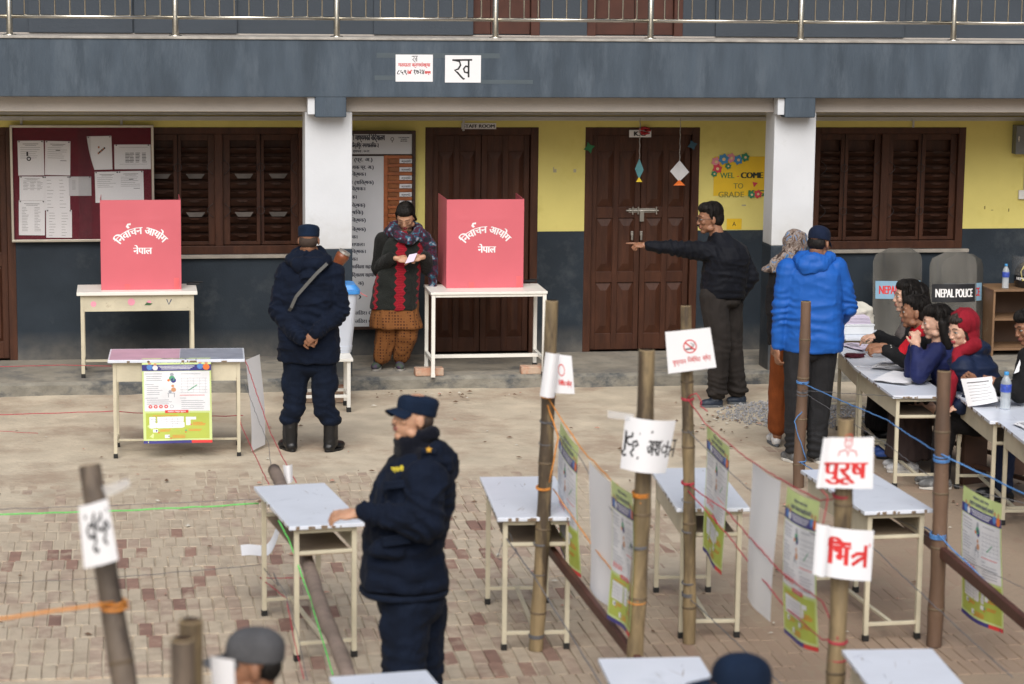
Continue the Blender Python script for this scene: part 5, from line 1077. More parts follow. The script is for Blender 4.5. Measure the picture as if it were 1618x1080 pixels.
# ================================================================== PEOPLE
RZ = Matrix.Rotation(YAW, 4, 'Z')       # world -> view aligned local (x = picture right, y = away, z = up)
def capsule(a, b, ra, rb, n=12, flat=None):
    a, b = Vector(a), Vector(b); d = b - a; L = max(d.length, 1e-5); t = d / L; pts = []; rs = []
    for q in (90, 60, 35, 12): pts.append(a - t * ra * math.sin(rad(q))); rs.append(max(ra * math.cos(rad(q)), 1e-4))
    for q in (12, 35, 60, 90): pts.append(b + t * rb * math.sin(rad(q))); rs.append(max(rb * math.cos(rad(q)), 1e-4))
    mb = MB(); mb.tube(pts, rs, n)
    return mb.v, mb.f
def ellipsoid(c, r, mtx=None, n=16, m=10):
    vs = []; fs = []; c = Vector(c)
    for j in range(1, m):
        t = math.pi * j / m
        for k in range(n): p = 2 * math.pi * k / n; vs.append(Vector((r[0] * math.sin(t) * math.cos(p), r[1] * math.sin(t) * math.sin(p), r[2] * math.cos(t))))
    vs += [Vector((0, 0, r[2])), Vector((0, 0, -r[2]))]; N = len(vs)
    for j in range(m - 2):
        for k in range(n): fs.append((j * n + k, (j + 1) * n + k, (j + 1) * n + (k + 1) % n, j * n + (k + 1) % n))
    for k in range(n): fs.append((N - 2, k, (k + 1) % n)); fs.append((N - 1, (m - 2) * n + (k + 1) % n, (m - 2) * n + k))
    if mtx: vs = [mtx @ v for v in vs]
    return [c + v for v in vs], fs
def loft(st, n=24, p=2.4):
    """st: list of (centre, halfwidth, halfdepth, facing degrees) from bottom to top; superellipse rings"""
    vs = []; fs = []
    for c, hw, hd, h in st:
        c = Vector(c); a = rad(180 - h); R = Vector((math.cos(a), math.sin(a), 0)); Fd = Vector((-math.sin(a), math.cos(a), 0))
        for k in range(n):
            q = 2 * math.pi * k / n; cx, sy = math.cos(q), math.sin(q)
            ux = math.copysign(abs(cx) ** (2 / p), cx); uy = math.copysign(abs(sy) ** (2 / p), sy)
            vs.append(c + R * hw * ux + Fd * hd * uy)
    m = len(st)
    for j in range(m - 1):
        for k in range(n): fs.append((j * n + k, j * n + (k + 1) % n, (j + 1) * n + (k + 1) % n, (j + 1) * n + k))
    fs += [tuple(range(n - 1, -1, -1)), tuple(range((m - 1) * n, m * n))]
    return vs, fs
def remesh(shapes, vox, smooth=4, fold=0.0, ffreq=9, seed=1, fstretch=(1, 1, 1), fine=0.0, post=None, cr=()):
    vs = []; fs = []
    for v, f in shapes: b = len(vs); vs += [tuple(p) for p in v]; fs += [tuple(i + b for i in q) for q in f]
    me = bpy.data.meshes.new('tmp'); me.from_pydata(vs, [], fs)
    bm = bmesh.new(); bm.from_mesh(me); bmesh.ops.recalc_face_normals(bm, faces=bm.faces); bm.to_mesh(me); bm.free()
    o = bpy.data.objects.new('tmp', me); COL.objects.link(o)
    r = o.modifiers.new('r', 'REMESH'); r.mode = 'VOXEL'; r.voxel_size = vox
    if smooth: s = o.modifiers.new('s', 'SMOOTH'); s.factor = .5; s.iterations = smooth
    out = bpy.data.meshes.new_from_object(o.evaluated_get(bpy.context.evaluated_depsgraph_get()))
    bpy.data.objects.remove(o); bpy.data.meshes.remove(me)
    n = len(out.vertices); co = np.empty(n * 3); out.vertices.foreach_get('co', co); co = co.reshape(-1, 3)
    if fold or fine or cr:
        no = np.empty(n * 3); out.vertices.foreach_get('normal', no); no = no.reshape(-1, 3)
        P_ = co * np.array(fstretch) * ffreq + seed * 3.7
        wv = np.stack([vnoise(P_ * .6 + 11, seed), vnoise(P_ * .6 + 23, seed + 1), vnoise(P_ * .6 + 37, seed + 2)], 1)
        q = vnoise(P_ + wv * 1.6, seed + 3); rid = 1 - np.abs(2 * q - 1); rid = rid ** 2.2
        q2 = vnoise(P_ * 2.3 + wv * 2, seed + 4); rid2 = (1 - np.abs(2 * q2 - 1)) ** 2
        d = fold * (rid - .45) + fold * .4 * (rid2 - .4)
        for (c_, ax_, rad_, amp_, wl_) in cr:       # gathered creases across a limb or the waist
            c_ = np.array(c_); ax_ = np.array(Vector(ax_).normalized()); rel = co - c_; al = rel @ ax_; dist = np.sqrt((rel ** 2).sum(1))
            wp = vnoise(co * 7 + seed, seed + 7) * 9 + vnoise(co * 16 + seed, seed + 8) * 3
            s_ = np.sin(al * 6.2832 / wl_ + wp); d = d + amp_ * np.exp(-(dist / rad_) ** 2) * (np.abs(s_) ** .6 * np.sign(s_))
        if fine: d = d + fine * (vnoise(co * 90, seed + 5) - .5)
        co = co + no * d[:, None]
    if post is not None: co = post(co)
    out.vertices.foreach_set('co', co.ravel()); out.polygons.foreach_set('use_smooth', [True] * len(out.polygons)); out.update()
    return out
def puton(name, me, mats, parent, slotf=None):
    for m in (mats if isinstance(mats, (list, tuple)) else [mats]): me.materials.append(m)
    o = bpy.data.objects.new(name, me); link(o, parent)
    return o
def join_meshes(ms):
    V = []; Fc = []; mi = []; b = 0
    for me, off in ms:
        n = len(me.vertices); co = np.empty(n * 3); me.vertices.foreach_get('co', co); V.append(co.reshape(-1, 3))
        for p in me.polygons: Fc.append([v + b for v in p.vertices]); mi.append(p.material_index if off is None else off)
        b += n
    out = bpy.data.meshes.new('body'); out.from_pydata(np.concatenate(V).tolist(), [], Fc); out.polygons.foreach_set('material_index', mi); out.polygons.foreach_set('use_smooth', [True] * len(Fc)); return out
def hand_shapes(wrist, dirv, back, side=1, curl=.5, point=False, k=1.0, spread=.12, thumb=.6):
    """wrist point, direction of the hand, direction the back of the hand faces; side +1: thumb towards dir x back"""
    d = Vector(dirv).normalized(); b = Vector(back); b = (b - d * b.dot(d)).normalized(); s = d.cross(b) * side
    W = Vector(wrist); S = []
    m = Matrix((s, d, b)).transposed()
    S.append(ellipsoid(W + d * .048 * k, (.040 * k, .052 * k, .016 * k), m.to_4x4(), 14, 10)); S.append(capsule(W - d * .012 * k, W + d * .02 * k, .025 * k, .025 * k))
    for i, (off, ln) in enumerate(((.028, .072), (.010, .080), (-.009, .074), (-.027, .060))):
        c = curl if not (point and i == 0) else .02; c = c * (1 + .12 * i)
        p = W + d * .082 * k + s * off * k; v = (d + s * off * spread * 25).normalized(); r = (.0095, .0098, .0092, .0082)[i] * k
        for j, (f_, a) in enumerate(((.48, .55), (.30, 1.0), (.22, .8))):
            ang = a * c * 1.35; ax = v.cross(b).normalized(); v2 = (Matrix.Rotation(-ang, 3, v.cross(b)) @ v); b2 = (Matrix.Rotation(-ang, 3, v.cross(b)) @ b)
            q = p + v2 * ln * f_ * k; S.append(capsule(p, q, r * (1 - .08 * j), r * (.94 - .1 * j), 8)); p, v, b = q, v2, b2
        b = Vector(back); b = (b - d * b.dot(d)).normalized()
    p = W + d * .022 * k + s * .026 * k - b * .004 * k; v = (s * .75 + d * .8 - b * thumb * .5).normalized(); q = p + v * .040 * k; S.append(capsule(p, q, .0135 * k, .0105 * k, 8))
    v = (v * .7 + d * .6 - b * thumb * .4 - s * .15).normalized(); S.append(capsule(q, q + v * .030 * k, .0105 * k, .0085 * k, 8)); return S
def head_matrix(c, h, pitch=0, roll=0):
    return Matrix.Translation(Vector(c)) @ Matrix.Rotation(rad(180 - h), 4, 'Z') @ Matrix.Rotation(-rad(pitch), 4, 'X') @ Matrix.Rotation(rad(roll), 4, 'Y')
def head_shapes(k=1.0, male=True, fat=0.0):
    S = []; e = lambda c, r, m=None: S.append(ellipsoid(c, r, m))
    e((0, -.012, .038), (.073, .092, .084)); e((0, .025, .0), (.064 + fat, .066, .088)); e((0, .030, -.045), (.054 + fat, .056, .060))
    e((0, .060, -.092), (.026, .024, .020)); 
    for s in (-1, 1):
        e((s * .036, .066, -.018), (.022, .018, .020)); e((s * .050 , .015, -.070), (.020 + fat, .030, .022))
        S.append(capsule((s * .012, .089 - (0 if male else .004), .026), (s * .042, .075 - (0 if male else .003), .028), .0085 if male else .007, .0075)); e((s * .074, -.006, -.008), (.010, .018, .030), Matrix.Rotation(rad(12 * s), 4, 'Z')); e((s * .031, .076, .008), (.014, .009, .008))
        e((s * .011, .097, -.030), (.008, .009, .007))
    q_ = 1 if male else .88
    S.append(capsule((0, .084, .018), (0, .101, -.024), .0085 * q_, .0105 * q_)); e((0, .101, -.030), (.011 * q_, .010 * q_, .009 * q_))
    e((0, .088, -.055), (.022, .010, .0062)); e((0, .085, -.066), (.019, .010, .0068)); e((0, .082, -.044), (.020, .008, .008))
    return [([Vector(v) * k for v in vs], fs) for vs, fs in S]
def xf(S, M_): return [([M_ @ Vector(v) for v in vs], fs) for vs, fs in S]
hair_m = mat('black_hair', (.009, .007, .006), .6, var=.6, scale=60, stretch=(1, 1, .25), bump=.5, bscale=160, spec=.25); hair_b = mat('dark_brown_hair', (.022, .013, .009), .42, var=.5, scale=60, stretch=(1, 1, .25), bump=.8, bscale=160)
sk1 = skin('skin_tan', (.46, .255, .16)); sk2 = skin('skin_brown', (.27, .13, .075)); sk3 = skin('skin_light', (.56, .34, .245)); lipm = mat('lip', (.25, .09, .07), .5); lipr = mat('lip_rose', (.38, .06, .07), .45)
eyew = mat('eye_white', (.55, .53, .50), .25, var=.02); iris = mat('iris', (.012, .008, .006), .15); brow = mat('brow_hair', (.012, .009, .008), .8)
class Person:
    def __init__(s, label, D, px, sk=sk1, k=1.0, group=None, z0=0.0, cat='person', seed=1):
        s.D = D; s.k = k; s.sk = sk; s.seed = seed; p = onD(px, 700, D); s.o = Vector((p.x, p.y, z0))
        s.t = thing('person', label, cat, tuple(s.o), -YAW, group); s.S = []; s.H = []; s.heads = []; s.fold = .011
    def J(s, px, py, d=0.0): return (RZ @ (onD(px, py, s.D + d) - s.o).to_4d()).to_3d()
    def head(s, px, py, d, h, pitch=0, roll=0, male=True, fat=0.0, lip=None, neck=None, eyes=True, vox=.0052, closed=False):
        c = s.J(px, py, d); s.hc = c; s.hh = h; s.hm = head_matrix(c, h, pitch, roll) @ Matrix.Diagonal((s.k, s.k, s.k, 1))
        me = remesh(xf(head_shapes(1.0, male, fat), s.hm) + ([capsule(s.hm @ Vector((0, -.03, -.05)), neck, .052 * s.k, .060 * s.k)] if neck is not None else []), vox, 6)
        inv = s.hm.inverted()
        for p in me.polygons:
            q = inv @ p.center
            if abs(q.x) < .021 and -.074 < q.z < -.049 and q.y > .084: p.material_index = 1
        s.heads.append((me, None)); s.lip = lip or lipm
        if eyes:
            for sg in (-1, 1):
                if closed:
                    MB().tube([s.hm @ Vector((sg * x, y, z)) for x, y, z in ((.018, .087, .002), (.031, .0895, -.001), (.045, .080, .002))], .0014, 5).build('lash_line', brow, s.t, smooth=True); MB().tube([s.hm @ Vector((sg * x, y, z)) for x, y, z in ((.013, .0965, .030), (.028, .092, .034), (.046, .078, .030))], [.0012, .0022, .001], 6).build('eyebrow', brow, s.t, smooth=True); continue
                mb = MB(); v, f = ellipsoid((sg * .031, .0795, .006), (.0135, .0085, .0062)); mb.add([s.hm @ Vector(q) for q in v], f, 0)
                v, f = ellipsoid((sg * .031, .0845, .0055), (.0062, .0045, .0058)); mb.add([s.hm @ Vector(q) for q in v], f, 1); mb.build('eye', [eyew, iris], s.t, smooth=True)
                mb = MB(); mb.tube([s.hm @ Vector((sg * x, y, z)) for x, y, z in ((.013, .0965, .030), (.028, .092, .036), (.046, .078, .032))], [.002, .0034, .0015], 6); mb.build('eyebrow', brow, s.t, smooth=True)
                mb = MB(); mb.tube([s.hm @ Vector((sg * x, y, z)) for x, y, z in ((.018, .087, .010), (.031, .0895, .0135), (.045, .080, .009))], .0016, 5); mb.build('lash_line', brow, s.t, smooth=True)
    def limb(s, pts, rs): 
        for (a, b, ra, rb) in zip(pts, pts[1:], rs, rs[1:]): s.S.append(capsule(a, b, ra, rb))
    def hand(s, *a, **k): s.heads.append((remesh(hand_shapes(*a, **k), .0042, 2), 0))
    def finish(s):
        ms = []
        if s.S: ms.append((remesh(s.S, .015, 3), 0))
        o = puton('body', join_meshes(ms + s.heads), [s.sk, s.lip], s.t); return s.t
    def garment(s, name, shapes, m, vox=.011, smooth=3, fold=None, ffreq=9, stretch=(1, 1, 1), seed=0, fine=0, post=None, cr=()):
        return puton(name, remesh(shapes, vox, smooth, s.fold if fold is None else fold, ffreq, s.seed + seed, stretch, fine, post, cr), m, s.t)
    def arm(s, sh, el, wr, r=(.062, .055, .042)): return [capsule(sh, el, r[0], r[1]), capsule(el, wr, r[1], r[2])]
    def hairdo(s, extra=(), m=None, base=True, seed=3, vox=.006, parts=None, fine=.004, top=1.0, strands=260):
        S = []
        if base: S += [ellipsoid((0, -.022, .052), (.080, .090, .080 * top)), ellipsoid((0, -.05, .0), (.074, .060, .075))]
        S += list(extra); o = puton('hair', remesh(xf(S, s.hm), vox, 5, .0015, 22, seed, (1, 1, .3), .0015), m or hair_m, s.t)
        if base and strands:
            from mathutils.bvhtree import BVHTree
            me = o.data; bv = BVHTree.FromPolygons([v.co for v in me.vertices], [tuple(p.vertices) for p in me.polygons]); rn = random.Random(s.seed); mb = MB()
            for q in range(strands):
                a = rn.uniform(0, 6.283); p = s.hm @ Vector((.05 * math.cos(a), .05 * math.sin(a) - .015, .15)); pts = []; r = bv.find_nearest(p); c = r[0]; nn = r[1]; dr = (s.hm.to_3x3() @ Vector((math.cos(a), math.sin(a) - .3, -.35))).normalized()
                for i in range(rn.randint(7, 12)):
                    pts.append(c + nn * (.0003 + .0012 * rn.random())); dr = (dr + Vector((rn.gauss(0, .12), rn.gauss(0, .12), -.35))).normalized(); r = bv.find_nearest(c + dr * .017)
                    if r[0] is None: break
                    c, nn = r[0], r[1]
                mb.tube(pts, [.0013] * (len(pts) - 1) + [.0003], 3, caps=False)
            q = mb.build('hair_strands', m or hair_m, o); q['kind'] = 'stuff'
        return o
    def shoe(s, heel, toe, m, sole, h=.09, w=.044, boot=0.0, ank=None):
        heel, toe = Vector(heel), Vector(toe); d = (toe - heel); d.z = 0; L = d.length; d.normalize(); sd = Vector((-d.y, d.x, 0)); hz = min(heel.z, toe.z)
        st = []; Rm = Matrix((sd, d, Vector((0, 0, 1)))).transposed().to_4x4()
        S = [ellipsoid(heel + d * .035 + Vector((0, 0, .04)), (w * .85, .05, .045), Rm), ellipsoid(heel + d * (L - .075) + Vector((0, 0, .034)), (w, .08, .036), Rm), capsule(heel + d * .06 + Vector((0, 0, .055)), heel + d * (L - .09) + Vector((0, 0, .042)), .040, .034), capsule(heel + d * .045 + Vector((0, 0, .06)), heel + d * .05 + Vector((0, 0, h + boot)), .052 if boot else .042, .058 if boot else .040)]
        if ank is not None: S.append(capsule(up(ank, .07), up(ank, .25), .056, .060))
        def clampz(co): co[:, 2] = np.maximum(co[:, 2], hz + .012); return co
        o = puton('shoe' if not boot else 'boot', remesh(S, .008, 2, .003 if boot else 0, 20, s.seed, post=clampz), m, s.t)
        mb = MB(); A = []
        for q in range(24):
            a = 2 * math.pi * q / 24; x = math.cos(a) * (w * (1.04 if math.sin(a) > 0 else .88)); y = L / 2 + math.sin(a) * (L / 2 + .004); A.append(heel + d * (y - .01) + sd * x)
        vs = [Vector((p.x, p.y, hz)) for p in A] + [Vector((p.x, p.y, hz + .022)) for p in A]
        mb.add(vs, [(k, (k + 1) % 24, (k + 1) % 24 + 24, k + 24) for k in range(24)] + [tuple(range(23, -1, -1)), tuple(range(24, 48))]); mb.build('sole', sole, o, bevel=.003)
def field_cap(P, m, brim_m=None, baseball=False, logo=None, tilt=0):
    """military cap with a flat crown, or a baseball cap"""
    hm = P.hm @ Matrix.Rotation(rad(tilt), 4, 'X'); mb = MB()
    prof = ((.086, .030), (.090, .034), (.090, .060), (.093, .080), (.089, .097), (.078, .108), (.05, .114), (0, .115)) if not baseball else ((.088, .030), (.090, .036), (.091, .06), (.087, .085), (.074, .108), (.05, .124), (.02, .131), (0, .132))
    n = 24; vs = []; fs = []
    for j, (r, z) in enumerate(prof):
        for k in range(n):
            q = 2 * math.pi * k / n; lift = .012 * (1 - math.sin(q)) * .5 if j < 2 else 0
            wob = 1 + (.02 * math.sin(q * 5 + j) if 1 < j < 6 else 0)
            vs.append(hm @ Vector((r * .90 * wob * math.cos(q), r * 1.14 * wob * math.sin(q) - .010, z - lift + (-.006 * math.sin(q) if not baseball else 0))))
    for j in range(len(prof) - 1):
        for k in range(n): fs.append((j * n + k, j * n + (k + 1) % n, (j + 1) * n + (k + 1) % n, (j + 1) * n + k))
    mb.add(vs, fs); c = mb.build('cap', m, P.t, smooth=True); sd = c.modifiers.new('sub', 'SUBSURF'); sd.levels = 1; sd.render_levels = 1
    so_ = c.modifiers.new('thick', 'SOLIDIFY'); so_.thickness = .003
    mb = MB(); vs = []; fs = []; NA = 13
    for i in range(3):
        for k in range(NA):
            a = rad(28 + 124 * k / (NA - 1)); rr = i / 2; ext = (.085 if baseball else .062) * math.sin(a) ** .7 * rr
            vs.append(hm @ Vector((.081 * math.cos(a) * (1 - .06 * rr), .100 * math.sin(a) - .008 + ext, .036 - .022 * rr - .012 * (1 - math.sin(a)) * 2 - .02 * rr * abs(math.cos(a)))))
    fs = [(i * NA + k, i * NA + k + 1, (i + 1) * NA + k + 1, (i + 1) * NA + k) for i in range(2) for k in range(NA - 1)]
    b = mb.add(vs, fs).build('brim', brim_m or m, c, smooth=True); q = b.modifiers.new('thick', 'SOLIDIFY'); q.thickness = .005; q.offset = 0; q2 = b.modifiers.new('sub', 'SUBSURF'); q2.levels = 1; q2.render_levels = 1
    return c
navy = cloth('navy_uniform', (.0042, .0080, .0195)); navy2 = cloth('navy_trousers', (.0045, .0085, .020)); navycap = cloth('navy_cap_cloth', (.006, .014, .034)); leather = mat('black_leather', (.006, .006, .007), .38, bump=.2, bscale=60); fleece = cloth('navy_fleece', (.003, .004, .009), sheen=.08, bump=.8)
beige = mat('tape_piping', (.28, .23, .18), .7)
def up(v, z): return Vector((v.x, v.y, z))

# ---------------- 1. policeman seen from behind, hands clasped behind his back
P = Person('policeman in navy seen from behind with hands clasped and a rifle on his shoulder', 18.05, 490, sk2, seed=11)
J = P.J; nk = J(487, 402, .0); P.head(488, 379, .0, 180, 4, neck=nk, eyes=False)
shL, shR = J(453, 431, .0), J(526, 431, .0); hipL, hipR = J(470, 570, 0), J(510, 570, 0)
kL, kR, aL, aR = J(465, 646, -.02), J(512, 646, -.03), J(458, 700, .0), J(523, 700, .0)
elL, elR, wL, wR = J(441, 492, -.02), J(536, 492, -.02), J(474, 532, -.21), J(501, 524, -.22)
P.limb([hipL, kL, up(aL, .3), aL], [.075, .05, .036, .03]); P.limb([hipR, kR, up(aR, .3), aR], [.075, .05, .036, .03]); P.S.append(loft([(J(490, 575), .15, .10, 180), (J(489, 500), .14, .10, 180), (J(489, 440), .17, .10, 180), (J(488, 410), .10, .07, 180)]))
P.limb([shL, elL, wL], [.05, .042, .03]); P.limb([shR, elR, wR], [.05, .042, .03])
P.hand(J(476, 532, -.22), Vector((.85, -.1, -.35)), Vector((0, -1, .1)), 1, curl=.7); P.hand(J(500, 525, -.235), Vector((-.7, -.1, -.65)), Vector((0, -1, .1)), -1, curl=.75)
P.finish()
P.hairdo([ellipsoid((0, -.045, -.005), (.072, .058, .06))], base=False, m=mat('cropped_hair', (.045, .028, .02), .8), fine=.003)
field_cap(P, navycap, tilt=-4)
tor = [(J(488, 570), .232, .155, 180), (J(488, 545), .235, .165, 180), (J(488, 500), .215, .16, 180), (J(488, 460), .225, .16, 180), (J(488, 434), .21, .14, 180), (J(488, 416), .145, .11, 180), (J(488, 402), .085, .08, 180)]
P.garment('jacket', [loft(tor)] + P.arm(shL, elL, wL, (.088, .080, .058)) + P.arm(shR, elR, wR, (.088, .080, .058)), navy, vox=.009, fold=.016, ffreq=8, stretch=(.8, .8, 1.3), cr=[(elL, wL - shL, .13, .007, .05), (elR, wR - shR, .13, .007, .05), (J(488, 495, -.1), (0, 0, 1), .2, .006, .08), (wL, wL - elL, .08, .006, .035), (wR, wR - elR, .08, .006, .035)])
hood = [capsule(J(462, 410, -.03), J(474, 417, -.12), .05, .06), capsule(J(474, 417, -.12), J(502, 417, -.12), .06, .06), capsule(J(502, 417, -.12), J(516, 410, -.03), .06, .05), capsule(J(464, 408, 0), J(474, 398, .05), .045, .045), capsule(J(514, 408, 0), J(504, 398, .05), .045, .045), ellipsoid(J(489, 434, -.13), (.075, .05, .08)), capsule(J(474, 402, -.05), J(503, 402, -.05), .042, .042)]
P.garment('hood', hood, navy, vox=.009, fold=.018, ffreq=13, seed=4)
for side, (h_, k_, a_) in enumerate(((hipL, kL, aL), (hipR, kR, aR))):
    sx = -1 if side == 0 else 1
    P.garment('trouser_leg', [capsule(h_ + Vector((0, 0, .02)), k_, .112, .082), capsule(k_, up(a_, .27), .084, .074), ellipsoid(up(a_, .245), (.082, .085, .05)), ellipsoid(h_ * .55 + k_ * .45 + Vector((sx * .07, 0, 0)), (.045, .06, .085))] + ([ellipsoid(J(490, 578), (.17, .115, .08))] if side == 0 else []), navy2, fold=.010, ffreq=7, stretch=(1, 1, 1.6), seed=side + 6, cr=[(k_, (.3, 0, 1), .13, .004, .06), (up(a_, .30), (.2, 0, 1), .11, .0045, .055)])
P.shoe(up(J(463, 722, -.06), 0), up(J(446, 722, .16), 0), leather, leather, .17, .056, boot=.10, ank=aL); P.shoe(up(J(517, 722, -.06), 0), up(J(540, 722, .15), 0), leather, leather, .17, .056, boot=.10, ank=aR)
st = MB(); sp = [J(517, 416, -.15), J(500, 432, -.20), J(482, 452, -.20), J(468, 468, -.19), J(460, 486, -.17), J(456, 492, -.12)]
for a, b in zip(sp, sp[1:]):
    n_ = Vector((0, -1, 0)).cross(b - a).normalized() * .012; st.add([a + n_, a - n_, b - n_, b + n_, a + n_ + Vector((0, .004, 0)), a - n_ + Vector((0, .004, 0)), b - n_ + Vector((0, .004, 0)), b + n_ + Vector((0, .004, 0))], ((0, 1, 2, 3), (7, 6, 5, 4), (0, 3, 7, 4), (1, 5, 6, 2), (0, 4, 5, 1), (3, 2, 6, 7)))
st.build('strap', mat('webbing', (.10, .10, .095), .8), P.t)
MB().tube([J(449, 478, -.12), J(449, 479, -.12)], .001, 4).build('seam', navy, P.t)
# rifle : butt above the right shoulder, barrel down in front of the chest
g0, g1 = J(540, 406, .06), J(522, 436, .07); rf = thing('rifle', 'rifle with a brown wooden butt slung on the policeman in navy', 'rifle', tuple((RZ.inverted() @ g0.to_4d()).to_3d() + P.o), -YAW)
L2 = lambda v: v - g0
wdn = mat('rifle_wood', (.20, .06, .025), .35, var=.25, scale=10, stretch=(1, 1, 1))
S_ = [capsule(L2(g0), L2(g0 * .5 + g1 * .5), .055, .036), capsule(L2(g0 * .5 + g1 * .5), L2(g1), .030, .022)]
puton('butt', remesh(S_, .006, 2), wdn, rf); dr = (g1 - g0).normalized()
MB().tube([L2(g0) - dr * .052, L2(g0) - dr * .036], [.046, .048], 14).build('butt_plate', mat('dusty_steel', (.4, .38, .35), .5, .6), rf)
bl_ = J(500, 520, .30); MB().tube([L2(g1), L2(g1 * .6 + bl_ * .4)], .018, 8).build('receiver', leather, rf); MB().tube([L2(g1 * .6 + bl_ * .4), L2(bl_)], .009, 8).build('barrel', leather, rf)

# ---------------- 2. woman in the patterned coat looking down at a folded paper
P = Person('elderly woman in a red and black patterned coat looking down at a folded paper', 21.05, 634, sk1, seed=21, z0=.12)
J = P.J; nk = J(640, 366, .02); P.head(641, 342, -.04, 8, 32, male=False, fat=.006, neck=nk, lip=lipr, closed=True)
shL, shR = J(606, 380, 0), J(669, 378, 0); elL, elR = J(600, 424, .02), J(676, 424, .02); wL, wR = J(622, 409, -.20), J(668, 406, -.19)
hipL, hipR = J(618, 480), J(642, 480); kL, kR = J(612, 528, 0), J(641, 528, -.02); aL, aR = J(603, 567, 0), J(634, 564, .04)
P.limb([hipL, kL, aL], [.08, .055, .04]); P.limb([hipR, kR, aR], [.08, .055, .04]); P.S.append(loft([(J(630, 490), .15, .11, 0), (J(634, 420), .14, .11, 0), (J(638, 385), .16, .10, 0), (J(640, 368), .08, .07, 0)]))
P.limb([shL, elL, wL], [.045, .038, .028]); P.limb([shR, elR, wR], [.045, .038, .028])
P.hand(J(627, 408, -.22), Vector((.95, -.1, -.15)), Vector((-.1, -.7, .7)), -1, curl=.75, k=.92); P.hand(J(667, 406, -.21), Vector((-.85, -.15, -.15)), Vector((.1, -.7, .7)), 1, curl=.85, k=.92)
P.finish()
P.hairdo([ellipsoid((0, .02, .075), (.070, .062, .050)), capsule((-.072, .012, .05), (-.078, -.02, -.04), .014, .018), capsule((.072, .012, .05), (.078, -.02, -.04), .014, .018), ellipsoid((0, -.10, .03), (.045, .04, .045))], m=hair_m)
cm = cloth('patterned_knit', (.016, .018, .016), sheen=.08, bump=1.0); n = cm.node_tree.nodes; L = cm.node_tree.links
tc = n.new('ShaderNodeTexCoord'); sep = n.new('ShaderNodeSeparateXYZ'); L.new(tc.outputs['Object'], sep.inputs[0])
def mth(op, a, b=None, c=None):
    m_ = n.new('ShaderNodeMath'); m_.operation = op
    for i, v in enumerate((a, b, c)):
        if v is None: continue
        if isinstance(v, (int, float)): m_.inputs[i].default_value = v
        else: L.new(v, m_.inputs[i])
    return m_.outputs[0]
zig = mth('PINGPONG', sep.outputs[2], .032); xx = mth('ADD', sep.outputs[0], mth('MULTIPLY', zig, .75)); xx = mth('ADD', xx, mth('MULTIPLY', sep.outputs[2], -.03))
def band(c, w_): return mth('LESS_THAN', mth('ABSOLUTE', mth('SUBTRACT', xx, c)), w_)
msk = mth('MAXIMUM', band(-.020, .040), mth('MAXIMUM', band(.155, .026), band(-.235, .014))); fr_ = mth('LESS_THAN', sep.outputs[1], .05)
msk = mth('MULTIPLY', msk, fr_)
wv2 = n.new('ShaderNodeTexWave'); wv2.inputs['Scale'].default_value = 22; wv2.inputs['Distortion'].default_value = 3; wv2.bands_direction = 'Z'; L.new(tc.outputs['Object'], wv2.inputs[0])
rr_ = n.new('ShaderNodeValToRGB'); rr_.color_ramp.elements[0].color = (.20, .006, .014, 1); rr_.color_ramp.elements[1].color = (.36, .015, .030, 1); L.new(wv2.outputs[0], rr_.inputs[0])
mx = n.new('ShaderNodeMixRGB'); b_ = n['Principled BSDF']; old = b_.inputs['Base Color'].links[0].from_socket; L.new(msk, mx.inputs[0]); L.new(old, mx.inputs[1]); L.new(rr_.outputs[0], mx.inputs[2]); L.new(mx.outputs[0], b_.inputs['Base Color'])
blackknit = cloth('black_knit', (.012, .012, .011), sheen=.08, bump=1.0)
tor = [(J(622, 487), .215, .165, 0), (J(625, 460), .20, .16, 0), (J(630, 430), .19, .155, 0), (J(636, 400), .19, .145, 0), (J(638, 380), .185, .13, 0), (J(640, 369), .12, .09, 0), (J(641, 364), .08, .07, 0)]
P.garment('coat', [loft(tor)], cm, fold=.012, ffreq=7)
P.garment('sleeve', P.arm(shL, elL, wL + Vector((-.03, .02, 0)), (.078, .074, .055)), blackknit, fold=.010); P.garment('sleeve', P.arm(shR, elR, wR + Vector((.02, .03, 0)), (.075, .070, .052)), blackknit, fold=.010, seed=3)
for q, py in enumerate((377, 404, 428, 455)): v = J(648 - q * 2, py, -.16); MB().lathe([(0, -.004), (.008, -.004), (.008, .004), (0, .004)], 10).build('button', ink, P.t, loc=v)
shawl = cloth('floral_shawl', (.015, .022, .035), sheen=.08); n = shawl.node_tree.nodes; L = shawl.node_tree.links
vo = n.new('ShaderNodeTexNoise'); vo.inputs['Scale'].default_value = 22; vo.inputs['Detail'].default_value = 2; vr = n.new('ShaderNodeValToRGB'); el = vr.color_ramp.elements; el[0].position = .42; el[0].color = (.018, .018, .028, 1); el[1].position = .60; el[1].color = (.03, .12, .17, 1)
for ps, cc in ((.50, (.09, .012, .03, 1)), (.56, (.018, .05, .09, 1)), (.67, (.28, .27, .33, 1))): e_ = el.new(ps); e_.color = cc
L.new(n['Geometry'].outputs['Position'] if 'Geometry' in n else vo.inputs[0].node.outputs[0], vo.inputs[0]) if 'Geometry' in n else None
L.new(vo.outputs[0], vr.inputs[0]); L.new(vr.outputs[0], n['Principled BSDF'].inputs['Base Color'])
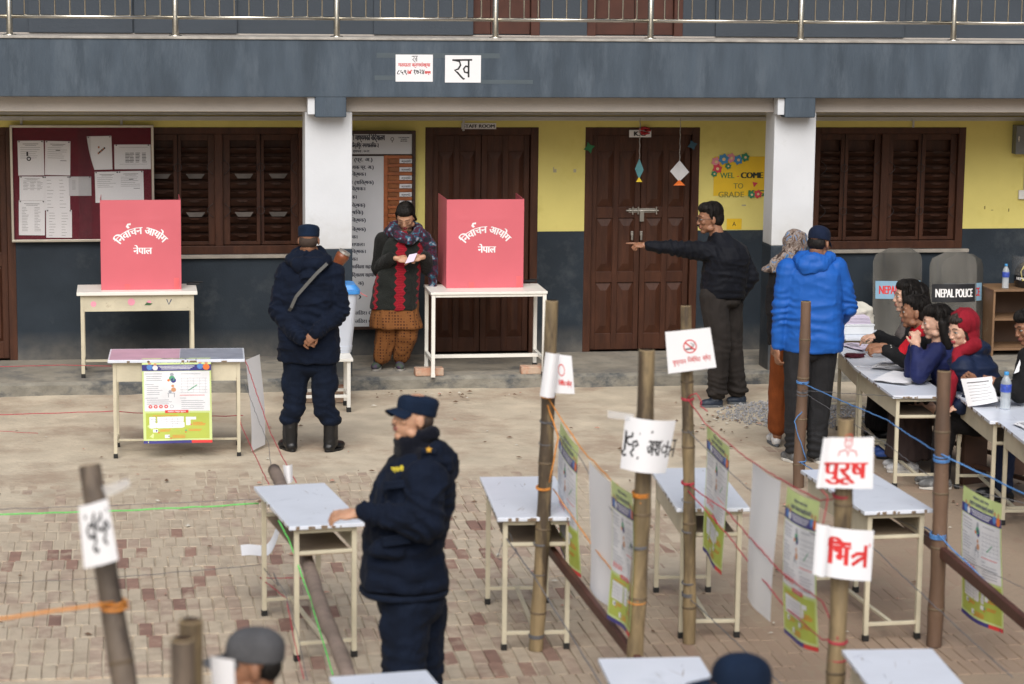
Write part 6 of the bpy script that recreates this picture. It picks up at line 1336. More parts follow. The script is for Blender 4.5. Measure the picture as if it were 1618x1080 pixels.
sh = [capsule(J(622, 358, .0), J(630, 372, -.13), .045, .048), capsule(J(630, 372, -.13), J(648, 380, -.15), .048, .045), capsule(J(648, 380, -.15), J(663, 366, -.08), .045, .05), capsule(J(622, 358, .0), J(640, 352, .10), .045, .05), capsule(J(640, 352, .10), J(662, 360, .02), .05, .045),
      capsule(J(664, 368, -.06), J(679, 388, -.04), .06, .065), capsule(J(679, 388, -.04), J(684, 430, 0), .065, .055), capsule(J(684, 430, 0), J(684, 456, .02), .05, .03), capsule(J(613, 366, 0), J(624, 366, -.08), .045, .045)]
P.garment('shawl', sh, shawl, fold=.016, ffreq=12, stretch=(1.3, 1.3, .6), seed=5)
kur = cloth('rust_kurta', (.17, .065, .022)); n = kur.node_tree.nodes; L = kur.node_tree.links
vo = n.new('ShaderNodeTexVoronoi'); vo.inputs['Scale'].default_value = 38; vo.inputs['Randomness'].default_value = .1; tc = n.new('ShaderNodeTexCoord'); L.new(tc.outputs['Object'], vo.inputs[0]); rr_ = n.new('ShaderNodeValToRGB'); rr_.color_ramp.elements[0].position = .25; rr_.color_ramp.elements[1].position = .35
rr_.color_ramp.elements[0].color = (.06, .02, .012, 1); rr_.color_ramp.elements[1].color = (.20, .080, .026, 1); L.new(vo.outputs['Distance'], rr_.inputs[0]); L.new(rr_.outputs[0], n['Principled BSDF'].inputs['Base Color'])
P.garment('kurta', [loft([(J(626, 517), .235, .165, 0), (J(624, 500), .215, .16, 0), (J(624, 475), .19, .15, 0)])], kur, fold=.014, ffreq=9, stretch=(1.5, 1.5, .4), seed=7)
for q, (h_, k_, a_) in enumerate(((hipL, kL, aL), (hipR, kR, aR))): P.garment('trouser_leg', [capsule(h_, k_, .115, .108), capsule(k_, a_ + Vector((0, 0, .025)), .108, .080)], kur, fold=.014, stretch=(1.4, 1.4, .5), seed=q + 9)
shg = mat('green_purple_shoe', (.05, .08, .05), .7, col2=(.07, .02, .10), amt=.5, tscale=14); P.shoe(up(J(599, 575, .08), .0), up(J(591, 582, -.12), .0), shg, mat('rubber_sole', (.35, .33, .3), .7)); P.shoe(up(J(631, 572, .10), .0), up(J(633, 577, -.10), .0), shg, mat('rubber_sole', (.35, .33, .3)))
pv = J(640, 416, -.27); t = thing('folded_ballot', 'folded pinkish white paper in the hands of the woman in the patterned coat', 'paper', tuple((RZ.inverted() @ pv.to_4d()).to_3d() + P.o), -YAW)
q = Vector((.1, 0, .055)); MB().add([(0, 0, 0), (.075, 0, .02), (.105, .02, .09), (.035, .02, .075), (0, .008, 0), (.075, .008, .02), (.105, .028, .09), (.035, .028, .075)], ((0, 1, 2, 3), (7, 6, 5, 4), (0, 4, 5, 1), (1, 5, 6, 2), (2, 6, 7, 3), (3, 7, 4, 0))).build('sheet', mat('pink_paper_pale', (.62, .55, .68)), t)

# ---------------- 3. man pointing to the left
P = Person('man in a black jacket and glasses pointing to the left before the step', 20.15, 1145, sk2, seed=31, k=1.09)
J = P.J; nk = J(1133, 372, .0); P.head(1122, 345, .0, 78, 6, neck=nk)
shF, shB = J(1126, 392, -.02), J(1160, 392, .02); elF, wF = J(1074, 392, -.08), J(1026, 388, -.12); elB, wB = J(1184, 436, .04), J(1166, 468, .05)
hip1, hip2 = J(1128, 470, -.06), J(1152, 470, .08); k1, k2 = J(1136, 545, -.09), J(1155, 545, .08); a1, a2 = J(1133, 618, -.08), J(1165, 614, .08)
P.limb([hip1, k1, a1], [.08, .055, .042]); P.limb([hip2, k2, a2], [.08, .055, .042]); P.S.append(loft([(J(1140, 475), .11, .12, 70), (J(1140, 430), .12, .12, 65), (J(1144, 395), .14, .11, 65), (J(1135, 374), .07, .07, 65)]))
P.limb([shF, elF, wF], [.05, .04, .03]); P.limb([shB, elB, wB], [.05, .042, .03])
P.hand(J(1021, 387, -.12), Vector((-1, -.05, .0)), Vector((0, -.35, .9)), 1, curl=.95, point=True, k=1.05); P.hand(J(1167, 470, .05), Vector((-.1, -.2, -1)), Vector((.3, -1, 0)), 1, curl=.5)
P.finish()
P.hairdo([ellipsoid((0, .025, .085), (.066, .062, .045)), capsule((-.070, .01, .04), (-.072, 0, -.005), .010, .008), capsule((.070, .01, .04), (.072, 0, -.005), .010, .008)], m=hair_m, top=1.05)
gl_ = MB(); F_ = lambda x, y, z: P.hm @ Vector((x, y, z))
for s_ in (-1, 1):
    gl_.tube([F_(s_ * .031 + .021 * math.cos(a * .5236), .098, .008 + .015 * math.sin(a * .5236)) for a in range(12)], .0018, 5, closed=True); gl_.tube([F_(s_ * .052, .096, .012), F_(s_ * .074, .05, .010), F_(s_ * .076, -.005, .004)], .0022, 5)
gl_.tube([F_(-.01, .10, .012), F_(.01, .10, .012)], .0018, 5); gl_.build('glasses', ink, P.t); 
mb = MB(); v, f = ellipsoid((0, .098, -.044), (.026, .008, .006)); mb.add([P.hm @ Vector(q) for q in v], f); mb.build('moustache', brow, P.t, smooth=True)
jk = cloth('black_jacket', (.006, .007, .011), rough=.7, bump=.15)
tor = [(J(1142, 468), .165, .175, 70), (J(1141, 455), .18, .185, 70), (J(1146, 430), .185, .19, 66), (J(1148, 405), .20, .18, 62), (J(1146, 388), .17, .15, 62), (J(1138, 374), .09, .085, 65), (J(1136, 366), .072, .070, 68)]
P.garment('jacket', [loft(tor)] + P.arm(J(1128, 398, -.05), elF, wF, (.095, .068, .050)) + P.arm(J(1166, 400, .04), elB, wB, (.095, .080, .062)), jk, vox=.009, fold=.012, ffreq=8, cr=[(elF, (1, 0, 0), .16, .006, .055), (J(1150, 445), (0, .3, 1), .18, .007, .06), (J(1130, 400, -.05), (1, 0, .8), .12, .006, .05), (elB, (0, 0, 1), .1, .007, .05)])
tr = cloth('charcoal_trousers', (.026, .022, .020), bump=.1)
for q, (h_, k_, a_) in enumerate(((hip1, k1, a1), (hip2, k2, a2))): P.garment('trouser_leg', [capsule(h_, k_, .125, .100), capsule(k_, a_, .100, .080), ellipsoid(a_ + Vector((0, 0, -.005)), (.095, .10, .035))] + ([ellipsoid(J(1141, 474), (.165, .15, .07))] if q == 0 else []), tr, fold=.008, stretch=(1.5, 1.5, .6), seed=q + 3, cr=[(a_, (0, 0, 1), .14, .008, .05), (k_, (.3, 0, 1), .13, .004, .07)])
shn = mat('navy_trainer', (.015, .025, .045), .6, col2=(.10, .12, .14), amt=.4, tscale=20); P.shoe(up(J(1140, 636, -.08), 0), up(J(1106, 636, -.10), 0), shn, mat('grey_sole', (.10, .11, .12), .7)); P.shoe(up(J(1177, 632, .08), 0), up(J(1148, 632, .06), 0), shn, mat('grey_sole', (.10, .11, .12)))

# ---------------- 4. person in the floral headscarf
P = Person('person in a floral headscarf and rust corduroy trousers beside the man in blue', 18.45, 1245, sk2, seed=41, k=.97)
J = P.J; nk = J(1252, 415, .0); P.head(1257, 388, .0, 220, 12, neck=nk, eyes=False, male=False)
shL, shR = J(1228, 425), J(1283, 425); elL, wL = J(1222, 475, -.02), J(1222, 535, -.05); elR, wR = J(1290, 475, .05), J(1290, 520, .15)
hipL, hipR = J(1238, 540), J(1268, 540, .05); kL, kR = J(1230, 620), J(1262, 620, .08); aL, aR = J(1228, 690), J(1262, 690, .10)
P.limb([hipL, kL, aL], [.08, .055, .04]); P.limb([hipR, kR, aR], [.08, .055, .04]); P.S.append(loft([(J(1252, 545), .14, .10, 200), (J(1254, 470), .13, .10, 200), (J(1254, 430), .15, .09, 200), (J(1253, 415), .07, .06, 200)])); P.limb([shL, elL, wL], [.045, .038, .028]); P.limb([shR, elR, wR], [.045, .038, .028])
P.hand(J(1222, 541, -.05), Vector((.0, -.1, -1)), Vector((-1, -.3, 0)), 1, curl=.4, k=.92); P.finish()
bk = cloth('black_cardigan', (.013, .012, .013))
P.garment('cardigan', [loft([(J(1250, 545), .19, .14, 200), (J(1252, 480), .18, .13, 200), (J(1254, 440), .19, .12, 200), (J(1254, 420), .13, .10, 200)])] + P.arm(shL, elL, wL, (.065, .058, .045)) + P.arm(shR, elR, wR, (.065, .058, .045)), bk, fold=.016)
fs_ = cloth('floral_headscarf', (.25, .2, .17)); n = fs_.node_tree.nodes; L = fs_.node_tree.links
tx = n.new('ShaderNodeTexNoise'); tx.inputs['Scale'].default_value = 15; tx.inputs['Detail'].default_value = 3; tx.inputs['Distortion'].default_value = 1.2; tc = n.new('ShaderNodeTexCoord'); L.new(tc.outputs['Object'], tx.inputs[0])
vr = n.new('ShaderNodeValToRGB'); el = vr.color_ramp.elements; el[0].position = .36; el[0].color = (.05, .035, .03, 1); el[1].position = .68; el[1].color = (.06, .16, .32, 1)
for ps, cc in ((.44, (.22, .16, .13, 1)), (.49, (.34, .30, .27, 1)), (.53, (.10, .055, .04, 1)), (.58, (.30, .25, .22, 1)), (.63, (.13, .20, .32, 1))): e_ = el.new(ps); e_.color = cc
L.new(tx.outputs[0], vr.inputs[0]); L.new(vr.outputs[0], n['Principled BSDF'].inputs['Base Color'])
hd_ = xf([ellipsoid((0, -.015, .035), (.092, .108, .102)), ellipsoid((0, -.02, -.03), (.088, .09, .09))], P.hm)
P.garment('headscarf', hd_ + [loft([(J(1240, 428), .19, .12, 200), (J(1246, 418), .15, .11, 200), (J(1252, 402), .10, .10, 200)]), capsule(J(1226, 416, -.05), J(1252, 398, -.05), .05, .06)], fs_, vox=.009, fold=.014, ffreq=12, stretch=(1.2, 1.2, .7))
ru = cloth('rust_corduroy', (.20, .052, .014))
for q, (h_, k_, a_) in enumerate(((hipL, kL, aL), (hipR, kR, aR))): P.garment('trouser_leg', [capsule(h_, k_, .105, .078), capsule(k_, up(a_, .16), .078, .080)], ru, fold=.009, stretch=(1.4, 1.4, .5), seed=q)
wsh = mat('silver_trainer', (.45, .45, .46), .45, col2=(.65, .64, .62), amt=.5, tscale=20)
P.shoe(up(J(1228, 703, -.03), 0), up(J(1216, 700, .22), 0), wsh, mat('grey_sole', (.10, .11, .12))); P.shoe(up(J(1258, 703, .10), 0), up(J(1262, 700, .32), 0), wsh, mat('grey_sole', (.10, .11, .12)))

# ---------------- 5. man in the bright blue jacket, seen from behind
P = Person('man in a bright blue hooded jacket and dark cap seen from behind', 17.85, 1282, sk2, seed=51)
J = P.J; nk = J(1290, 408, .0); P.head(1294, 384, .02, 212, 14, neck=nk, eyes=False)
shL, shR = J(1244, 425), J(1322, 423); elL, wL = J(1234, 490, -.02), J(1229, 545, -.02); elR, wR = J(1338, 482, .04), J(1322, 510, .24)
hipL, hipR = J(1262, 552), J(1300, 552); kL, kR = J(1258, 640, -.01), J(1294, 640, .02); aL, aR = J(1255, 706, 0), J(1290, 712, 0)
P.limb([hipL, kL, aL], [.08, .06, .042]); P.limb([hipR, kR, aR], [.08, .06, .042]); P.S.append(loft([(J(1282, 556), .15, .11, 195), (J(1284, 480), .14, .11, 195), (J(1285, 432), .17, .10, 195), (J(1288, 410), .08, .07, 195)])); P.limb([shL, elL, wL], [.05, .042, .03]); P.limb([shR, elR, wR], [.05, .042, .03])
P.hand(J(1228, 549, -.03), Vector((.0, -.05, -1)), Vector((-.9, -.4, 0)), 1, curl=.45); P.hand(J(1319, 511, .27), Vector((-.6, .6, 0)), Vector((0, 0, 1)), 1, curl=.5); P.finish()
P.hairdo([ellipsoid((0, -.045, -.005), (.073, .058, .062))], base=False, m=hair_m, fine=.003); field_cap(P, cloth('dark_navy_cap', (.008, .014, .035)), baseball=True, tilt=-2)
blu = cloth('royal_blue_nylon', (.016, .10, .40), rough=.5, sheen=0, var=.06, bump=.1)
tor = [(J(1284, 553), .225, .155, 195), (J(1284, 540), .235, .165, 195), (J(1284, 500), .225, .165, 195), (J(1284, 460), .225, .155, 195), (J(1284, 430), .215, .14, 195), (J(1286, 413), .14, .10, 195), (J(1288, 406), .085, .08, 195)]
P.garment('jacket', [loft(tor)] + P.arm(shL, elL, wL, (.084, .070, .052)) + P.arm(shR, elR, wR, (.088, .084, .060)), blu, vox=.009, fold=.010, ffreq=8, stretch=(.9, .9, 1.1), cr=[(elL, (0, 0, 1), .14, .007, .055), (elR, (0, .4, 1), .14, .008, .055), (J(1284, 520, -.1), (0, 0, 1), .2, .006, .09)])
hood = [capsule(J(1262, 410, -.03), J(1272, 421, -.11), .05, .055), capsule(J(1272, 421, -.11), J(1298, 421, -.11), .055, .055), capsule(J(1298, 421, -.11), J(1310, 408, -.03), .055, .048), capsule(J(1268, 406, .0), J(1310, 406, .03), .05, .05), ellipsoid(J(1285, 411, -.09), (.10, .06, .055))]
P.garment('hood', hood, blu, vox=.009, fold=.014, ffreq=11, seed=4)
MB().tube([J(1220, 549, -.02) + Vector((.034 * math.cos(a * .52) + .04, .03 * math.sin(a * .52), 0)) for a in range(12)], .008, 6, closed=True).build('wrist_watch', steel, P.t)
dk = cloth('dark_trousers', (.022, .022, .024))
for q, (h_, k_, a_) in enumerate(((hipL, kL, aL), (hipR, kR, aR))): P.garment('trouser_leg', [capsule(h_, k_, .120, .092), capsule(k_, a_, .092, .072)] + ([ellipsoid(J(1282, 556), (.18, .13, .07))] if q == 0 else []), dk, fold=.008, stretch=(1.4, 1.4, .6), seed=q, cr=[(a_, (0, 0, 1), .15, .008, .055)])
gsh = mat('grey_trainer', (.10, .10, .10), .7, col2=(.25, .25, .25), amt=.45, tscale=18); wso = mat('white_sole', (.62, .60, .55), .6)
P.shoe(up(J(1258, 726, -.05), 0), up(J(1236, 722, .13), 0), gsh, wso); P.shoe(up(J(1294, 732, -.05), 0), up(J(1288, 732, .20), 0), gsh, wso)

# ---------------- 6-9. seated women, all facing left over the desks
def seated(label, D, px, sk_, seed, k=1.08): P = Person(label, D, px, sk_, seed=seed, k=k, group='people seated at the registration desks'); return P
def lap(P, hip, knee, ank, m, r=(.095, .075, .055), name='trouser_leg', skirt=False, dy=.16, shoe=None, sole=None):
    J = P.J
    for q, dd in enumerate((-dy / 2, dy / 2)):
        o = Vector((0, dd, 0)); P.limb([hip + o, knee + o, ank + o], [.08, .055, .04])
        if not skirt: P.garment(name, [capsule(hip + o, knee + o, r[0], r[1]), capsule(knee + o, ank + o, r[1], r[2])], m, seed=q)
        sp_ = up(ank + o, 0); P.shoe(sp_ + Vector((.06, 0, 0)), sp_ + Vector((-.17, 0, 0)), shoe or leather, sole or leather)
    if skirt: P.garment('skirt', [capsule(hip, knee, .15, .12), loft([(up(ank, .10), .17, .17, 90), (up(knee * .6 + ank * .4, knee.z * .5), .16, .16, 90), (knee, .14, .13, 90)])], m, fold=.02, stretch=(1.4, 1.4, .4))
# 6: long loose hair, grey shawl, black jacket
P = seated('woman with long loose dark hair and a grey shawl at the first desk', 18.75, 1450, sk3, 61); J = P.J
nk = J(1446, 500, .0); P.head(1434, 468, 0, 84, 2, neck=nk, male=False)
hip = up(J(1470, 570), .48); knee = up(J(1405, 570), .50); ank = up(J(1405, 570), .10); sh1, sh2 = J(1440, 518, -.14), J(1450, 516, .14); e1, w1 = J(1424, 548, -.16), J(1390, 530, -.22); e2, w2 = J(1428, 548, .14), J(1385, 534, .0)
P.S.append(loft([(hip, .14, .10, 90), (J(1456, 540), .13, .10, 90), (J(1448, 515), .15, .09, 90), (J(1446, 502), .06, .06, 90)])); P.limb([sh1, e1, w1], [.045, .038, .026]); P.limb([sh2, e2, w2], [.045, .038, .026])
lap(P, hip, knee, ank, bk, skirt=True)
P.hand(J(1388, 530, -.22), Vector((-1, 0, -.12)), Vector((.05, -.3, 1)), 1, curl=.35, k=.95); P.hand(J(1383, 534, .0), Vector((-1, 0, -.1)), Vector((0, 0, 1)), -1, curl=.4, k=.92); P.finish()
P.hairdo([capsule((-.06, -.03, .02), (-.075, -.03, -.26), .050, .05), capsule((.06, -.03, .02), (.08, -.02, -.28), .050, .045), capsule((0, -.08, .02), (0, -.12, -.26), .085, .08), ellipsoid((0, .015, .080), (.072, .070, .050)), capsule((-.066, .045, .04), (-.07, .02, -.10), .018, .03), capsule((.066, .045, .04), (.07, .02, -.10), .018, .03)], m=hair_m)
bj = cloth('black_coat', (.011, .011, .012)); gs = cloth('grey_shawl', (.11, .095, .09))
P.garment('jacket', [loft([(up(hip, .45), .19, .14, 90), (J(1458, 545), .18, .13, 90), (J(1448, 520), .19, .12, 90), (J(1446, 506), .10, .09, 90)])] + P.arm(sh1, e1, w1, (.068, .060, .046)) + P.arm(sh2, e2, w2, (.068, .060, .046)), bj)
P.garment('shawl', [capsule(J(1438, 497, -.08), J(1425, 530, -.15), .04, .05), capsule(J(1425, 530, -.15), J(1424, 558, -.15), .05, .04), capsule(J(1434, 500, .06), J(1424, 540, .06), .045, .04), capsule(J(1440, 500, 0), J(1456, 500, .0), .07, .07)], gs, fold=.014, stretch=(1.6, 1.6, .4))
MB().tube([J(1395, 531, -.22), J(1388, 530, -.22)], .037, 12, caps=False).build('white_cuff', mat('white_knit', (.6, .58, .52), .9), P.t)
# 7: pulled back hair, red scarf
P = seated('woman with tied back black hair and a bright red scarf at the first desk', 18.1, 1462, sk2, 71); J = P.J
nk = J(1458, 522, .0); P.head(1446, 493, 0, 96, 0, neck=nk, male=False)
hip = up(J(1490, 600), .46); knee = up(J(1420, 600), .50); ank = up(J(1420, 600), .10); sh1, sh2 = J(1452, 540, -.15), J(1462, 538, .14); e1, w1 = J(1430, 568, -.20), J(1401, 553, -.20); e2, w2 = J(1440, 568, .14), J(1402, 552, .02)
P.S.append(loft([(hip, .14, .10, 90), (J(1470, 565), .13, .10, 90), (J(1460, 538), .15, .09, 90), (J(1458, 524), .06, .06, 90)])); P.limb([sh1, e1, w1], [.045, .038, .026]); P.limb([sh2, e2, w2], [.045, .038, .026])
lap(P, hip, knee, ank, bk, shoe=mat('blue_shoe', (.03, .08, .3), .6))
P.hand(J(1397, 552, -.20), Vector((-1, .1, -.1)), Vector((0, -.6, 1)), 1, curl=.55, k=.95); P.hand(J(1396, 546, .0), Vector((-1, -.1, .05)), Vector((0, -.3, 1)), -1, curl=.35, k=.95); P.finish()
P.hairdo([ellipsoid((0, .01, .078), (.070, .068, .048)), ellipsoid((0, -.115, .01), (.040, .045, .042)), capsule((0, -.12, 0), (.03, -.13, -.10), .035, .022)], m=hair_m)
P.garment('jacket', [loft([(up(hip, .45), .19, .14, 90), (J(1472, 568), .18, .13, 90), (J(1462, 545), .19, .12, 90), (J(1458, 528), .10, .09, 90)])] + P.arm(sh1, e1, w1, (.070, .064, .046)) + P.arm(sh2, e2, w2, (.068, .060, .046)), bj)
rs_ = cloth('red_scarf', (.42, .012, .022)); P.garment('scarf', [capsule(J(1466, 516, -.08), J(1446, 532, -.17), .045, .045), capsule(J(1446, 532, -.17), J(1424, 560, -.20), .04, .05), capsule(J(1448, 524, .02), J(1468, 518, .05), .055, .055)], rs_, fold=.012, stretch=(1.4, 1.4, .6))
MB().tube([J(1408, 553, -.20), J(1401, 553, -.20)], .040, 12, caps=False).build('white_cuff', mat('white_knit', (.6, .58, .52)), P.t)
# 8: navy jacket, hands folded before the mouth
P = seated('woman in a navy jacket resting her chin near her folded hands', 17.6, 1490, sk3, 81); J = P.J
nk = J(1485, 541, .0); P.head(1480, 509, 0, 92, 6, neck=nk, male=False)
hip = up(J(1515, 620), .46); knee = up(J(1440, 620), .50); ank = up(J(1438, 620), .10); sh1, sh2 = J(1478, 555, -.16), J(1490, 552, .15); e1, w1 = J(1452, 592, -.20), J(1448, 552, -.14); e2, w2 = J(1440, 590, .04), J(1444, 548, .0)
P.S.append(loft([(hip, .14, .10, 90), (J(1500, 585), .13, .10, 90), (J(1487, 555), .15, .09, 90), (J(1485, 543), .06, .06, 90)])); P.limb([sh1, e1, w1], [.045, .038, .026]); P.limb([sh2, e2, w2], [.045, .038, .026])
tsn = mat('grey_trainer', (.10, .10, .10)); lap(P, hip, knee, ank, mat('brown_skirt', (.035, .02, .018), .9), skirt=True, shoe=wsh, sole=wso)
P.hand(J(1449, 546, -.14), Vector((-.15, .25, 1)), Vector((.2, -1, .1)), -1, curl=.9, k=.97); P.hand(J(1443, 543, -.04), Vector((.0, -.25, 1)), Vector((-1, .2, .1)), 1, curl=.9, k=.97); P.finish()
P.hairdo([ellipsoid((0, .018, .080), (.073, .070, .050)), capsule((-.07, -.03, .0), (-.075, -.05, -.16), .035, .035), capsule((.07, -.03, .0), (.08, -.04, -.16), .035, .04), capsule((0, -.09, 0), (.0, -.15, -.20), .080, .065)], m=hair_m)
nj = cloth('indigo_jacket', (.016, .022, .085), rough=.6)
P.garment('jacket', [loft([(up(hip, .45), .19, .15, 90), (J(1502, 590), .18, .14, 90), (J(1490, 565), .20, .13, 90), (J(1486, 546), .10, .09, 90)])] + P.arm(sh1, e1, w1, (.074, .066, .046)) + P.arm(sh2, e2, w2, (.070, .062, .046)), nj, fold=.014)
# 9: red headscarf, navy puffer jacket
P = seated('woman in a dark red headscarf and navy quilted jacket', 17.05, 1535, sk3, 91); J = P.J
nk = J(1532, 556, .0); P.head(1520, 521, -.02, 58, 10, neck=nk, male=False, fat=.005, lip=lipr)
hip = up(J(1560, 640), .46); knee = up(J(1495, 640), .50); ank = up(J(1490, 640), .10); sh1, sh2 = J(1522, 580, -.16), J(1552, 572, .13); e1, w1 = J(1545, 628, -.20), J(1520, 642, -.25); e2, w2 = J(1512, 610, .08), J(1500, 622, .0)
P.S.append(loft([(hip, .14, .10, 80), (J(1550, 605), .13, .10, 80), (J(1538, 575), .15, .09, 70), (J(1533, 560), .06, .06, 70)])); P.limb([sh1, e1, w1], [.045, .038, .026]); P.limb([sh2, e2, w2], [.045, .038, .026]); lap(P, hip, knee, ank, bk, shoe=mat('grey_trainer', (.10, .10, .10)), sole=wso)
P.hand(w1, Vector((-.9, 0, -.2)), Vector((0, -.3, 1)), 1, curl=.5, k=.93); P.finish()
P.hairdo([ellipsoid((0, .018, .074), (.070, .062, .044)), capsule((.066, .035, .04), (.072, .02, -.05), .010, .012), capsule((-.066, .035, .04), (-.072, .02, -.05), .010, .012)], m=hair_b)
rh = cloth('dark_red_scarf', (.22, .010, .020))
P.garment('headscarf', xf([ellipsoid((0, -.030, .045), (.103, .102, .098)), ellipsoid((.0, -.036, -.030), (.098, .086, .090))], P.hm) + [capsule(J(1514, 556, -.12), J(1506, 600, -.20), .035, .040), capsule(J(1506, 600, -.20), J(1498, 640, -.22), .040, .035), capsule(J(1518, 554, -.08), J(1540, 545, -.08), .045, .05)], rh, vox=.009, fold=.014, stretch=(1.4, 1.4, .5), ffreq=11)
nq = cloth('navy_puffer', (.012, .020, .050), rough=.5, sheen=0)
def quilt(co): return co + np.stack([0 * co[:, 0], 0 * co[:, 0], .0 * co[:, 0]], 1)
q1 = P.arm(sh1, e1, w1, (.090, .080, .060)); rings_ = []
for k_ in range(5): c_ = sh1 + (e1 - sh1) * (k_ / 4.5); rings_.append(ellipsoid(c_, (.098 - .004 * k_, .10 - .004 * k_, .032)))
tor = [(up(hip, .43), .20, .16, 80)] + [(J(1552 - q * 4.0, 618 - q * 11), .205 - (.02 if q % 2 else 0), .165 - (.02 if q % 2 else 0), 75) for q in range(5)] + [(J(1533, 558), .10, .09, 70)]
P.garment('quilted_jacket', [loft(tor)] + q1 + rings_ + P.arm(sh2, e2, w2, (.08, .07, .05)) + [capsule(J(1545, 552, -.06), J(1556, 552, .04), .05, .05), capsule(J(1556, 552, .04), J(1550, 546, .12), .05, .045)], nq, fold=.008)
# 10: man at the right edge holding a printed list
P = seated('man in black at the right edge holding a printed voter list', 16.65, 1620, sk2, 101, k=1.06); J = P.J
nk = J(1640, 548, .0); P.head(1626, 516, 0, 70, 16, neck=nk)
hip = up(J(1665, 650), .46); knee = up(J(1590, 660), .50); ank = up(J(1588, 660), .10); sh1, sh2 = J(1626, 565, -.16), J(1655, 562, .14); e1, w1 = J(1612, 622, -.18), J(1580, 606, -.22); e2, w2 = J(1610, 620, .16), J(1545, 606, .12)
P.S.append(loft([(hip, .15, .11, 85), (J(1650, 605), .14, .11, 85), (J(1642, 570), .16, .10, 80), (J(1640, 552), .06, .06, 80)])); P.limb([sh1, e1, w1], [.05, .042, .028]); P.limb([sh2, e2, w2], [.05, .042, .028]); lap(P, hip, knee, ank, cloth('indigo_trousers', (.015, .022, .05)))
P.hand(J(1577, 605, -.22), Vector((-1, .1, .2)), Vector((0, -1, .2)), -1, curl=.7); P.hand(J(1542, 603, .12), Vector((-.7, -.2, .5)), Vector((0, 1, .2)), 1, curl=.6); P.finish()
P.hairdo([ellipsoid((0, .03, .082), (.066, .062, .045))], m=hair_m)
P.garment('jacket', [loft([(up(hip, .45), .21, .16, 85), (J(1654, 610), .20, .15, 85), (J(1645, 578), .22, .14, 80), (J(1641, 556), .10, .09, 80)])] + P.arm(sh1, e1, w1, (.080, .072, .050)) + P.arm(sh2, e2, w2, (.076, .066, .048)), bj)
a_, b_ = J(1602, 590, -.22), J(1615, 560, -.20); n_ = Vector((.02, 0, .01))
MB().add([a_, a_ + Vector((.05, 0, .02)), b_ + Vector((.05, 0, .02)), b_, a_ + Vector((0, .003, 0)), a_ + Vector((.05, .003, .02)), b_ + Vector((.05, .003, .02)), b_ + Vector((0, .003, 0))], ((0, 1, 2, 3), (7, 6, 5, 4), (0, 4, 5, 1), (1, 5, 6, 2), (2, 6, 7, 3), (3, 7, 4, 0))).build('name_badge', paper_m, P.t)
f_, o_ = sign_f([(1518, 598), (1567, 594), (1577, 634), (1529, 642)], 16.42, .24, .2, bulge=.02)
t = thing('voter_list', 'printed voter list held up above the bottle desk', 'paper', o_, 0, 'loose papers on the desks'); grid_sheet(f_, .24, .2, 8, 8).build('sheet', paper_m, t, smooth=True); mb = MB()
for r_ in range(7): patch(mb, f_, .04, .165 - .022 * r_, .21 - .02 * (r_ % 2), .1675 - .022 * r_ + (.004 if r_ == 0 else 0), 1 if r_ % 4 == 0 else 0, .001, 4, 1)
mb.build('print', [ink_g, ink], t)
# ---------------- benches behind the desks
for i, (lab, D_, x0, x1) in enumerate((('brown wooden bench under the women at the first desks', 17.9, 1455, 1560), ('brown wooden bench under the two people nearest the right edge', 16.7, 1545, 1680))):
    c = onD((x0 + x1) / 2 + 12, 700, D_); t = thing('bench', lab, 'bench', (c.x, c.y, 0), rad(-68) , 'benches behind the registration desks'); bw = mat('bench_wood', (.09, .045, .03), .6, var=.2)
    bx('seat', bw, t, -.62, .62, -.13, .13, .375, .40, .004)
    for x in (-.55, .55): bx('leg', bw, t, x - .02, x + .02, -.11, .11, 0, .374, .004)
    bx('stretcher', bw, t, -.529, .529, -.015, .015, .12, .15, .003)

# ---------------- 11. officer in the foreground
P = Person('officer in navy cap and padded uniform jacket reaching to the desk', 11.3, 655, sk1, seed=111)
J = P.J; nk = J(668, 705, .0); P.head(653, 661, .0, 62, -12, roll=4, neck=nk, fat=.004, vox=.0042)
sh1, sh2 = J(672, 760, -.18), J(652, 755, .17); e1, w1 = J(672, 828, -.25), J(588, 811, -.22); e2, w2 = J(628, 840, .24), J(600, 880, .28)
hip1, hip2 = J(642, 960, -.08), J(668, 960, .09); k1, k2 = J(636, 1085, -.10), J(668, 1085, .10); a1, a2 = up(J(640, 1085, -.10), .10), up(J(672, 1085, .12), .10)
P.limb([hip1, k1, a1], [.09, .065, .045]); P.limb([hip2, k2, a2], [.09, .065, .045]); P.S.append(loft([(J(648, 960), .15, .13, 72), (J(645, 860), .15, .13, 72), (J(658, 760), .17, .12, 72), (J(668, 715), .08, .08, 72)])); P.limb([sh1, e1, w1], [.055, .048, .032]); P.limb([sh2, e2, w2], [.055, .048, .032])
P.hand(J(566, 811, -.22), Vector((-1, .15, -.12)), Vector((.1, -.45, 1)), 1, curl=.32, spread=.3, k=1.05); P.hand(w2, Vector((-.3, .1, -1)), Vector((-.5, 1, 0)), 1, curl=.5); P.finish()
P.hairdo([ellipsoid((0, -.04, .0), (.0735, .062, .06))], base=False, m=mat('cropped_hair', (.045, .028, .02)), fine=.002)
field_cap(P, navycap, tilt=3)
mb = MB(); v, f = ellipsoid((0, .100, -.043), (.022, .006, .004)); mb.add([P.hm @ Vector(q) for q in v], f); mb.build('moustache', mat('stubble', (.16, .08, .06), .8), P.t, smooth=True)
tor = [(J(638, 924), .20, .205, 72), (J(638, 900), .205, .21, 72), (J(636, 865), .19, .185, 72), (J(645, 815), .20, .20, 72), (J(656, 765), .205, .185, 72), (J(664, 735), .19, .15, 72), (J(668, 712), .11, .11, 72)]
flap = [ellipsoid(J(612, 868, -.20), (.085, .03, .05)), ellipsoid(J(625, 775, -.16), (.06, .03, .035))]
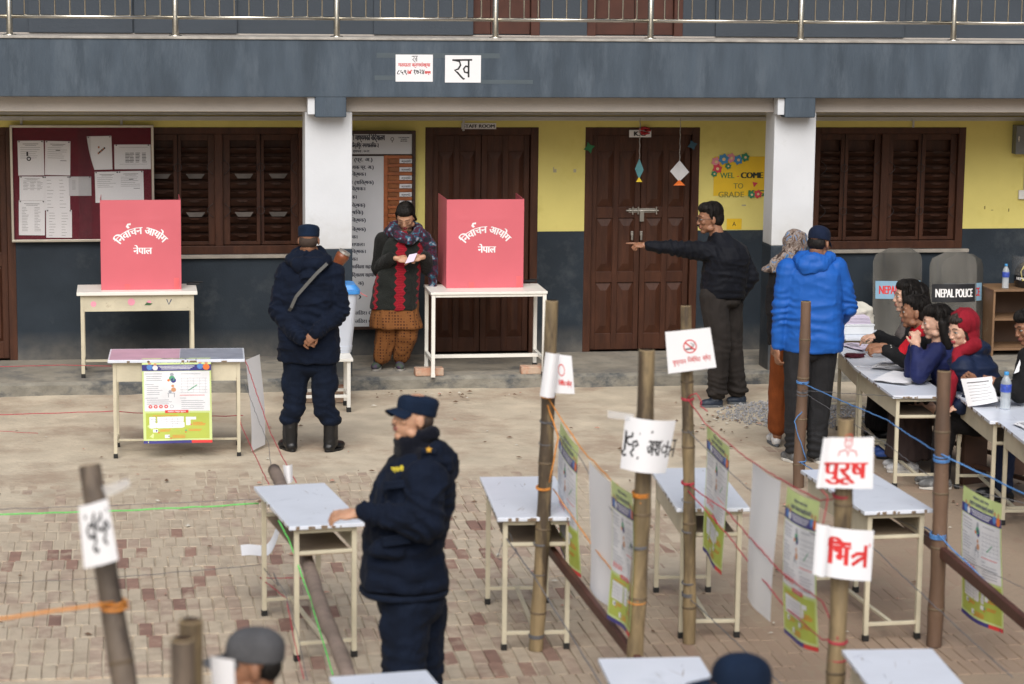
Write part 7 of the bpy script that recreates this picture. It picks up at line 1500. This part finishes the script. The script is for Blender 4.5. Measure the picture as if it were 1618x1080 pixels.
P.garment('jacket', [loft(tor)] + P.arm(sh1, e1, J(582, 810, -.22), (.108, .090, .054)) + P.arm(sh2, e2, w2, (.11, .09, .06)) + flap, navy, vox=.009, fold=.018, ffreq=6.5, stretch=(.9, .9, 1.2), cr=[(e1, (.7, 0, 1), .16, .010, .065), (J(600, 812, -.2), (1, 0, 0), .12, .007, .04), (J(640, 880, -.1), (0, 0, 1), .2, .008, .09), (J(690, 790, -.1), (.5, 0, 1), .13, .008, .06)])
P.garment('hem_band', [loft([(J(638, 936), .207, .212, 72), (J(638, 926), .209, .214, 72)])], navy2, fold=.004)
for (px_, py_, w_, h_, d_) in ((606, 772, .11, .035, -.215), (604, 862, .14, .045, -.235)):
    c_ = J(px_, py_, d_); fl_ = MB(); patch(fl_, lambda u, v, l: tuple(c_ + Vector((u, -.012 * math.cos(u * 12) - l - (.01 if v < .004 else 0), v + u * .12))), 0, 0, w_, h_, 0, .0, 8, 3); o_ = fl_.build('pocket_flap', navy2, P.t, smooth=True); so_ = o_.modifiers.new('t', 'SOLIDIFY'); so_.thickness = .006
P.garment('neck_gaiter', [loft([(J(662, 718), .105, .115, 72), (J(660, 704), .092, .11, 72), (J(658, 694), .086, .105, 72), (J(661, 687), .080, .098, 72)]), capsule(J(636, 712, -.02), J(668, 722, -.10), .04, .045), capsule(J(668, 722, -.10), J(692, 708, .0), .045, .045), capsule(J(640, 698, -.04), J(684, 682, -.06), .030, .036)], fleece, vox=.008, fold=.012, ffreq=14, fine=.004, seed=4)
P.garment('hood', [capsule(J(690, 712, -.10), J(706, 728, -.02), .05, .055), capsule(J(706, 728, -.02), J(700, 726, .14), .055, .05), ellipsoid(J(704, 742, .02), (.07, .12, .07)), capsule(J(680, 720, -.15), J(700, 735, -.10), .045, .05)], navy, fold=.016, ffreq=11, seed=5)
ys = mat('yellow_stitch', (.70, .58, .04), .6); mb = MB()
a_ = J(628, 743, -.222); f5 = lambda u, v, l: tuple(a_ + Vector((u * .95, -l - u * .30, v + u * .1)))
words(mb, 'प्रहरी', f5, 0, 0, .02, 0, width=.06, bold=.08, lay=.006); mb.build('chest_badge', ys, P.t)
b0 = J(678, 713, -.17); MB().box(b0.x - .035, b0.x + .035, b0.y - .03, b0.y + .03, b0.z - .006, b0.z + .012).build('epaulette', navy2, P.t, bevel=.004); star(b0.x, b0.z + .016, .016, 5, .5, b0.y - .036, b0.y - .028).build('rank_star', mat('gold_thread', (.65, .35, .04), .5), P.t)
for q, (h_, k_, a_) in enumerate(((hip1, k1, a1), (hip2, k2, a2))): P.garment('trouser_leg', [capsule(h_, k_, .125, .098), capsule(k_, a_, .098, .065)] + ([ellipsoid(J(650, 945), (.17, .19, .14)), ellipsoid(J(612, 990, -.12), (.04, .05, .09))] if q == 0 else []), navy2, fold=.012, stretch=(1, 1, 1.3), seed=q + 2, cr=[(k_, (0, 0, 1), .18, .008, .07)])
P.shoe(up(a1, 0) + Vector((.06, 0, 0)), up(a1, 0) + Vector((-.2, 0, 0)), leather, leather, boot=.1); P.shoe(up(a2, 0) + Vector((.06, 0, 0)), up(a2, 0) + Vector((-.2, 0, 0)), leather, leather, boot=.1)
# ---------------- 12, 13. two people at the bottom edge
def standing(label, D, px, py, h, sk_, seed, jm, tm_, pitch=0):
    P = Person(label, D, px, sk_, seed=seed); J = P.J; hc = J(px, py); nk = hc + Vector((.0, .0, -.15)); P.head(px, py, 0, h, pitch, neck=nk, vox=.0045)
    a = rad(180 - h); R = Vector((math.cos(a), math.sin(a), 0)); z = hc.z
    c = lambda zz: Vector((hc.x + .02 * math.sin(rad(h)), hc.y, zz)); sh = z - .24
    P.S.append(loft([(c(z - .80), .15, .10, h), (c(z - .5), .14, .10, h), (c(sh), .17, .09, h), (c(z - .17), .07, .06, h)]))
    G = [loft([(c(z - .85), .20, .14, h), (c(z - .55), .19, .14, h), (c(sh - .05), .20, .13, h), (c(sh + .04), .15, .10, h), (c(z - .15), .075, .07, h)])]
    for s_ in (-1, 1):
        s0 = c(sh) + R * .18 * s_; e0 = c(sh - .28) + R * .23 * s_; w0 = c(sh - .52) + R * .22 * s_; P.limb([s0, e0, w0], [.05, .04, .03]); G += P.arm(s0, e0, w0, (.07, .06, .045))
        h0 = c(z - .80) + R * .09 * s_; k0 = c((z - .8) * .52) + R * .10 * s_; a0 = c(.1) + R * .10 * s_; P.limb([h0, k0, a0], [.085, .06, .042]); P.garment('trouser_leg', [capsule(h0, k0, .11, .085), capsule(k0, a0, .085, .065)], tm_, vox=.014)
        fw = Vector((-math.sin(a), math.cos(a), 0)); P.shoe(up(a0, 0) - fw * .06, up(a0, 0) + fw * .2, leather, leather); P.hand(w0, Vector((0, 0, -1)), R * s_, int(-s_), curl=.4)
    P.finish(); P.garment('jacket', G, jm, vox=.012); return P
P = standing('man in a grey cap facing left at the bottom left edge', 7.95, 398, 1050, 80, sk2, 121, cloth('pale_blue_shirt', (.22, .27, .36)), dk)
P.hairdo([ellipsoid((0, -.05, .0), (.074, .055, .06))], base=False, m=hair_m); field_cap(P, cloth('grey_cap_cloth', (.085, .085, .09)), baseball=True, tilt=2)
P = standing('person in a navy cap seen at the bottom edge beside the white desk', 7.75, 1166, 1092, 100, sk2, 131, navy, navy2)
P.hairdo([ellipsoid((0, -.045, .0), (.074, .058, .06))], base=False, m=hair_m); field_cap(P, navycap, baseball=True)
